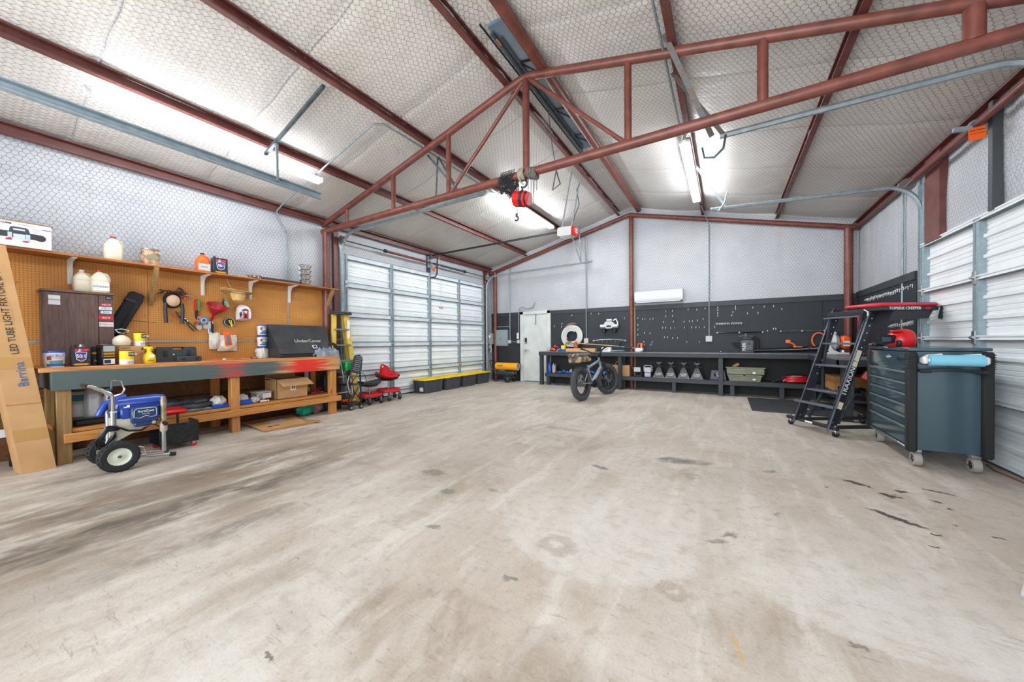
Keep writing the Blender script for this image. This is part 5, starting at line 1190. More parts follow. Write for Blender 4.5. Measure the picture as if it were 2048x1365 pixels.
# long light fixture carton leaning on the left
t = T('fixture_carton', 'tall cardboard fixture carton leaning at the near end of the bench', 'box', (-5.66, .44, 0), 0)
top = Vector((-5.93, .20, 2.15)); b0 = [(-.05, .0), (.07, .03), (.05, .245), (-.15, .215)]
m = MB(); ax = (top-Vector((-5.66, .44, 0)))
ring0 = [Vector((0, 0, 0)), Vector((.10, .03, 0)), Vector((.06, .195, 0)), Vector((-.06, .16, 0))]
sx = [p for p in [Vector((-.16, -.02, 0)), Vector((.085, .005, 0)), Vector((.075, .205, 0)), Vector((-.17, .17, 0))]]
m.skin([[p+Vector((0, 0, .0)) for p in sx], [p+ax for p in sx]], smooth=False); m.build('carton', M['cardboard'], t)
def on_carton(u0, u1, h0, h1, nm, m_, off=.002):
    a, b_ = sx[1], sx[2]; n = Vector((1, 0.03, .12)).normalized()*off
    q = [a.lerp(b_, u0)+ax*h0, a.lerp(b_, u1)+ax*h0, a.lerp(b_, u1)+ax*h1, a.lerp(b_, u0)+ax*h1]
    m = MB(); m.add([p+n for p in q]+[p for p in q], [(0, 1, 2, 3)]); return m.build(nm, m_, t)
on_carton(0, 1, .14, .19, 'tape_strip', M['tape']); on_carton(0, 1, .455, .505, 'tape_strip', M['tape']); on_carton(.25, .75, .66, .71, 'tape_strip', M['tape'])
on_carton(0, 1, .298, .301, 'crease', M['cardboard_dark'])
def carton_text(s, size, u, h, m_, sxx=1.0):
    a, b_ = sx[1], sx[2]; X = ax.normalized(); Yv = (a-b_).normalized(); Nn = X.cross(Yv).normalized()
    if Nn.x < 0: Nn = -Nn
    Yv = Nn.cross(X).normalized()
    p = a.lerp(b_, u)+ax*h+Nn*.004
    o = text(s, size, (0, 0, 0), m_, t); mw = Matrix(((X.x, Yv.x, Nn.x, p.x), (X.y, Yv.y, Nn.y, p.y), (X.z, Yv.z, Nn.z, p.z), (0, 0, 0, 1))); o.matrix_local = mw @ Matrix.Diagonal((sxx, 1, 1, 1))
carton_text('LED TUBE LIGHT FIXTURE 8FT', .062, .58, .70, M['ink'], .95); carton_text('Barrina', .085, .62, .43, M['ink_blue'], .95)
t = T('packing_slip', 'white paper slip on a dark object behind the leaning carton', 'paper', (-6.05, .38, .0)); MB().box(-.02, .03, .0, .02, .06, .33, .01).build('stand', M['black'], t); MB().box(.02, -.02, .30, .03, .05, .38).build('paper', M['white_paper'], t); MB().box(-.03, .08, .0, .0, .12, .2, .01).build('red_base', M['red_dark'], t)

# airless paint sprayer
t = LF('paint_sprayer', 'blue airless paint sprayer on a chrome two-wheeled cart', 'paint sprayer', -5.12, .93, 0)
def wheel(nm, par, x, y, z, R, wd, rimm, hubm, axis='y', tread=22, n=32):
    m = MB(); m.lathe([(R*.56, -wd*.36), (R*.62, -wd*.48), (R*.86, -wd*.5), (R*.97, -wd*.36), (R, -wd*.12), (R, wd*.12), (R*.97, wd*.36), (R*.86, wd*.5), (R*.62, wd*.48), (R*.56, wd*.36)], (x, y, z), n, axis, cap=False)
    w = m.build(nm, M['rubber'], par)
    m = MB()
    for k in range(tread):
        a = 2*PI*k/tread
        for s in (-1, 1):
            c, s_ = math.cos(a+s*.06), math.sin(a+s*.06); r1 = R*.99
            if axis == 'y': m.bar((x+c*r1*.985, y+s*wd*.05, z+s_*r1*.985), (x+c*r1*.965, y+s*wd*.44, z+s_*r1*.965), R*.12, R*.06, up=(c, 0, s_))
    m.build('tread', M['rubber'], w)['kind'] = 'stuff'
    m = MB(); m.lathe([(.001, -wd*.30), (R*.2, -wd*.32), (R*.3, -wd*.22), (R*.5, -wd*.26), (R*.58, -wd*.38), (R*.58, wd*.38), (R*.5, wd*.26), (R*.3, wd*.22), (.001, wd*.3)], (x, y, z), 24, axis); m.build('rim', rimm, w)
    m = MB(); m.lathe([(.001, -wd*.42), (R*.09, -wd*.4), (R*.1, -wd*.3)], (x, y, z), 12, axis); m.build('hub_cap', hubm, w); return w
mint = mat('mint_rim', '#cfd5c4', .5)
wheel('wheel', t, .0, -.215, .143, .143, .085, mint, M['grey_dark']); wheel('wheel', t, -.0, .20, .143, .143, .085, mint, M['grey_dark'])
MB().cyl((0, -.17, .143), (0, .17, .143), .012, 10).build('axle', M['chrome'], t)
for s in (-1, 1):
    m = MB(); y = s*.09; m.tube([(-.03, y, .15), (-.01, y, .3), (-.01, y, .70), (-.03, y, .735), (-.14, y, .81), (-.17, y, .815)], .016, 10); m.build('frame_tube', M['chrome'], t); MB().cyl((-.01, y, .24), (-.01, y, .56), .021, 12).build('lower_sleeve', M['steel'], t)
    MB().tube([(.02, s*.09, .13), (.2, s*.10, .075), (.40, s*.11, .04)], .017, 10).build('foot_tube', M['chrome'], t); MB().cyl((.38, s*.11, .045), (.43, s*.11, .035), .022, 10).build('foot_cap', M['black'], t)
MB().cyl((-.165, -.10, .815), (-.165, .10, .815), .018, 10).build('grip', M['black'], t)
MB().tube([(-.01, -.09, .70), (.05, -.09, .72), (.07, -.09, .76), (.045, -.09, .845), (.0, -.09, .855), (-.015, -.06, .85), (.0, -.0, .76)], .009, 8).build('hook_handle', M['chrome'], t)
MB().box(-.03, -.12, .548, .01, -.07, .556).box(-.03, .07, .548, .01, .12, .556).build('clamp', M['white'], t)['kind'] = 'stuff'
m = MB(); m.prism([(-.01, .48), (.28, .46), (.18, .36), (.02, .27), (-.01, .28)], -.1, .1); m.build('mount_plate', mat('putty_metal', '#c9c4b2', .45), t)
m = MB(); m.lathe([(.06, -.02), (.085, .0), (.09, .1), (.088, .28), (.075, .34), (.04, .36)], (0, 0, 0), 24, 'x')
for i, p in enumerate(m.v): m.v[i] = Vector((p.x+.03, p.y, p.z*(1.0)+.585+.02*(p.x)))
m.build('motor_cover', M['blue_deep'], t)
m = MB(); m.box(.02, -.10, .44, .36, .09, .60, .03); m.build('housing', M['blue_deep'], t)
m = MB(); m.box(.05, -.106, .605, .33, -.06, .615, .004); m.build('cover_ridge', M['blue_deep'], t)
m = MB(); m.lathe([(.001, -.06), (.05, -.05), (.07, .02), (.075, .07)], (.03, .02, .60), 20, 'x'); m.build('fan_cover', M['grey_dark'], t)
m = MB(); m.tube([(-.08, .02, .52), (-.04, .02, .62), (.03, .02, .66), (.1, .02, .68)], .03, 10); m.build('rear_cowl', M['blue_deep'], t)
MB().box(.06, -.105, .58, .10, -.101, .605).build('flag_decal', M['white_paper'], t); MB().box(.06, -.107, .592, .078, -.105, .605).build('flag_canton', M['navy'], t)
m = MB(); m.box(.10, -.16, .42, .29, -.10, .575, .01); m.build('control_box', M['navy'], t); m = MB(); m.box(.12, -.155, .385, .28, -.11, .43, .01); m.build('control_base', M['navy'], t)
m = MB(); m.tube([(.115, -.162, .48), (.118, -.162, .55), (.135, -.162, .563), (.26, -.162, .563), (.275, -.162, .55), (.278, -.162, .48), (.24, -.162, .47), (.2, -.162, .49), (.16, -.162, .47)], .0025, 5, closed=True); m.build('outline', M['white'], t)
text('SureCoat', .03, (.2, -.163, .535), M['white'], t, bold=.0006); text('Pro 195', .016, (.2, -.163, .508), M['white'], t)
m = MB(); m.cyl((.25, -.16, .415), (.25, -.185, .415), .016, 12); m.build('knob', M['chrome'], t)
m = MB(); m.cyl((.335, -.13, .40), (.335, -.13, .63), .024, 14); m.cyl((.335, -.13, .61), (.335, -.13, .66), .02, 14); m.build('pump_body', mat('pump_bronze', '#8f8062', .4, .5, '#b2a68c', 20), t)
MB().cyl((.335, -.13, .09), (.335, -.13, .32), .018, 12).build('intake_tube', M['steel'], t); MB().lathe([(.018, .29), (.03, .31), (.03, .37), (.024, .40)], (.335, -.13, 0), 14).build('coupling', mat('beige_nut', '#b8aa94', .5), t)
MB().cyl((.335, -.15, .39), (.335, -.2, .38), .018, 10).build('valve_knob', M['black'], t)
MB().tube([(.335, -.13, .1), (.33, -.12, .075), (.1, -.11, .1)], .014, 8).build('return_tube', M['chrome'], t)
m = MB()
for k in range(4):
    a0 = .012*k; m.tube([(-.01+.01*k, -.10-.01*k, .42-a0), (-.06, -.12-.01*k, .42-a0), (-.13+.012*k, -.12, .30), (-.12+.02*k, -.11, .22), (-.06, -.1, .25), (.0, -.1-.01*k, .36-a0)], .010, 8)
m.build('hose', M['black_gloss'], t)['kind'] = 'stuff'
MB().tube([(-.01, -.13, .42), (.08, -.15, .36), (.17, -.15, .345), (.22, -.14, .38), (.24, -.12, .42)], .010, 8).build('hose', M['black_gloss'], t)
MB().tube([(.02, -.10, .12), (.06, -.12, .18), (.14, -.12, .19), (.19, -.12, .17), (.2, -.11, .1)], .008, 8).build('kick_loop', M['chrome'], t)
# rolling mechanic seat
t = LF('rolling_work_seat', 'low black rolling tool seat with a red pad and diamond plate panel', 'rolling seat', -5.45, 1.50, 0)
MB().box(-.18, -.10, .06, .16, -.09, .29, .003).build('front_panel', mat('diamond_plate', '#1d1f21', .35, .4, '#2a2d30', 40, bump=.8, bscale=30), t)
MB().box(-.18, .24, .06, .16, .25, .29).build('rear_panel', M['black_steel'], t); MB().box(-.18, -.09, .06, .16, .24, .07).build('tray_floor', M['black_steel'], t); MB().box(.155, -.09, .06, .165, .24, .29).build('side_panel', M['black_steel'], t)
MB().tube([(-.18, -.095, .295), (.16, -.095, .295), (.16, .245, .295), (-.18, .245, .295)], .008, 6, closed=True).build('rim', M['black_steel'], t)
for s in (-.12, .02): MB().cyl((s, .07, .07), (s, .07, .40), .012, 8).build('post', M['black_steel'], t)
MB().box(-.22, -.08, .40, .08, .24, .445, .018).build('seat_pad', M['red'], t)
for x, y in ((-.14, -.05), (.12, -.07), (-.14, .2), (.12, .2)): w_ = MB().lathe([(.012, -.012), (.028, -.012), (.03, 0), (.028, .012), (.012, .012)], (x, y, .03), 16, 'y').build('caster', M['red'], t); MB().box(x-.014, y-.018, .03, x+.014, y+.018, .064).build('fork', M['steel'], w_)
text('7', .03, (.02, -.093, .1), M['grey_dark'], t)

# grey cloth at the far end of the bench, black rack cart, ladder
t = LF('jeans', 'crumpled grey-blue cloth draped over the far end of the bench', 'cloth', -5.80, 3.56, .975)
m = MB(); n = 26; mmn = 20; vs = []; fs = []
for j in range(mmn+1):
    for i in range(n+1):
        u = i/n; v = j/mmn; x = -.26+.52*u; y = .20-.31*v-.02*math.sin(u*9)
        z = .045+.07*nz(u*7, v*6, 3)+.05*nz(u*15, v*12, 7)+.08*math.sin(PI*u)*math.sin(PI*v)
        if x > .13 or v > .9:
            dr = max(0, (x-.13)*2.6)+max(0, (v-.85)*1.2); z = .03-dr+.02*nz(u*9, v*9); x = min(x, .13+(x-.13)*.5+.03*abs(nz(v*8, u*3, 4)))
        else: z = max(z, .004)
        vs.append((x, y, z))
for j in range(mmn):
    for i in range(n): a = j*(n+1)+i; fs.append((a, a+1, a+n+2, a+n+1))
m.add(vs, fs, True); o = m.build('cloth', M['canvas'], t, angle=80); md = o.modifiers.new('s', 'SOLIDIFY'); md.thickness = .008
t = LF('black_hat', 'small black hat with a yellow tag on top of the grey cloth', 'hat', -5.98, 3.70, .99)
m = MB(); m.sphere((0, 0, .12), .12, .1, .1, 18, 10); m.build('crown', M['black_soft'], t); MB().box(-.03, -.105, .08, -.015, -.09, .16).build('tag', M['yellow'], t); MB().box(-.06, -.1, .03, -.035, -.085, .12).build('tag', M['blue'], t)
t = LF('welding_cart', 'black wheeled welding cart with a green machine behind the bench end', 'cart', -5.82, 3.95, 0)
MB().box(-.13, -.16, .09, .14, .22, .12, .004).build('base_tray', M['black_steel'], t)
for x, y in ((-.12, -.15), (.13, -.15), (-.12, .2), (.13, .2)): MB().bar((x, y, .1), (x*.8, y, .72), .02, .02).build('upright', M['black_steel'], t)
for z in (.44, .70): MB().box(-.11, -.15, z, .12, .2, z+.018, .004).build('shelf', M['black_steel'], t)
m = MB(); m.bar((-.12, -.16, .12), (.10, -.16, .44), .014, .006, up=(0, 1, 0)); m.bar((.13, -.16, .12), (-.10, -.16, .44), .014, .006, up=(0, 1, 0)); m.bar((-.1, -.16, .46), (.1, -.16, .7), .014, .006, up=(0, 1, 0)); m.build('cross_brace', M['black_steel'], t)
MB().box(-.15, -.13, .70, .02, .2, .86, .02).build('welder_body', M['green'], t)
m = MB(); m.xf = Matrix.Translation((-.03, -.19, .66)) @ Matrix.Rotation(.28, 4, 'Y') @ Matrix.Diagonal((1.25, 1, 1.0, 1)); m.prism([(-.06, 0), (.06, 0), (.09, .08), (.06, .30), (.0, .34), (-.06, .3), (-.07, .1)], -.02, .02); m.build('vented_panel', M['charcoal'], t)
for k in range(4):
    m = MB(); m.xf = Matrix.Translation((-.03, -.19, .66)) @ Matrix.Rotation(.28, 4, 'Y') @ Matrix.Diagonal((1.25, 1, 1.0, 1)); m.tube([(-.035, -.024, .05+.07*k), (.04, -.024, .05+.07*k), (.045, -.024, .085+.07*k), (-.04, -.024, .085+.07*k)], .005, 5, closed=True); m.build('vent_loop', M['grey'], t)
MB().tube([(-.12, -.17, .62), (-.16, -.18, .5), (-.13, -.19, .32), (-.08, -.18, .28), (-.06, -.17, .4)], .010, 8).build('cable', M['grey'], t)
MB().tube([(.1, -.17, .66), (.17, -.2, .62), (.2, -.2, .5), (.15, -.18, .42)], .007, 6).build('cable', M['black'], t)
for x, y in ((-.08, -.13), (.12, -.13)):
    w_ = MB().lathe([(.01, -.016), (.04, -.016), (.045, 0), (.04, .016), (.01, .016)], (x, y-.02, .045), 18, 'y').build('caster', M['rubber'], t); MB().lathe([(.001, -.02), (.022, -.019), (.022, .019), (.001, .02)], (x, y-.02, .045), 12, 'y').build('caster_hub', M['steel'], w_)
for x in (-.1, .12): MB().cyl((x, .16, .04), (x, .2, .04), .04, 14).build('rear_wheel', M['rubber'], t)
t = LF('work_gloves', 'orange and tan work gloves on the base of the welding cart', 'gloves', -5.93, 3.95, .122)
for k in range(6): MB().tube([(-.06+.03*k, -.03, .01), (-.05+.03*k, -.09, .03+.02*(k % 2)), (-.04+.03*k, -.12, .015)], .014, 7).build('finger', M['orange'] if k < 4 else M['tan'], t)
MB().box(-.07, -.03, .0, .11, .05, .04, .012).build('palm', M['orange'], t)

t = LF('step_ladder', 'yellow fibreglass step ladder with black top cap by the wide garage door', 'ladder', -6.12, 4.0, 0)
def rail(a, b_, w_=.075, d_=.03):
    m = MB(); m.bar(a, b_, w_, .008, up=(0, -1, 0)); a = Vector(a); b_ = Vector(b_); q = (b_-a).normalized().cross(Vector((0, 1, 0))).normalized()*w_/2
    m.bar(a+q+Vector((0, .012, 0)), b_+q+Vector((0, .012, 0)), .006, d_, up=(0, 1, 0)); m.bar(a-q+Vector((0, .012, 0)), b_-q+Vector((0, .012, 0)), .006, d_, up=(0, 1, 0)); return m
rail((-.22, -.08, .02), (-.115, .03, 1.72)).build('front_rail', M['fiberglass'], t); rail((.27, -.08, .02), (.125, .03, 1.72), .085).build('front_rail', M['fiberglass'], t)
rail((-.20, .10, .02), (-.08, .08, 1.70), .05).build('rear_rail', M['fiberglass'], t); rail((.25, .10, .02), (.09, .08, 1.70), .05).build('rear_rail', M['fiberglass'], t)
for k in range(5):
    z = .30+.29*k; f = z/1.72; MB().box(-.22+.105*f, -.12+.11*f, z-.03, .27-.145*f, -.04+.11*f, z, .004).build('step', M['steel'], t)
m = MB(); m.box(-.17, -.07, 1.72, .18, .12, 1.745, .006); m.box(-.165, -.065, 1.745, .175, .115, 1.775, .008); m.build('top_cap', M['charcoal'], t)
MB().box(.115, -.01, 1.28, .165, -.002, 1.62).build('warning_label', M['white_paper'], t)
m = MB(); m.bar((-.13, .02, 1.25), (.1, .06, 1.28), .02, .006); m.build('spreader', M['steel'], t)

# rolling stools
def stool_base(t, R=.23, z=.17):
    m = MB(); m.lathe([(R*.35, z-.02), (R*.94, z-.025), (R, z-.01), (R, z+.035), (R*.95, z+.035), (R*.93, z), (R*.35, z+.0)], n=32); m.build('tool_tray', M['red_paint'], t)
    for k in range(8): a = 2*PI*k/8; m = MB(); m.bar((R*.2*math.cos(a), R*.2*math.sin(a), z+.01), (R*.96*math.cos(a), R*.96*math.sin(a), z+.012), .015, .03); m.build('divider', M['red_paint'], t)
    for k in range(5):
        a = 2*PI*k/5+.3; x, y = R*.95*math.cos(a), R*.95*math.sin(a)
        m = MB(); m.bar((0, 0, z-.03), (x, y, z-.04), .025, .015); m.build('leg', M['black_steel'], t)
        w_ = MB().lathe([(.012, -.014), (.042, -.014), (.046, 0), (.042, .014), (.012, .014)], (x, y-.004, .046), 16, 'y').build('caster', M['rubber'], t); MB().box(x-.022, y-.022, .05, x+.022, y+.022, z-.03, .006).build('caster_hood', M['grey_dark'], w_)
def saddle(t, z, m_, w=.40, d_=.30):
    m = MB(); n = 24; rings = []
    for k, (s, h) in enumerate(((.25, -.03), (.7, -.02), (.98, .015), (1.0, .045), (.9, .058), (.6, .03), (.2, .02))):
        rg = []
        for i in range(n):
            a = 2*PI*i/n; x = w/2*s*math.cos(a); y = d_/2*s*math.sin(a); lift = .055*(abs(math.cos(a))**2)*s*s; rg.append(Vector((x, y, z+h+lift*(1 if k > 1 else .5))))
        rings.append(rg)
    m.skin(rings); return m.build('seat', m_, t)
t = LF('rolling_stool', 'black saddle rolling stool over a red tool tray', 'stool', -6.0, 4.50, 0); stool_base(t); MB().cyl((0, 0, .15), (0, 0, .33), .016, 10).build('post', M['steel'], t); saddle(t, .36, mat('seat_black', '#2b2d30', .35), .48, .36)
m = MB(); m.lathe([(.001, -.01), (.05, .0), (.11, .03)], (0, .16, .42), 16, 'y'); 
t = LF('rolling_stool', 'red and black bucket seat rolling stool beside the garage door', 'stool', -6.05, 5.0, 0); stool_base(t, .24, .2); MB().cyl((0, 0, .17), (0, 0, .43), .016, 10).build('post', M['steel'], t); saddle(t, .46, M['red'], .46, .36)
m = MB(); n = 14; vs = []; fs = []
for sidev in (0, 1):
    for j in range(9):
        for i in range(n+1):
            u = i/n*2-1; v = j/8; w_ = .23*(1-v*.62)+.0; x = u*w_; y = .13-.12*u*u*(1-.5*v)+.05*v+(.025 if sidev else 0); z = .47+.27*v-(.05*u*u*(v > .5)); vs.append((x, y, z))
N1 = (n+1)
for s in (0, 1):
    for j in range(8):
        for i in range(n):
            if 2 <= 8-j <= 2 and abs(i-n/2+.5) < 2.1: continue
            a = s*9*N1+j*N1+i; f = (a, a+1, a+N1+1, a+N1); fs.append(f if s else f[::-1])
for j in range(8):
    for i in (0, n): a = j*N1+i; fs.append((a, a+N1, a+9*N1+N1, a+9*N1))
for i in range(n): a = 8*N1+i; fs.append((a, a+1, a+1+9*N1, a+9*N1))
m.add(vs, fs, True); m.build('backrest', M['red'], t, angle=60)
MB().tube([(-.235, -.05, .49), (-.225, .06, .52), (-.20, .12, .57)], .035, 8, rad=[.03, .045, .03]).build('side_bolster', M['black'], t); MB().tube([(.235, -.05, .49), (.225, .06, .52), (.20, .12, .57)], .035, 8, rad=[.03, .045, .03]).build('side_bolster', M['black'], t)
MB().lathe([(.08, .40), (.2, .425), (.235, .46)], n=24, sy=.75).build('seat_shell', M['black'], t)

# totes with yellow lids
def tote(x, y, L, label, lab=False):
    t = LF('storage_tote', label, 'storage bin', x, y, 0, 'black storage totes with yellow lids'); w = .40; h = .30
    m = MB(); rings = [[Vector(p) for p in ((-L/2*s, -w/2*s2, z), (L/2*s, -w/2*s2, z), (L/2*s, w/2*s2, z), (-L/2*s, w/2*s2, z))] for s, s2, z in ((.90, .88, 0), (1.0, 1.0, h))]
    m.skin(rings, smooth=False); m.build('body', M['bin_body'], t)
    for k in range(9): u = -L/2*.8+L*.8*k/8; MB().bar((u*.92, -w/2*.885-.004, .01), (u, -w/2-.004, h-.02), .03, .008, up=(0, 1, 0)).build('rib', M['bin_body'], t)
    for k in range(4): u = -w/2*.7+w*.7*k/3; MB().bar((-L/2*.905-.003, u*.9, .01), (-L/2-.003, u, h-.02), .008, .03, up=(1, 0, 0)).build('rib', M['bin_body'], t)
    m = MB(); m.box(-L/2-.03, -w/2-.025, h, L/2+.03, w/2+.025, h+.022, .006); m.box(-L/2+.04, -w/2+.04, h+.022, L/2-.04, w/2-.04, h+.034, .006); m.build('lid', M['yellow'], t)
    for k in range(6): u = -L/2+.09+k*(L-.18)/5; MB().box(u-.02, -w/2+.06, h+.034, u+.02, w/2-.06, h+.04, .002).build('lid_rib', M['yellow'], t)
    if lab: MB().box(-L/2-.012, -.13, .05, -L/2*.93, -.03, .14).build('sticker', M['cream'], t)
    return t
tote(-6.14, 6.25, .60, 'nearest tote of the row, with a cream sticker', True); tote(-6.13, 6.94, .57, 'second nearest tote of the row'); tote(-6.13, 7.61, .55, 'second farthest tote of the row'); tote(-6.16, 8.30, .58, 'farthest tote of the row, next to the yellow heater')

# torpedo heater
t = T('torpedo_heater', 'yellow torpedo heater on a black wheeled frame in the far corner', 'heater', (-5.53, 8.92, 0))
MB().lathe([(.085, -.42), (.105, -.40), (.112, -.34), (.112, .30), (.11, .34), (.10, .34)], (0, 0, .46), 28, 'x', cap=False).build('barrel', M['amber'], t)
MB().lathe([(.10, .30), (.10, .345), (.075, .345), (.075, .25), (.001, .24)], (0, 0, .46), 28, 'x').build('outlet_cone', M['steel'], t); MB().lathe([(.001, -.40), (.08, -.40), (.1, -.39)], (0, 0, .46), 20, 'x').build('fan_grille', M['black'], t)
text('MASTER', .06, (-.22, -.113, .49), M['ink'], t); text('HEATER', .03, (-.22, -.1135, .455), M['ink'], t)
MB().box(-.34, -.12, .22, .25, .12, .32, .02).build('fuel_tank', M['charcoal'], t); MB().box(-.3, -.10, .32, -.05, .10, .37, .01).build('control_housing', M['grey_dark'], t)
MB().tube([(-.40, -.13, .2), (.28, -.13, .2)], .012, 8).build('frame_tube', M['black_steel'], t); MB().tube([(-.40, .13, .2), (.28, .13, .2)], .012, 8).build('frame_tube', M['black_steel'], t)
MB().tube([(-.36, -.13, .2), (-.42, -.13, .12), (-.42, -.13, .02), (-.42, .13, .02), (-.42, .13, .12), (-.36, .13, .2)], .012, 8).build('foot_loop', M['black_steel'], t)
MB().tube([(-.36, -.13, .2), (-.5, -.13, .45), (-.58, -.13, .62), (-.58, .13, .62), (-.5, .13, .45), (-.36, .13, .2)], .012, 8).build('handle', M['black_steel'], t)
for y in (-.19, .19):
    w_ = MB().lathe([(.085, -.02), (.12, -.022), (.125, 0), (.12, .022), (.085, .02), (.085, -.02)], (.09, y, .125), 26, 'y', cap=False).build('wheel', M['rubber'], t)
    for k in range(6): a = 2*PI*k/6; MB().bar((.09, y, .125), (.09+.09*math.cos(a), y, .125+.09*math.sin(a)), .018, .012, up=(0, 1, 0)).build('spoke', M['charcoal'], w_)
    MB().cyl((.09, y-.02, .125), (.09, y+.02, .125), .015, 10).build('hub', M['grey_light'], w_)
MB().cyl((.09, -.19, .125), (.09, .19, .125), .01, 8).build('axle', M['steel'], t)
# ================================================================== black L-shaped bench and the back wall
def BF(name, label, cat, x, y, z, group=None, r=0.0): return T(name, label, cat, (x, y, z), r, group)
bb = BF('black_workbench', 'long black painted L-shaped workbench along the back and right walls', 'workbench', 0, 0, 0)
BP = M['black_paint']
MB().prism([(-4.42, 8.74), (1.34, 8.74), (1.34, 6.66), (XR-.05, 6.66), (XR-.05, 9.28), (-4.42, 9.28)], .895, .92, plane='xy').build('bench_top', mat('worn_black_top', '#5a5e63', .4, 0, '#7d8085', 5, contrast=(.3, .8)), bb)
MB().box(-4.42, 8.735, .812, 1.34, 8.765, .905, .004).build('front_rail', BP, bb); MB().box(1.335, 6.65, .812, 1.365, 8.765, .905, .004).build('front_rail', BP, bb)
MB().box(1.335, 6.65, .812, XR-.05, 6.68, .905, .004).build('end_rail', BP, bb); MB().box(-4.42, 8.735, .812, -4.39, 9.28, .905, .004).build('end_rail', BP, bb)
for x in (-4.37, -2.23, -.10): MB().box(x-.045, 8.77, 0, x+.045, 8.86, .83, .004).build('leg', BP, bb)
for x in (-4.37, -2.23, -.10, 1.5): MB().box(x-.045, 9.2, 0, x+.045, 9.28, .83, .004).build('leg', BP, bb)
MB().box(1.44, 6.86, 0, 1.56, 6.97, .83, .004).build('leg', BP, bb); MB().box(2.0, 6.70, 0, 2.1, 6.8, .83, .004).build('leg', BP, bb)
MB().prism([(-4.27, 8.80), (1.52, 8.80), (1.52, 6.72), (XR-.06, 6.72), (XR-.06, 9.26), (-4.27, 9.26)], .30, .325, plane='xy').build('lower_shelf', BP, bb)
MB().box(-4.27, 8.79, .235, 1.52, 8.82, .315, .003).build('shelf_rail', BP, bb); MB().box(1.51, 6.72, .235, 1.54, 8.8, .315, .003).build('shelf_rail', BP, bb)
for x in (-4.18, -3.3, -1.02, .11, .95): MB().box(x-.04, 8.82, 0, x+.04, 8.9, .24, .003).build('shelf_leg', BP, bb)
# conduits and boxes
def conduit(name, label, pts, r=.012): t = T(name, label, 'conduit'); MB().tube(pts, r, 8).build('pipe', M['galv'], t); return t
yb_ = YB-.06
t = conduit('electrical_conduit', 'vertical conduit right of the air conditioner ending in a socket box', [(-.45, 8.6, zroof(-.45)-.14), (-.40, 9.1, 4.02), (-.34, yb_-.06, 3.85), (-.33, yb_-.06, 3.6), (-.33, yb_, 3.5), (-.33, yb_, 1.28)])
MB().box(-.40, yb_-.03, 1.16, -.27, yb_+.01, 1.29, .004).build('socket_box', M['grey_light'], t)
t = conduit('electrical_conduit', 'vertical conduit above the white hose coil ending in a small box', [(-3.25, yb_-.06, 4.0), (-3.25, yb_-.06, 3.7), (-3.25, yb_, 3.6), (-3.25, yb_, 1.26)])
MB().box(-3.31, yb_-.03, 1.14, -3.19, yb_+.01, 1.27, .004).build('socket_box', M['grey_light'], t)
t = conduit('electrical_conduit', 'bent conduit between the breaker box and the entry door', [(-5.68, yb_, 3.5), (-5.68, yb_, 1.66), (-5.68, yb_, 1.2)])
MB().tube([(-6.28, yb_, 1.5), (-6.28, yb_, 1.62), (-6.24, yb_, 1.66), (-5.72, yb_, 1.66), (-5.68, yb_, 1.62), (-5.68, yb_, 1.2), (-5.4, yb_, 1.18), (-5.37, yb_, 1.2), (-5.37, yb_, 2.1), (-5.34, yb_, 2.2), (-5.25, yb_, 2.23), (-5.05, yb_, 2.16), (-4.9, yb_, 2.2), (-4.80, yb_-.01, 2.36)], .012, 8).build('pipe', M['galv'], t)
MB().box(-5.74, yb_-.03, 1.14, -5.64, yb_+.01, 1.24, .004).build('junction_box', M['grey_light'], t); MB().box(-5.42, yb_-.03, 1.14, -5.33, yb_+.01, 1.24, .004).build('junction_box', M['grey_light'], t)
MB().box(-5.43, yb_-.03, 1.28, -5.36, yb_+.0, 1.46, .004).build('switch', M['white'], t)
t = BF('breaker_box', 'grey breaker panel beside the far corner column', 'electrical box', -5.96, YB-.05, 1.06); MB().box(-.20, -.09, 0, .22, .0, .50, .008).build('cabinet', M['elec_grey'], t); MB().box(-.18, -.105, .02, .20, -.09, .47, .006).build('door', M['elec_grey'], t); MB().box(-.02, -.112, .20, .0, -.105, .25).build('latch', M['galv_dark'], t)
t = BF('disconnect_box', 'small grey disconnect box with a grey cable, left of the breaker panel', 'electrical box', -6.31, YB-.24, 1.12); MB().box(-.05, -.06, 0, .10, .06, .34, .006).build('cabinet', M['elec_grey'], t); MB().box(0.0, -.064, .2, .06, -.06, .28).build('label_panel', M['white_paper'], t); MB().box(-.03, -.05, -.14, .03, .02, -.02, .006).build('lower_box', M['elec_grey'], t); MB().tube([(.05, -.02, 0), (.07, -.03, -.15), (.05, -.03, -.26)], .014, 8).build('cable', M['grey_light'], t)
t = conduit('electrical_conduit', 'thin conduit in the far left corner down to the disconnect box', [(-6.33, yb_-.12, 2.95), (-6.33, yb_-.12, 1.46)], .010)
t = conduit('electrical_conduit', 'vertical conduit on the right wall above the red welding helmet', [(XR-.03, 7.25, 3.38), (XR-.04, 7.25, 1.28)], .013); MB().box(XR-.07, 7.19, 1.16, XR-.03, 7.31, 1.29, .004).build('socket_box', M['grey_light'], t)
t = conduit('electrical_conduit', 'long conduit along the purlin of the right roof slope', [(-.53, -.8, zroof(-.53)-.15), (-.53, 5.86, zroof(-.53)-.15)], .013)
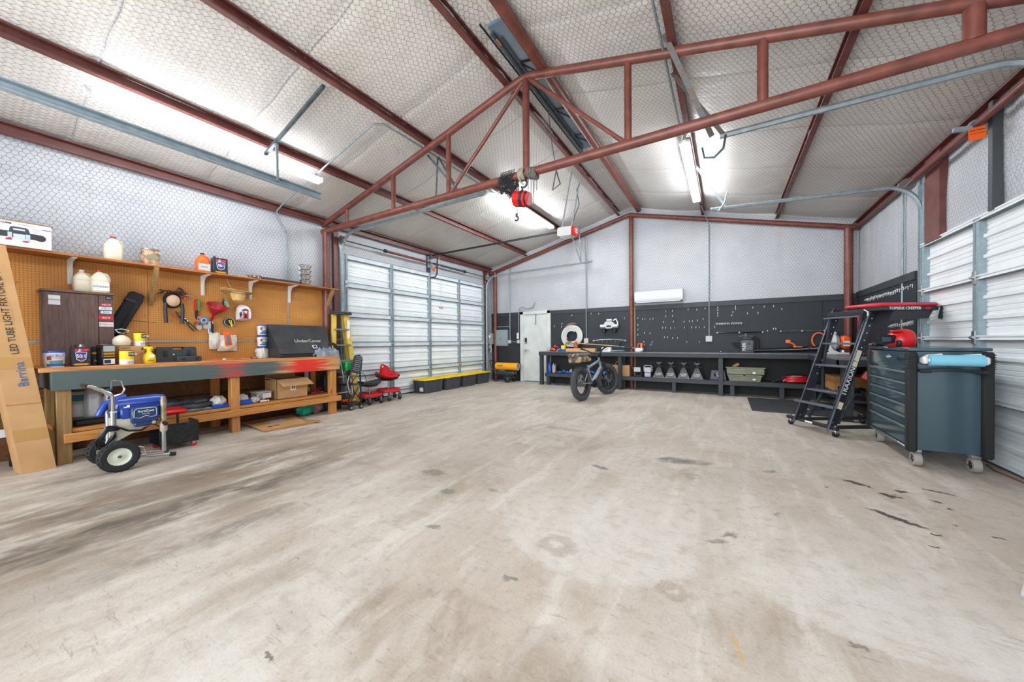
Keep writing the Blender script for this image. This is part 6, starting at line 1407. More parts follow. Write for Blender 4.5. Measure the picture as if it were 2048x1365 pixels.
# air conditioner
t = BF('air_conditioner', 'white wall mounted air conditioner beside the red column', 'air conditioner', -1.40, YB-.06, 2.12)
m = MB(); m.prism([(0, 0.02), (-.10, 0), (-.19, .03), (-.21, .08), (-.20, .27), (-.17, .29), (0, .295)], -.54, .54, plane='yz'); m.build('cover', M['ac_white'], t)
MB().box(-.50, -.185, .0, .50, -.10, .035, .006).build('louvre', M['grey_light'], t); MB().box(-.54, -.208, .085, .54, -.2, .088).build('panel_gap', M['grey'], t); text('COOL', .02, (0, -.2115, .13), M['grey'], t)
# hooks
hooks = [(-1.9,1.77),(-1.9,1.6),(-1.9,1.48),(-1.9,1.35),(-1.79,1.74),(-1.73,1.74),(-1.61,1.73),(-1.54,1.74),(-1.25,1.91),(-1.1,1.91),(-1.25,1.79),(-1.1,1.79),(-1.3,1.65),(-1.08,1.65),(-1.32,1.51),(-1.25,1.51),(-1.14,1.5),(-1.05,1.5),(-1.74,1.39),(-1.61,1.38),(-1.76,1.17),(-1.56,1.17),(-1.74,1.1),(-1.59,1.1),(-1.28,1.28),(-1.21,1.28),(-1.1,1.26),(-.99,1.26),(-.84,1.5),(-.69,1.5),(-.6,1.5),(-.53,1.5),(-.43,1.5),(-.22,1.5),(-.85,1.64),(-.74,1.65),(-.67,1.65),(-.57,1.66),(-.45,1.69),(-.76,1.93),(-.58,1.91),(-.41,1.93),(-.79,1.16),(-.53,1.16),(-.16,1.94),(-.16,1.88),(-.16,1.81),(-.16,1.75),(.18,1.94),(.18,1.89),(.13,1.82),(.11,1.75),(.4,1.78),(.59,1.78),(.5,1.9),(.7,1.91),(.86,1.91),(1.0,1.84),(.76,1.39),(.86,1.43),(.9,1.43),(-3.66,1.92),(-3.11,1.94),(-2.9,1.93),(-4.19,1.63),(-3.96,1.69),(-3.97,1.61),(-2.23,1.78)]
hm = M['hook_white']; h0 = None
ORD = 'first second third fourth fifth sixth seventh eighth ninth tenth eleventh twelfth thirteenth fourteenth fifteenth sixteenth seventeenth eighteenth nineteenth twentieth twenty-first twenty-second twenty-third twenty-fourth'.split()
def hook_labels(hs):
    out = {}
    for side in (0, 1):
        ps = [p for p in hs if (p[0] > -2.05) == bool(side)]; bins = sorted({round((2-p[1])/.085) for p in ps})
        for bi, b_ in enumerate(bins):
            row = sorted([p for p in ps if round((2-p[1])/.085) == b_], key=lambda p: p[0] if side else -p[0])
            for i, p in enumerate(row): out[p] = 'steel peg hook, %s %s of the red column in the %s row down' % (ORD[i], 'right' if side else 'left', ORD[bi])
    return out
HL = hook_labels(hooks)
for x, z in hooks:
    if h0 is None:
        m = MB(); m.tube([(0, .0, .012), (0, -.02, .012), (0, -.028, 0), (0, -.024, -.02), (0, -.036, -.024), (0, -.042, -.008)], .006, 6); h0 = m.build('peg_hook', hm); h0.location = (x, YB-.045, z)
        tag(h0, HL[(x, z)], 'hook', 'steel hooks on the back pegboard')
    else: inst(h0, (x, YB-.045, z))['label'] = HL[(x, z)]
h1 = None
for k in range(16):
    x = -.19+.031*k+(.02 if k > 8 else 0)
    if h1 is None:
        m = MB(); m.tube([(-.012, 0, .014), (.0, -.02, .0), (.012, -.03, .014)], .004, 6); m.tube([(0, -.02, .0), (0, -.03, -.024)], .005, 6); h1 = m.build('peg_hook', hm); h1.location = (x, YB-.045, 1.565); tag(h1, 'forked steel hook, first from the conduit in the close row', 'hook', 'forked hooks in a close row')
    else: inst(h1, (x, YB-.045, 1.565))['label'] = 'forked steel hook, %s from the conduit in the close row' % ORD[k]
rng = random.Random(9); hr = None
for (y0, y1, z, n, rl) in ((8.72, 7.32, 1.90, 22, 'upper row beyond the conduit'), (7.18, 6.90, 1.91, 3, 'upper row nearer than the conduit'), (7.62, 7.32, 1.40, 5, 'lower row beyond the conduit'), (7.18, 6.88, 1.41, 8, 'lower row nearer than the conduit')):
    for k in range(n):
        y = y0+(y1-y0)*k/max(1, n-1)
        if hr is None:
            m = MB(); m.tube([(0, 0, .012), (-.02, 0, .012), (-.028, 0, -.01), (-.04, 0, -.012)], .004, 6); m.tube([(-.005, 0, .02), (-.005, 0, -.03)], .004, 5); hr = m.build('peg_hook', hm); hr.location = (XR-.04, y, z); tag(hr, 'small right wall hook, first from the corner in the %s' % rl, 'hook', 'steel hooks in rows on the right wall')
        else: inst(hr, (XR-.04, y, z+rng.uniform(-.012, .012)))['label'] = 'small right wall hook, %s from the corner in the %s' % (ORD[k], rl)
# bars on the wall
def toolbar(x0, x1, z, label, bow=0.0, col='black', pegs=0):
    t = BF('tool_bar', label, 'tool rail', x0, YB-.05, z); L = x1-x0; m = MB()
    m.tube([(L*i/16, -.02, bow*math.sin(PI*i/16)) for i in range(17)], .011, 6); m.build('bar', M[col], t)
    for k in range(pegs): u = L*(.04+.92*k/(pegs-1)); MB().tube([(u, -.02, 0), (u, -.03, -.03), (u, -.045, -.025)], .004, 5).build('peg', M['steel'], t)
    for u in (.02, L*.5, L-.02): MB().box(u-.012, -.035, -.014+bow*math.sin(PI*u/L), u+.012, -.005, .014+bow*math.sin(PI*u/L)).build('mount', M['grey_light'], t)
toolbar(-3.07, -2.19, 1.20, 'arched silver rail with pegs behind the trimmer pole', .035, 'steel', 8); toolbar(-.19, .69, 1.36, 'black magnetic tool bar above the backpack vacuum', 0, 'black_gloss'); toolbar(.96, 1.70, 1.37, 'thin silver and black tool bar left of the corner column', 0, 'galv_dark')
# white line set coil
t = BF('line_set_coil', 'coil of white insulated line set standing on the black bench', 'coil', -3.64, YB-.10, 1.335)
for dy, r0, r1, a0 in ((-.02, .315, .165, -PI*.6), (-.035, .30, .15, PI*.3)):
    pts = []; N_ = 4*30
    for k in range(N_+1):
        a = a0-2*PI*k/30; r = r0+(r1-r0)*k/N_; pts.append((r*math.cos(a), dy+.012*math.sin(k*.21), r*math.sin(a)))
    m = MB(); m.tube(pts, .0165, 8); m.build('insulated_tube', M['white'], t)
m = MB(); m.tube([(-.18, -.06, .25), (-.08, -.07, .33), (.02, -.07, .35), (.14, -.06, .34)], .014, 8); m.tube([(-.1, -.06, .30), (-.0, -.07, .34), (.02, -.07, .36)], .012, 8); m.build('copper_end', mat('brown_wrap', '#9a6a4a', .5), t)
m = MB(); m.tube([(-.14, -.07, -.08), (-.05, -.09, -.15), (.1, -.08, -.22)], .014, 6); m.build('copper_end', mat('brown_wrap2', '#6a4536', .5), t)
# white power head on the wall
t = BF('wall_blower', 'white and grey power tool head hanging on the black pegboard', 'power tool', -2.60, YB-.05, 1.60)
m = MB(); m.prism([(-.13, -.04), (-.12, .06), (-.07, .10), (.07, .10), (.13, .05), (.13, -.05), (.06, -.06), (.05, .0), (-.05, .0), (-.06, -.06)], -.16, -.03); m.build('housing', M['grey_light'], t)
m = MB(); m.box(-.07, -.13, .11, .07, -.05, .16, .012); m.build('cap', M['white'], t); MB().box(-.04, -.13, .10, .05, -.05, .115).build('cap_band', M['charcoal'], t)
MB().box(-.23, -.17, -.05, -.10, -.05, .02, .015).build('side_pod', M['white'], t); MB().box(.10, -.17, -.05, .23, -.05, .02, .015).build('side_pod', M['white'], t)
MB().tube([(.10, -.10, .12), (.17, -.1, .16), (.21, -.1, .08), (.22, -.1, .0)], .018, 8).build('handle', M['white'], t)
MB().tube([(-.22, -.1, .0), (-.2, -.1, .06), (-.13, -.1, .1)], .016, 8).build('handle', M['charcoal'], t)
m = MB(); m.box(-.05, -.15, -.06, .05, -.05, .02, .01); m.build('intake', M['black'], t)
MB().box(-.24, -.16, -.09, .24, -.06, -.05, .01).build('base_bar', M['grey_dark'], t); MB().box(-.07, -.17, -.085, .07, -.15, -.055, .005).build('badge', M['white'], t)
for s in (-1, 1): MB().lathe([(.001, -.06), (.045, -.05), (.05, .03)], (s*.14, -.1, -.13), 16).build('foot', M['black'], t)
# ---- on the black bench top
ZB = .92
t = BF('tool_bag_pile', 'orange and red ratchet straps heaped at the left end of the black bench', 'straps', -4.05, 8.98, ZB)
rnd = random.Random(4)
def heap(t, n, sx, sy, sz, cols, r=.02, nm='strap'):
    for k in range(n):
        x = rnd.uniform(-sx, sx); y = rnd.uniform(-sy, sy); z = rnd.uniform(.02, sz)*(1-abs(x)/sx*.5); pts = [(x+rnd.uniform(-.05, .05), y+rnd.uniform(-.04, .04), max(r, z+rnd.uniform(-.04, .03))) for _ in range(4)]
        MB().tube(pts, r, 6).build(nm, M[cols[k % len(cols)]], t)
heap(t, 8, .09, .06, .16, ['orange', 'red', 'orange', 'black'], .02); MB().torus((-.14, -.06, .05), .05, .006, 'y', 16, 6).build('loop', M['red'], t)
t = BF('glove_pile', 'white and blue gloves beside the orange straps', 'gloves', -3.90, 8.96, ZB); heap(t, 5, .06, .05, .1, ['white', 'sky_blue', 'grey_light'], .022, 'finger'); MB().box(-.06, -.05, 0, .06, .05, .05, .02).build('cuff', M['blue'], t)
t = BF('yellow_case', 'small yellow case with blue trim near the white coil', 'case', -3.77, 8.95, ZB); MB().box(-.07, -.05, .0, .07, .05, .05, .01).build('base', M['blue'], t); MB().box(-.06, -.05, .05, .05, .04, .16, .012).build('body', M['yellow'], t); MB().box(.03, -.05, .16, .05, .04, .2, .005).build('handle', M['yellow'], t)
t = BF('long_carton', 'long low brown cardboard carton on the black bench', 'box', -3.27, 8.92, ZB); MB().box(-.40, -.08, 0, .40, .08, .085, .003).build('carton', mat('carton_pale', '#d2a474', .8), t); MB().box(-.004, -.082, 0, .004, .082, .086).build('seam', M['cardboard_dark'], t)
t = BF('amber_bottle', 'orange brown bottle lying on the long carton', 'bottle', -3.42, 8.95, ZB+.087); m = MB(); m.lathe([(.05, 0), (.06, .03), (.055, .10), (.03, .15), (.02, .18)], n=18, sy=.8); m.build('bottle', mat('amber_glass', '#a4501e', .2), t); MB().cyl((0, 0, .18), (0, 0, .20), .022, 12).build('cap', M['tan'], t)
t = BF('white_carton', 'small white carton between the long carton and the trimmer engine', 'box', -2.60, 8.95, ZB); MB().box(-.11, -.06, 0, .12, .06, .11, .003).build('carton', M['white_paper'], t)
t = BF('grey_duster', 'flat grey cloth pad next to the white carton', 'cloth', -2.32, 8.92, ZB); MB().box(-.17, -.05, 0, .17, .05, .045, .02).build('pad', M['canvas'], t)
t = BF('string_trimmer', 'string trimmer with a tan pole lying over the black bench', 'trimmer', -1.86, 9.0, ZB)
MB().cyl((-1.80, .0, .235), (-.60, .02, .15), .013, 8).build('pole', M['straw'], t); MB().cyl((-.60, .02, .15), (.0, 0, .085), .013, 8).build('pole', M['galv'], t)
MB().lathe([(.001, -.03), (.05, -.02), (.055, .03), (.001, .04)], (-1.82, 0, .215), 16).build('cutting_head', mat('olive', '#7c8050', .5), t)
MB().tube([(-.42, 0, .14), (-.42, -.04, .22), (-.40, .0, .26), (-.38, .04, .2), (-.40, 0, .13)], .011, 6).build('loop_handle', M['black'], t); MB().cyl((-.30, 0, .11), (-.12, 0, .10), .024, 10).build('rear_grip', M['black'], t)
MB().box(-.04, -.07, .01, .14, .07, .10, .02).build('engine_cover', M['white'], t); m = MB(); m.tube([(.0, 0, .1), (.03, 0, .2), (.1, 0, .21), (.13, 0, .1)], .014, 8); m.build('guard', M['orange'], t); MB().box(.08, -.05, .09, .13, .05, .21, .01).build('air_cover', M['orange'], t); MB().box(-.03, -.075, .0, .1, .0, .03, .008).build('fuel_tank', M['grey_light'], t)
t = BF('small_parts', 'small black tools lying left of the backpack vacuum', 'tools', .02, 9.02, ZB)
for k in range(4): MB().box(-.14+.09*k, -.02, 0, -.07+.09*k, .02, .02+.01*(k % 2), .005).build('tool', M['black'], t)
MB().box(-.13, -.025, .018, -.11, -.02, .03).build('tag', M['white'], t)
t = BF('backpack_vacuum', 'dark grey backpack vacuum with FLEX lettering on the black bench', 'vacuum', .385, 9.02, ZB)
MB().box(-.12, -.10, .03, .12, .10, .28, .03).build('housing', M['grey_dark'], t); MB().box(-.10, -.09, .28, .10, .09, .33, .02).build('lid', M['charcoal'], t); MB().box(-.12, -.11, .0, .12, .11, .05, .012).build('base', M['charcoal'], t)
MB().tube([(-.14, 0, .34), (-.08, 0, .36), (.1, 0, .35)], .016, 8).build('handle', M['grey_dark'], t); MB().cyl((-.02, 0, .34), (-.02, 0, .41), .03, 12).build('knob', M['grey_dark'], t)
MB().tube([(-.10, -.02, .20), (-.22, -.02, .24), (-.26, -.02, .22), (-.22, -.02, .15), (-.12, -.02, .12)], .025, 8).build('hose', M['black'], t); MB().tube([(.12, 0, .34), (.19, .0, .26), (.19, .0, .08), (.14, 0, .02)], .028, 8).build('hose', M['black'], t)
text('FLEX', .075, (-.06, -.102, .13), M['white'], t, rot=(PI/2, -PI/2, 0), bold=.002); MB().box(.0, -.104, .17, .05, -.1, .22, .002).build('switch_panel', M['black'], t)
t = BF('backpack_blower', 'orange and grey backpack leaf blower with long black tube', 'leaf blower', 1.80, 8.86, ZB)
MB().tube([(-1.30, .1, .055), (-.95, .1, .065), (-.55, .08, .08), (-.3, .05, .10), (-.12, .0, .12)], .045, 12, rad=[.032, .038, .048, .055, .055]).build('blower_tube', M['black_gloss'], t)
for k in range(9): MB().torus((-.42+.035*k, .065, .092+.003*k), .052, .008, 'x', 16, 6).build('bellows_ring', M['black'], t)
MB().tube([(-.62, .05, .13), (-.66, .04, .19), (-.72, .04, .22), (-.76, .04, .26)], .018, 8).build('control_grip', M['orange'], t); MB().box(-.78, .02, .20, -.70, .06, .27, .01).build('trigger', M['orange'], t); MB().box(-.66, .03, .12, -.52, .07, .14).build('clamp', M['orange'], t)
m = MB(); m.lathe([(.001, -.06), (.12, -.05), (.155, 0), (.12, .05), (.001, .06)], (-.05, 0, .22), 28, 'x'); m.build('fan_housing', M['grey_light'], t)
MB().cyl((-.09, 0, .36), (-.03, 0, .40), .03, 12).build('filler_cap', M['grey_light'], t)
MB().box(.02, -.12, .10, .17, .14, .34, .04).build('engine_cover', M['orange'], t); MB().box(.05, -.122, .15, .14, -.118, .24).build('spec_label', M['white_paper'], t); MB().lathe([(.05, 0), (.055, .04), (.045, .07)], (.06, -.06, .01), 16).build('fuel_tank', M['steel'], t)
m = MB(); m.prism([(-.22, 0), (.12, 0), (.12, .03), (-.02, .035), (-.10, .08), (-.14, .16), (-.16, .26), (-.18, .26), (-.20, .1)], -.17, -.13); m.build('back_frame', M['white'], t)
for k in range(4): MB().box(-.185, -.172, .04+.045*k, -.165, -.17, .06+.045*k).build('frame_slot', M['black'], t)
MB().torus((-.27, .05, .26), .10, .014, 'y', 20, 7, ry=.14, a0=.6, a1=4.6).build('cable_loop', M['orange'], t); MB().torus((-.30, .07, .24), .13, .012, 'y', 20, 7, ry=.17, a0=.9, a1=4.2).build('strap_loop', M['black'], t)
t = BF('red_jack_handle', 'red pole standing behind the work platform', 'pole', 2.06, 8.75, ZB); MB().cyl((0, 0, 0), (0, 0, .86), .022, 10).build('pole', M['red'], t); MB().cyl((0, 0, .84), (0, 0, .88), .028, 10).build('knob', M['red'], t); MB().lathe([(.07, 0), (.08, .02), (.03, .04)], n=16).build('base', M['black'], t)
t = BF('grinder', 'dark bench grinder by the right wall behind the ladder rail', 'tool', 1.93, 7.72, ZB); MB().cyl((-.02, -.12, .11), (-.02, .12, .11), .055, 16).build('motor', M['charcoal'], t)
for s in (-1, 1): MB().cyl((-.02, s*.13, .11), (-.02, s*.17, .11), .07, 20).build('wheel_guard', M['black'], t)
MB().box(-.08, -.07, 0, .05, .07, .06, .01).build('base', M['black'], t); MB().box(-.085, -.02, .07, -.075, .03, .09).build('label_strip', M['red'], t)

# ---- lower shelf of the black bench
ZL = .325
t = BF('water_bottle', 'tall blue bottle at the left end of the black lower shelf', 'bottle', -4.20, 8.98, ZL-.0); MB().lathe([(.05, 0), (.055, .02), (.055, .2), (.02, .28)], n=16).build('bottle', M['blue'], t); MB().cyl((0, 0, .28), (0, 0, .31), .018, 10).build('cap', M['navy'], t)
t = BF('tan_bottle', 'beige bottle with wire handle next to the tall blue one', 'bottle', -4.07, 8.98, ZL); MB().box(-.05, -.04, 0, .05, .04, .22, .015).build('bottle', mat('beige_print', '#c9b79a', .5, 0, '#a8977c', 20), t); MB().torus((.02, 0, .235), .035, .005, 'y', 16, 6).build('handle', M['steel'], t); MB().cyl((-.02, 0, .22), (-.02, 0, .25), .015, 10).build('cap', M['white'], t)
t = BF('blue_clutter', 'pile of blue and white work gloves and clamps on the black lower shelf', 'gloves', -3.62, 8.98, ZL); rnd.seed(8)
heap(t, 12, .36, .06, .10, ['sky_blue', 'blue', 'white', 'sky_blue', 'tan'], .022, 'finger'); MB().box(-.36, -.05, 0, -.2, .05, .05, .015).build('palm', M['sky_blue'], t); MB().box(-.12, -.05, 0, .1, .05, .045, .015).build('palm', M['blue'], t)
t = BF('blue_wrench_set', 'blue tools lying behind the bicycle on the lower shelf', 'tools', -2.80, 8.98, ZL); heap(t, 6, .22, .05, .10, ['sky_blue', 'blue', 'sky_blue'], .026, 'tool')
t = BF('blue_strap', 'blue plastic piece on the floor under the black bench', 'strap', -3.98, 8.92, 0); MB().box(-.07, -.03, .0, .07, .03, .035, .012).build('strap', M['blue'], t); MB().box(-.05, -.035, .01, .05, -.03, .03).build('slot', M['navy'], t)
t = BF('brown_carton', 'brown cardboard carton with open flaps on the black lower shelf', 'box', -2.24, 9.0, ZL); MB().box(-.23, -.12, 0, .22, .12, .27, .002).build('carton', M['cardboard'], t); MB().box(-.23, -.122, .175, .22, -.12, .18).build('seam', M['cardboard_dark'], t)
m = MB(); m.add([(.22, -.12, .27), (.22, .12, .27), (.30, .12, .18), (.30, -.12, .18)], [(0, 1, 2, 3)]); m.add([(-.23, -.12, .27), (-.23, .12, .27), (-.30, .12, .21), (-.30, -.12, .21)], [(0, 1, 2, 3)]); m.build('flap', M['cardboard'], t)['kind'] = 'stuff'
MB().torus((-.06, 0, .27), .09, .007, 'y', 16, 6, a0=0, a1=PI).build('cord_loop', M['tan'], t)
def work_light(x, label, style):
    t = BF('work_light', label, 'work light', x, 8.98, ZL)
    MB().box(-.09, -.05, .10, .09, .05, .24, .02).build('housing', M['grey'] if style else M['grey_dark'], t); MB().box(-.075, -.054, .115, .075, -.05, .225, .004).build('lens', M['grey_light'], t)
    if style: MB().tube([(-.095, 0, .14), (-.09, 0, .25), (-.06, 0, .275), (.06, 0, .275), (.09, 0, .25), (.095, 0, .14)], .01, 8).build('handle', M['white'], t); MB().box(-.07, -.05, 0, .07, .05, .10, .01).build('base_box', mat('pale_lilac', '#b9b7cf', .6), t)
    else:
        m = MB(); m.tube([(-.08, 0, .01), (-.09, 0, .17)], .008, 6); m.tube([(.08, 0, .01), (.09, 0, .17)], .008, 6); m.tube([(-.08, 0, .01), (.08, 0, .01)], .008, 6); m.build('stand', M['grey_dark'], t)
work_light(-1.85, 'dark round work light next to the brown carton', 0); work_light(-1.61, 'grey and white work light on a lilac box', 1)
def jack_stand(x, label, txt):
    t = BF('jack_stand', label, 'jack stand', x, 8.98, ZL, 'black jack stands on the lower shelf'); BK = mat('jack_black', '#2f3032', .35, .1)
    rings = [[Vector(p) for p in ((-a, -b, z), (a, -b, z), (a, b, z), (-a, b, z))] for a, b, z in ((.125, .09, .0), (.115, .085, .035), (.035, .03, .24))]
    m = MB(); m.skin(rings, smooth=False); m.build('pyramid_base', BK, t)
    MB().box(-.075, -.088, .012, .075, -.085, .028).build('base_slot', M['black_gloss'], t); MB().box(-.13, -.095, 0, .13, .095, .008).build('foot_flange', mat('jack_edge', '#6a6e73', .4, .3), t)
    MB().cyl((0, 0, .22), (0, 0, .31), .022, 12).build('ratchet_bar', BK, t); MB().prism([(-.05, .37), (-.055, .345), (-.02, .31), (.02, .31), (.055, .345), (.05, .37), (.02, .35), (-.02, .35)], -.022, .022).build('saddle', BK, t)
    MB().torus((.0, -.02, .27), .03, .008, 'y', 16, 6).build('pawl', BK, t); MB().cyl((.02, -.03, .27), (.10, -.04, .262), .006, 6).build('release_handle', M['galv_dark'], t)
    text('6 TON', .042, (0, -.079, .095), M['white'], t, rot=(PI/2-.27, 0, 0), bold=.001); text('CAPACITY', .022, (0, -.087, .062), M['white'], t, rot=(PI/2-.27, 0, 0), bold=.0008)
for x, s in zip((-1.36, -1.10, -.83, -.56), ('first jack stand from the left, next to the lilac box', 'second jack stand from the left of the four', 'third jack stand from the left of the four', 'fourth jack stand, rightmost of the four')): jack_stand(x, s, '')
t = BF('blow_molded_case', 'low grey case with a dark oval window behind the bench leg', 'case', -.15, 9.0, ZL); m = MB(); m.prism([(-.15, .02), (.15, .02), (.12, .21), (-.12, .21)], -.1, .1); m.build('shell', mat('case_slate', '#4a4f5c', .5), t)
MB().box(-.16, -.105, 0, .16, .105, .03, .008).build('tray', M['navy'], t); m = MB(); m.lathe([(.001, -.104), (.08, -.103), (.085, -.1)], (0, 0, .12), 20, 'y', 1, .65); m.build('window', M['black_gloss'], t); MB().box(-.03, -.107, .08, .03, -.104, .1, .002).build('brand_strip', M['white'], t)
def olive_tote(z, top, label):
    t = BF('attached_lid_tote', label, 'storage bin', .33, 8.99, z); OL = mat('olive_tote', '#8d9079', .6, 0, '#7f826c', 8)
    if top:
        MB().box(-.32, -.15, .03, .34, .15, .16, .01).build('body', OL, t)
        for k in range(8): MB().box(-.30+.083*k, -.158, .045, -.293+.083*k, -.148, .155).build('rib', OL, t)
        MB().box(-.33, -.16, .10, .35, -.148, .108).build('band', OL, t); MB().box(-.34, -.16, .155, .36, .16, .18, .006).build('rim', OL, t)
        MB().box(.14, -.162, .05, .19, -.158, .09).build('barcode_label', M['white_paper'], t)
    else:
        m = MB(); m.skin([[Vector(p) for p in ((-a, -b, z_), (a, -b, z_), (a, b, z_), (-a, b, z_))] for a, b, z_ in ((.27, .12, .0), (.30, .145, .12))], smooth=False); m.build('body', OL, t)
        MB().box(-.31, -.155, .11, -.02, .155, .135, .006).box(.02, -.155, .11, .31, .155, .135, .006).build('lid_flaps', OL, t)['kind'] = 'stuff'; MB().box(.14, -.145, .03, .19, -.138, .06).build('barcode_label', M['white_paper'], t)
olive_tote(ZL, False, 'lower olive grey tote of the stack of two'); olive_tote(ZL+.115, True, 'upper olive grey tote with ribbed sides, stacked on the other')
t = BF('wood_offcut', 'brown wood offcut poking out of the upper olive tote', 'wood', .18, 9.0, ZL+.30); m = MB(); m.xf = Matrix.Rotation(-.6, 4, 'Y'); m.box(-.05, -.02, -.01, .08, .02, .05, .003); m.build('block', M['cardboard'], t)
t = BF('air_hose', 'red coiled air hose with a black end on the black lower shelf', 'hose', 1.18, 9.0, ZL); m = MB(); pts = []
for k in range(5*26): a = 2*PI*k/26; r = .19+.012*math.sin(k*.37); pts.append((r*math.cos(a), r*.6*math.sin(a), .018+.022*(k/26)+.004*math.sin(k)))
m.tube(pts, .016, 7); m.build('hose_coil', M['red_paint'], t); MB().tube([(-.38, -.12, .015), (-.25, -.1, .08), (-.05, -.06, .165), (.15, -.02, .15), (.26, 0, .06)], .015, 8).build('hose_end', M['black'], t); MB().tube([(-.2, -.1, .03), (-.16, -.1, .07)], .012, 6).build('fitting', M['steel'], t); MB().box(-.1, -.08, .125, .12, .05, .15, .02).build('hose_pack', mat('pink_film', '#c98a8c', .4), t)
t = BF('plywood_box', 'open plywood box on the lower shelf behind the work platform', 'box', 1.72, 8.2, ZL); MB().box(-.17, -.30, .0, .35, .30, .24, .004).build('box_body', mat('box_wood', '#b98a50', .7, 0, '#a67740', 6), t); MB().box(-.175, -.305, .15, .355, .305, .16).build('groove', M['cardboard_dark'], t)
t = BF('chain_tray', 'tray of dark sockets on the lower shelf behind the ladder rungs', 'tray', 1.72, 7.62, ZL); MB().box(-.17, -.22, 0, .2, .22, .03, .004).build('tray_body', M['galv_dark'], t); rnd.seed(12)
for k in range(16): x, y = rnd.uniform(-.13, .15), rnd.uniform(-.18, .18); MB().cyl((x, y, .03), (x+rnd.uniform(-.02, .02), y, .075+rnd.uniform(0, .03)), .026, 10).build('socket', M['black_gloss'], t)
t = BF('orange_cord', 'loop of orange cord hanging under the black bench', 'cord', 1.56, 7.05, .50); MB().torus((0, 0, .08), .11, .012, 'x', 24, 7, ry=.20).build('cord', M['orange'], t)
t = BF('trolley_jack', 'red trolley jack head tilted under the right end of the bench', 'jack', 1.74, 6.95, ZL); m = MB(); m.xf = Matrix.Translation((0, 0, .33)) @ Matrix.Rotation(.5, 4, 'Y') @ Matrix.Rotation(-.4, 4, 'Z'); m.box(-.06, -.12, -.07, .26, .1, .07, .02); m.build('body', M['red_paint'], t); m = MB(); m.xf = Matrix.Translation((0, 0, .33)) @ Matrix.Rotation(.5, 4, 'Y') @ Matrix.Rotation(-.4, 4, 'Z'); m.box(.0, -.125, -.02, .14, -.12, .02); m.build('decal', M['amber'], t)
MB().box(-.06, -.10, .0, .2, .1, .12, .01).build('wheel_base', M['black'], t); MB().cyl((.05, 0, .1), (.03, 0, .3), .03, 10).build('strut', M['black_steel'], t)
t = BF('wood_post', 'short pale timber stub standing by the tool cabinet', 'wood', 1.70, 6.45, 0); MB().box(-.03, -.04, 0, .03, .04, .34, .004).build('block', M['wood_pale'], t)
# mat and bits
t = BF('floor_mat', 'black rubber floor mat in front of the corner of the black bench', 'mat', 1.06, 7.9, 0); MB().box(-.69, -.72, .002, .62, .82, .016, .004).build('mat_body', mat('mat_rubber', '#2b2d30', .7, 0, '#45474a', 3, bump=.2, stretch=(1, 8, 1), contrast=(.45, .75)), t)
t = BF('hitch_ball', 'chrome and blue ball fitting lying on the rubber mat', 'fitting', 1.40, 7.86, .018); MB().sphere((0, 0, .03), .035, .03, .03).build('ball', mat('blue_chrome', '#3b5f8f', .15, .8), t); MB().cyl((-.09, 0, .02), (-.02, 0, .025), .012, 8).build('shank', M['chrome'], t)
t = BF('pry_bar', 'thin dark bar lying on the rubber mat', 'bar', 1.28, 7.66, .016); MB().bar((-.14, 0, .006), (.20, .06, .006), .014, .012).build('bar', M['black_steel'], t); MB().bar((-.15, -.003, .006), (-.08, .01, .006), .016, .013).build('tip', M['grey_light'], t)
# ================================================================== tool cabinet, work platform, bicycle
t = T('tool_cabinet', 'slate blue roller tool cabinet with black corner bumpers', 'tool cabinet', (1.715, 5.30, 0), -PI/2); CP = M['cab_paint']
W, D = .545, .245   # half length (local x), half depth
MB().box(-W+.02, -D+.015, .16, W-.02, D-.01, 1.08, .006).build('body', CP, t)
MB().box(-W-.0, -D-.01, 1.082, .03, D+.01, 1.112, .005).build('lid', CP, t); MB().box(.034, -D-.01, 1.082, W+.0, D+.01, 1.112, .005).build('lid', CP, t)
yf = -D+.012
MB().box(-W+.05, yf-.010, .915, W-.05, yf, 1.07, .004).build('top_tray_front', CP, t)
for z0, z1 in ((.79, .89), (.685, .782), (.58, .677), (.472, .572), (.375, .464), (.19, .367)):
    dr = MB().box(-W+.055, yf-.014, z0, W-.055, yf, z1-.022, .003).build('drawer', CP, t)
    m = MB(); m.prism([(yf, z1-.022), (yf-.022, z1-.026), (yf-.026, z1-.012), (yf-.02, z1-.004), (yf, z1-.004)], -W+.055, W-.055, plane='yz'); m.build('drawer_pull', mat('pull_trim', '#8fa0a8', .25, .6), dr)
MB().box(-W+.04, yf-.02, .155, W-.04, yf+.0, .175, .004).build('bottom_trim', mat('pull_trim', '#8fa0a8', .25, .6), t)
def bumper(x, y, z0=.14, z1=1.075, nm='corner_bumper'):
    o = MB().box(x-.035, y-.035, z0, x+.035, y+.035, z1, .014).build(nm, M['rubber'], t)
    for k in range(7): MB().box(x-.038, y-.038, z1-.03-.02*k, x+.038, y+.038, z1-.022-.02*k, .003).build('ridge', M['black'], o)
for sx_ in (-1, 1):
    for sy_ in (-1, 1): bumper(sx_*(W-.02), sy_*(D-.015))
MB().box(-W+.07, yf-.012, 1.045, -W+.15, yf-.010, 1.065, .0).build('red_badge', M['red'], t)
text('Snap-on', .055, (.34, yf-.0125, 1.0), M['ink'], t, bold=.0012)
MB().cyl((.02, yf-.01, 1.01), (.02, yf-.028, 1.01), .016, 14).build('lock', M['steel'], t); MB().box(0.005, yf-.013, .985, .035, yf-.010, 1.035, .004).build('lock_plate', M['steel'], t)
m = MB(); m.add([(-.40, yf-.0116, .95), (-.30, yf-.0116, .95), (-.38, yf-.0116, 1.06), (-.45, yf-.0116, 1.06)], [(0, 1, 2, 3)])
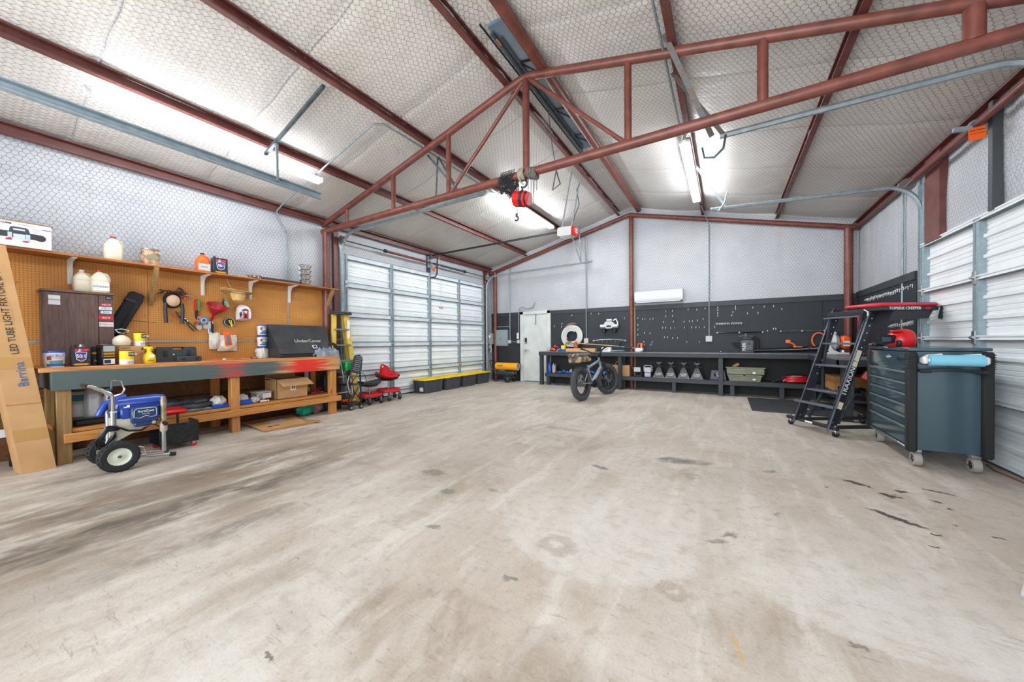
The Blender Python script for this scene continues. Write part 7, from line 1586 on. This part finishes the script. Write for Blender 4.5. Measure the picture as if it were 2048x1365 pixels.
# paper towel holder and push handle on the near end
th = W+.0
e = MB(); e.cyl((W+.055, -.14, 1.0), (W+.055, .18, 1.0), .05, 24); e.build('towel_roll', M['paper_blue'], t)
MB().cyl((W+.055, -.15, 1.0), (W+.055, .19, 1.0), .018, 16).build('towel_core', M['white_paper'], t)
for y in (-.165, .195): MB().box(W-.01, y-.02, .965, W+.085, y+.018, 1.035, .014).build('towel_bracket', M['white'], t)
for y0, y1 in ((-.165, -.05), (.07, .195)): m = MB(); m.prism([(y0, 1.03), (y0+(.02 if y0 < 0 else 0), 1.05), (y1-(0 if y0 < 0 else .02), 1.062 if y0 > 0 else 1.062), (y1, 1.03)], W-.01, W+.03, plane='yz'); m.build('towel_arm', M['white'], t)
MB().tube([(W-.01, -.185, .90), (W+.05, -.18, .90), (W+.075, -.08, .915), (W+.08, .03, .92), (W+.075, .13, .905), (W+.05, .2, .89), (W-.01, .2, .885)], .013, 10).build('push_handle', M['black'], t)
for y in (-.16, .175): MB().cyl((W+.04, y-.03, .90), (W+.065, y+.03, .903), .018, 10).build('handle_grip', M['rubber'], t)
for x, y in ((-W+.10, -D+.06), (W-.06, -D+.06), (-W+.10, D-.07), (W-.06, D-.07)):
    w_ = MB().lathe([(.04, -.028), (.062, -.026), (.065, 0), (.062, .026), (.04, .028), (.04, -.028)], (x, y, .065), 26, 'y', cap=False)
    w_ = w_.build('caster', M['grey_wheel'], t); MB().lathe([(.001, -.026), (.03, -.024), (.042, -.02), (.042, .02), (.03, .024), (.001, .026)], (x, y, .065), 18, 'y').build('caster_hub', M['black_gloss'], w_); MB().cyl((x, y-.04, .065), (x, y+.04, .065), .010, 8).build('axle_bolt', M['chrome'], w_)
    MB().box(x-.035, y-.03, .13, x+.035, y+.03, .16, .004).build('caster_plate', M['steel'], w_)
# on the cabinet
t = T('welding_helmet', 'red auto-darkening welding helmet on the tool cabinet', 'helmet', (1.62, 5.46, 1.115), -.85)
rings = []
n = 24
for k, (s, z, dy) in enumerate(((.86, 0, 0), (.98, .03, -.0), (1.0, .08, 0), (.9, .13, .01), (.66, .165, .02), (.3, .185, .03), (.03, .19, .03))):
    rings.append([Vector((.12*s*math.cos(2*PI*i/n), dy+.105*s*math.sin(2*PI*i/n)*(1.15 if math.sin(2*PI*i/n) < 0 else .9), z)) for i in range(n)])
m = MB(); m.skin(rings); m.build('shell', M['red'], t)
m = MB(); m.prism([(-.095, .03), (-.08, .02), (.02, .035), (.03, .10), (.01, .125), (-.08, .13), (-.1, .1)], -.135, -.07); m.build('visor_frame', M['black_gloss'], t); m = MB(); m.prism([(-.075, .05), (.0, .055), (.005, .1), (-.075, .105)], -.14, -.12); m.build('lens', mat('lens_blue', '#35485a', .12, .2), t)
MB().box(.02, -.118, .0, .07, -.08, .07, .012).build('vent', M['black'], t); MB().box(-.04, -.11, .15, .05, .04, .175, .01).build('crest', M['red_dark'], t)
t = T('black_tools', 'black cordless tools lying beside the red welding helmet', 'tools', (1.50, 5.66, 1.115), .3)
MB().box(-.06, -.03, 0, .04, .03, .04, .012).build('tool_body', M['black'], t); MB().bar((.02, 0, .02), (.13, .02, .045), .03, .02).build('tool_handle', M['charcoal'], t); MB().bar((.05, -.03, .02), (.12, -.03, .04), .02, .02).build('steel_part', M['galv_dark'], t); MB().cyl((-.07, 0, .02), (-.09, 0, .02), .012, 8).build('chuck', M['steel'], t)

# topside creeper: tall work platform ladder
t = T('work_platform', 'black rolling work platform ladder with a red padded top', 'work platform', (.7638, 6.3317, 0), math.atan2(-.84866, .52893)); CB = M['creeper_black']; CE = M['creeper_edge']
xl, xr = .165, .645
def rp(x, z): return Vector((x, .012+.357*(z-.12), z))
for x, s in ((xl, 1), (xr, -1)):
    m = MB(); a, b_ = rp(x, .08), rp(x, 1.60); m.bar(a, b_, .012, .115, up=(0, -1, .35)); m.build('side_rail', CB, t)
    m = MB(); off = Vector((0, -.052, -.02)); m.bar(a+off+Vector((s*-.012, 0, 0)), b_+off+Vector((s*-.012, 0, 0)), .034, .008, up=(0, -1, .35)); m.build('rail_flange', CE, t)
for z, w0, w1 in ((1.14, xl, xr), (.85, xl, xr), (.52, xl, xr)):
    p = rp(0, z); MB().box(w0, p.y-.05, z-.014, w1, p.y+.04, z+.012, .003).build('rung', CE, t)
p = rp(0, .36); MB().box(xl-.09, p.y-.09, .335, xr+.02, p.y-.03, .365, .004).build('step', CE, t)
for z in [1.30-.0+.0]+[.98, .70]:
    pass
for k in range(9):
    z = 1.45-.09*k; q = rp(xr, z); MB().cyl((xr+.006, q.y+.025, z), (xr+.010, q.y+.025, z), .008, 8).build('adjust_hole', M['grey_light'], t)
    q = rp(xl, z); MB().cyl((xl+.006, q.y+.025, z), (xl+.010, q.y+.025, z), .008, 8).build('adjust_hole', M['grey_light'], t)
MB().box(-.02, -.025, .085, .74, .025, .125, .003).build('base_bar', CB, t); MB().box(.30, -.028, .095, .41, -.025, .118).build('base_label', M['white_paper'], t)
for x in (xl, xr): MB().box(x-.02, .0, .085, x+.02, 1.05, .125, .003).build('base_leg', CB, t); MB().bar((x, -.0, .12), (x, .10, .22), .03, .03).build('gusset', CB, t)
MB().box(.0, .98, .085, .80, 1.02, .125, .003).build('rear_bar', CB, t)
for x in (xl+.03, xr-.03): MB().tube([(x, .12, .14), (x, .31, .48), (x, .31, .80), (x, .42, 1.50)], .018, 8).build('rear_tube', CB, t)
for x, y in ((.03, 0), (.71, 0), (.05, 1.0), (.76, 1.0)):
    w_ = MB().lathe([(.02, -.014), (.036, -.013), (.038, 0), (.036, .013), (.02, .014)], (x, y+.005, .038), 18, 'x').build('caster', M['rubber'], t); MB().box(x-.02, y-.02, .04, x+.02, y+.03, .088, .006).build('caster_fork', M['steel'], w_); MB().cyl((x, y, .125), (x, y, .14), .012, 8).build('caster_nut', M['steel'], w_)
# platform frame and pad
MB().box(xl-.0, .40, 1.50, xr, .46, 1.56, .004).build('cross_member', CB, t); MB().box(xl, .34, 1.47, xr, .36, 1.49).build('upper_rung', CE, t)
MB().box(.38, .45, 1.535, .815, 1.15, 1.585, .006).build('pad_frame', CB, t)
m = MB(); m.box(.36, .43, 1.585, .82, 1.16, 1.63, .02); m.build('pad', M['pad_red'], t)
text('TOPSIDE CREEPER', .048, (.8165, .74, 1.56), M['white'], t, rot=(PI/2, 0, PI/2), bold=.0008)
MB().box(.817, .98, 1.545, .819, 1.05, 1.575).build('red_mark', M['red_dark'], t)
m = MB(); m.prism([(.62, 1.535), (1.10, 1.535), (1.04, 1.44), (.62, 1.42), (.55, 1.40)], .55, .80, plane='yz'); m.build('tool_tray', mat('tray_grey', '#2c2f33', .6), t)
m = MB(); m.bar((.83, 1.20, 1.60), (.83, 1.16, 1.43), .07, .012, up=(1, 0, 0)); m.build('end_bracket', CB, t)
MB().tube([(.66, .40, 1.56), (.69, .42, 1.53), (.69, .42, 1.48)], .008, 6).build('bungee', M['white'], t)
# decals on right rail
RA = math.atan(.357)
q = rp(xr, .70); o = text('TRAXION', .085, (xr+.0075, q.y, .685), M['white'], t, rot=(0, 0, 0), sx=1.0, bold=.002)
ax_ = Vector((0, .357, 1)).normalized(); N_ = Vector((1, 0, 0)); Y_ = N_.cross(ax_).normalized()
o.matrix_local = Matrix(((ax_.x, Y_.x, N_.x, xr+.0078), (ax_.y, Y_.y, N_.y, q.y-.002), (ax_.z, Y_.z, N_.z, .675), (0, 0, 0, 1)))
for z0, z1, nm in ((.86, 1.06, 'safety_label'), (.335, .42, 'safety_label')):
    a, b_ = rp(xr, z0), rp(xr, z1); m = MB(); m.bar(a+Vector((.0075, 0, 0)), b_+Vector((.0075, 0, 0)), .085, .002, up=(1, 0, 0)); m.build(nm, M['cream'], t)
    m = MB(); a2 = a.lerp(b_, .3); b2 = a.lerp(b_, .34); m.bar(a2+Vector((.0087, 0, 0)), b2+Vector((.0087, 0, 0)), .06, .001, up=(1, 0, 0)); m.build('label_line', M['ink'], t)
for x in (xl, xr): q = rp(x, .16); MB().cyl((x+.006, q.y, .16), (x+.014, q.y, .16), .016, 10).build('bolt', M['steel'], t)

# fat tyre electric bicycle
t = T('fat_tire_bicycle', 'grey fat tyre electric bicycle with a camouflage rear bag', 'bicycle', (-2.47, 6.80, 0), math.radians(80.2)); R_ = .345; TW = .10; FR = mat('bike_grey', '#8d99a5', .3, .15)
t.rotation_euler = (math.radians(-5), 0, math.radians(80.2))
def fat_wheel(nm, cx, steer=0.0):
    X = Matrix.Translation((cx, 0, R_)) @ Matrix.Rotation(steer, 4, 'Z')
    m = MB(); m.xf = X; m.lathe([(R_*.70, -TW*.36), (R_*.78, -TW*.48), (R_*.90, -TW*.5), (R_*.97, -TW*.36), (R_, -TW*.1), (R_, TW*.1), (R_*.97, TW*.36), (R_*.90, TW*.5), (R_*.78, TW*.48), (R_*.70, TW*.36)], (0, 0, 0), 44, 'y', cap=False); w = m.build(nm, mat('tyre', '#3a3d40', .8, 0, '#4a4d50', 30, bump=.4, bscale=60), t)
    m = MB(); m.xf = X
    for k in range(44):
        a = 2*PI*k/44
        for s in (-1, 0, 1): r1 = R_*(.995 if s == 0 else .965); m.bar((math.cos(a+.03*s)*r1, s*TW*.32-.012, math.sin(a+.03*s)*r1), (math.cos(a+.03*s)*r1, s*TW*.32+.012, math.sin(a+.03*s)*r1), .022, .014, up=(math.cos(a), 0, math.sin(a)))
    m.build('tread_knobs', mat('tyre', '#3a3d40'), w)['kind'] = 'stuff'
    m = MB(); m.xf = X; m.lathe([(R_*.64, -TW*.34), (R_*.71, -TW*.36), (R_*.72, 0), (R_*.71, TW*.36), (R_*.64, TW*.34), (R_*.64, -TW*.34)], (0, 0, 0), 36, 'y', cap=False); m.build('rim', M['black_steel'], w)
    m = MB(); m.xf = X
    for k in range(16):
        a = 2*PI*k/16; m.cyl((.03*math.cos(a+.6), (.03 if k % 2 else -.03), .03*math.sin(a+.6)), (R_*.66*math.cos(a), 0, R_*.66*math.sin(a)), .0022, 5)
    m.build('spokes', M['steel'], w)['kind'] = 'stuff'
    m = MB(); m.xf = X; m.lathe([(.001, -.06), (.03, -.055), (.045 if cx < .5 else .025, -.03), (.045 if cx < .5 else .025, .03), (.03, .055), (.001, .06)], (0, 0, 0), 18, 'y'); m.build('hub', M['grey_dark'], w)
    m = MB(); m.xf = X; m.lathe([(.03, -.066), (.08, -.066), (.08, -.063), (.03, -.063)], (0, 0, 0), 22, 'y'); m.build('brake_disc', M['steel'], w); return w
fat_wheel('rear_wheel', 0); ST = math.radians(-14); fat_wheel('front_wheel', 1.16, ST)
bbx = Vector((.44, 0, .31)); seat = Vector((.33, 0, .70)); head = Vector((.86, 0, .80)); headl = Vector((.90, 0, .62))
def bt(a, b_, r, nm='frame_tube', mt=FR): return MB().cyl(a, b_, r, 10).build(nm, mt, t)
bt(bbx, headl, .034); bt(seat+Vector((.01, 0, -.06)), head+Vector((0, 0, -.03)), .028); bt(bbx, seat, .022); bt(headl+Vector((.015, 0, -.04)), head+Vector((-.015, 0, .03)), .024, 'head_tube')
for s in (-1, 1): bt(bbx+Vector((0, s*.03, 0)), (0, s*.075, R_), .012, 'chain_stay'); bt(seat+Vector((0, s*.02, -.08)), (0, s*.075, R_), .010, 'seat_stay')
bt(seat, seat+Vector((-.03, 0, .12)), .014, 'seat_post', M['black_steel'])
text('MOUNTAIN', .05, (.68, -.037, .475), M['white'], t, rot=(PI/2, -math.atan2(.31, .46), 0), bold=.0012)
MB().box(.38, -.06, .24, .50, .06, .36, .03).build('motor', M['black_steel'], t); MB().lathe([(.03, -.075), (.085, -.075), (.085, -.07), (.03, -.07)], (.44, 0, .30), 24, 'y').build('chain_ring', M['black_steel'], t)
MB().bar((.44, -.085, .30), (.56, -.095, .22), .02, .012).build('crank', M['black_steel'], t); MB().box(.52, -.17, .205, .62, -.095, .225, .004).build('pedal', M['black'], t); MB().bar((.44, .085, .30), (.32, .095, .38), .02, .012).build('crank', M['black_steel'], t); MB().box(.27, .095, .375, .37, .17, .395, .004).build('pedal', M['black'], t)
F = Matrix.Translation((1.16, 0, 0)) @ Matrix.Rotation(ST, 4, 'Z') @ Matrix.Translation((-1.16, 0, 0))
for s in (-1, 1): m = MB(); m.xf = F; m.cyl((1.16, s*.08, R_), (1.0, s*.08, .70), .020, 10); m.build('fork_leg', M['black_steel'], t)
m = MB(); m.xf = F; m.box(.965, -.09, .68, 1.03, .09, .73, .01); m.bar((1.0, 0, .7), (.90, 0, .88), .035, .035); m.build('fork_crown', M['black_steel'], t)
m = MB(); m.xf = F; m.tube([(.80, -.38, 1.06), (.82, -.25, 1.02), (.90, -.08, .92), (.90, .08, .92), (.82, .25, 1.02), (.80, .38, 1.06)], .014, 8); m.build('handlebar', M['black_steel'], t)
for s in (-1, 1): m = MB(); m.xf = F; m.cyl((.80, s*.38, 1.06), (.818, s*.26, 1.022), .018, 10); m.build('grip', M['rubber'], t); m = MB(); m.xf = F; m.tube([(.84, s*.2, .995), (.9, s*.25, .99), (.88, s*.34, 1.02)], .006, 6); m.build('brake_lever', M['black'], t)
m = MB(); m.xf = F; m.tube([(.9, -.06, .93), (1.0, -.05, .85), (1.05, -.08, .6), (1.12, -.09, .4)], .005, 6); m.build('brake_cable', M['black'], t); m = MB(); m.xf = F; m.box(.95, -.03, .87, 1.0, .03, .92, .01); m.build('display', M['black_gloss'], t)
MB().box(-.14, -.08, .745, .26, .08, .76).build('rear_rack', M['black_steel'], t)
for s in (-1, 1): MB().tube([(.0, s*.09, R_), (-.05, s*.09, .75)], .008, 6).build('rack_stay', M['black_steel'], t)
camo = mat('camo', '#b39a7c', .9, 0, '#5a5146', 12, contrast=(.46, .56), bump=.2)
MB().box(-.22, -.15, .765, .22, .13, .88, .03).build('rear_bag', camo, t); MB().box(-.24, -.13, .88, .30, .12, .95, .025).build('seat_pad', mat('camo2', '#8d8676', .9, 0, '#45464a', 18, contrast=(.44, .56)), t); MB().box(.10, -.16, .78, .24, -.1, .86, .02).build('side_pouch', camo, t); MB().box(.215, -.03, .79, .225, .03, .86).build('reflector', M['white'], t)
MB().tube([(.44, .05, .24), (.36, .2, .03)], .010, 6).build('kickstand', M['black_steel'], t)

# ================================================================== hoist, opener, odds and ends up high
t = T('chain_hoist', 'red chain hoist hanging from the truss on a hook', 'hoist', (-2.16, 3.85, 2.72)); CH = mat('dark_chain', '#4a4c50', .3, .8)
def chain(m, pts, L=.034, r=.0042):
    pts = [Vector(p) for p in pts]; segs = []; acc = 0; k = 0
    tot = sum((b-a).length for a, b in zip(pts, pts[1:])); n = max(2, int(tot/(L*.78)))
    def at(s):
        for a, b in zip(pts, pts[1:]):
            l = (b-a).length
            if s <= l or b is pts[-1]: return a.lerp(b, min(1, s/l if l else 0)), (b-a).normalized()
            s -= l
    for i in range(n):
        p, d = at(tot*(i+.5)/n); up = Vector((0, 1, 0)) if abs(d.y) < .9 else Vector((1, 0, 0)); a = d.cross(up).normalized(); b = a.cross(d)
        if i % 2: a = b
        q = [p+d*(L*.5*math.cos(2*PI*j/8))+a*(L*.32*math.sin(2*PI*j/8)) for j in range(8)]; m.tube(q, r, 4, closed=True)
def body(z0, z1, x0, x1, nm, mt): return MB().box(x0, -.07, z0, x1, .07, z1, .025).build(nm, M[mt] if isinstance(mt, str) else mt, t)
TI = Matrix.Translation((0, 0, .245)) @ Matrix.Rotation(.18, 4, 'Y')
for a, b_, r, nm, mt in ((-.105, -.012, .088, 'housing', 'red'), (-.012, .030, .092, 'band', 'black'), (.030, .062, .088, 'cover', 'red_paint'), (.062, .078, .08, 'rear_band', 'black'), (.078, .10, .075, 'rear_cover', 'red_paint')):
    m = MB(); m.xf = TI; c_ = r*.42; m.prism([(-r, -c_), (-c_, -r), (c_, -r), (r, -c_), (r, c_), (c_*1.2, r), (-c_*1.2, r), (-r, c_)], a, b_, plane='yz'); m.build(nm, M[mt], t)
m = MB(); m.torus((.02, 0, .43), .045, .013, 'y', 20, 8, a0=-2.4, a1=2.2); m.cyl((.0, 0, .34), (.0, 0, .39), .014, 8); m.build('top_hook', M['black_steel'], t)
m = MB(); chain(m, [(-.07, 0, .15), (-.08, 0, .06)]); chain(m, [(-.09, .02, .56), (-.10, .02, .30)]); chain(m, [(-.14, 0, .56), (-.12, 0, .36), (-.08, .0, .22)]); m.build('load_chain', CH, t)['kind'] = 'stuff'
m = MB(); m.torus((-.085, 0, .02), .025, .010, 'y', 16, 7, a0=-2.6, a1=1.8); m.cyl((-.085, 0, .04), (-.085, 0, .08), .014, 8); m.build('lower_hook', M['black_steel'], t)
m = MB(); chain(m, [(.10, -.02, .58), (.09, -.02, .22)], .026, .003); chain(m, [(.13, 0, .58), (.12, 0, .20), (.14, .0, .18)], .026, .003); chain(m, [(.16, 0, .56), (.155, 0, .18), (.17, 0, .6)], .026, .003); chain(m, [(.19, .02, .58), (.19, .02, .32)], .026, .003); m.build('hand_chain', M['steel'], t)['kind'] = 'stuff'
m = MB(); rnd.seed(21)
for k in range(9): x = -.30+.022*k; chain(m, [(x+.05, -.07, .60), (x, -.075, .52), (x+.02, -.05, .43-.02*abs(4-k)), (x+.03, .05, .46), (x+.05, .07, .58)], .034, .005)
for k in range(4): x = -.24+.04*k; chain(m, [(x, -.04, .46), (x+.02, -.02, .34), (x+.04, .03, .30+.02*k), (x+.05, .03, .46)], .034, .005)
m.build('chain_bundle', CH, t)['kind'] = 'stuff'
m = MB()
for k in range(6): m.torus((-.03+.014*k, 0, .545), .065+.004*(k % 2), .009, 'x', 18, 6)
m.tube([(-.02, -.06, .5), (0, -.03, .44), (.02, .0, .42)], .010, 6); m.tube([(.03, -.07, .6), (.05, -.08, .56), (.0, -.06, .5)], .009, 6); m.build('rope_lashing', M['rope'], t)
m = MB()
for k in range(10): m.torus((.09+.012*k, 0, .545-.004*k), .064+.003*(k % 3), .006, 'x', 16, 5)
m.tube([(.08, -.07, .55), (.12, -.08, .50), (.2, -.07, .52), (.22, -.06, .46)], .006, 6); m.build('cord_lashing', mat('grey_cord', '#6c6a64', .8), t)

t = T('garage_door_opener', 'white and red garage door opener hanging below the ridge', 'door opener', (-2.65, 6.56, 3.26))
m = MB(); m.prism([(-.19, .02), (-.17, 0), (.10, -.01), (.10, .16), (-.16, .17), (-.19, .14)], -.11, .11); m.build('motor_housing', M['white'], t); MB().box(-.15, -.09, -.03, .06, .09, .0, .01).build('lamp_cover', M['clear_plastic'], t)
MB().box(.10, -.11, -.015, .16, .11, .155, .015).build('end_cover', M['red'], t); MB().box(.162, -.05, .09, .165, .06, .12).box(.162, -.05, .04, .165, .06, .07).build('end_window', M['white'], t)['kind'] = 'stuff'
MB().bar((-.16, 0, .12), (-3.62, 0, .10), .03, .035).build('rail', M['black'], t); MB().box(-3.68, -.04, .02, -3.6, .04, .14, .006).build('header_bracket', M['galv_dark'], t)
m = MB(); m.bar((-.10, -.09, .15), (.10, -.05, 1.22), .03, .004, up=(0, 1, 0)); m.build('hanger_strap', M['galv'], t); m = MB(); m.bar((.03, .09, .15), (.24, .05, 1.18), .03, .004, up=(0, 1, 0)); m.build('hanger_strap', M['galv'], t); MB().bar((-.07, -.08, .7), (.14, .07, .7), .02, .004).build('hanger_cross', M['galv'], t)
MB().tube([(.03, .09, .17), (.1, .08, .4), (.2, .07, .6), (.15, .07, .9), (.22, .05, 1.0)], .008, 6).build('power_cord', M['black'], t)
MB().tube([(-3.5, .06, .08), (-3.52, .07, -.1), (-3.56, .10, -.34), (-3.62, .10, -.42), (-3.70, .02, -.44)], .018, 8).build('door_arm', M['black'], t)
MB().tube([(-3.5, .14, .08), (-3.5, .15, -.6), (-3.5, .17, -1.18)], .003, 5).build('release_cord', M['white'], t); m = MB(); m.cyl((-3.5, .10, -1.2), (-3.5, .24, -1.2), .012, 8); m.build('release_handle', M['red'], t)
t = T('door_magnet', 'small yellow tag on the far stile of the wide garage door', 'tag', (XL+.06, 7.75, 2.0)); MB().box(-.004, -.03, -.02, .006, .03, .03, .004).build('tag', M['yellow'], t)

# grey stool with a pale blue seat, just inside the right edge of the view
t = T('plastic_stool', 'grey plastic stool with a pale blue seat at the right edge of the view', 'stool', (1.40, 2.46, 0), .5)
for sx_ in (-1, 1):
    for sy_ in (-1, 1): MB().tube([(sx_*.13, sy_*.11, .62), (sx_*.17, sy_*.15, .2), (sx_*.19, sy_*.17, .05), (sx_*.17, sy_*.16, .028)], .028, 10).build('leg', M['grey_light'], t)
MB().box(-.16, -.15, .60, .16, .15, .64, .015).build('apron', M['grey_light'], t); MB().box(-.19, -.18, .64, .19, .18, .70, .025).build('seat', mat('pale_blue', '#7fb2dc', .4), t)
# brown cord along the threshold of the narrow door
t = T('power_cable', 'thin brown cord lying along the sill of the narrow garage door', 'cable', (2.08, 4.9, 0)); MB().tube([(.02, .25, .006), (-.02, .05, .008), (.0, -.1, .006), (.03, -.4, .006), (.0, -.8, .006)], .007, 6).build('cord', mat('brown_cord', '#7d5a42', .7), t)
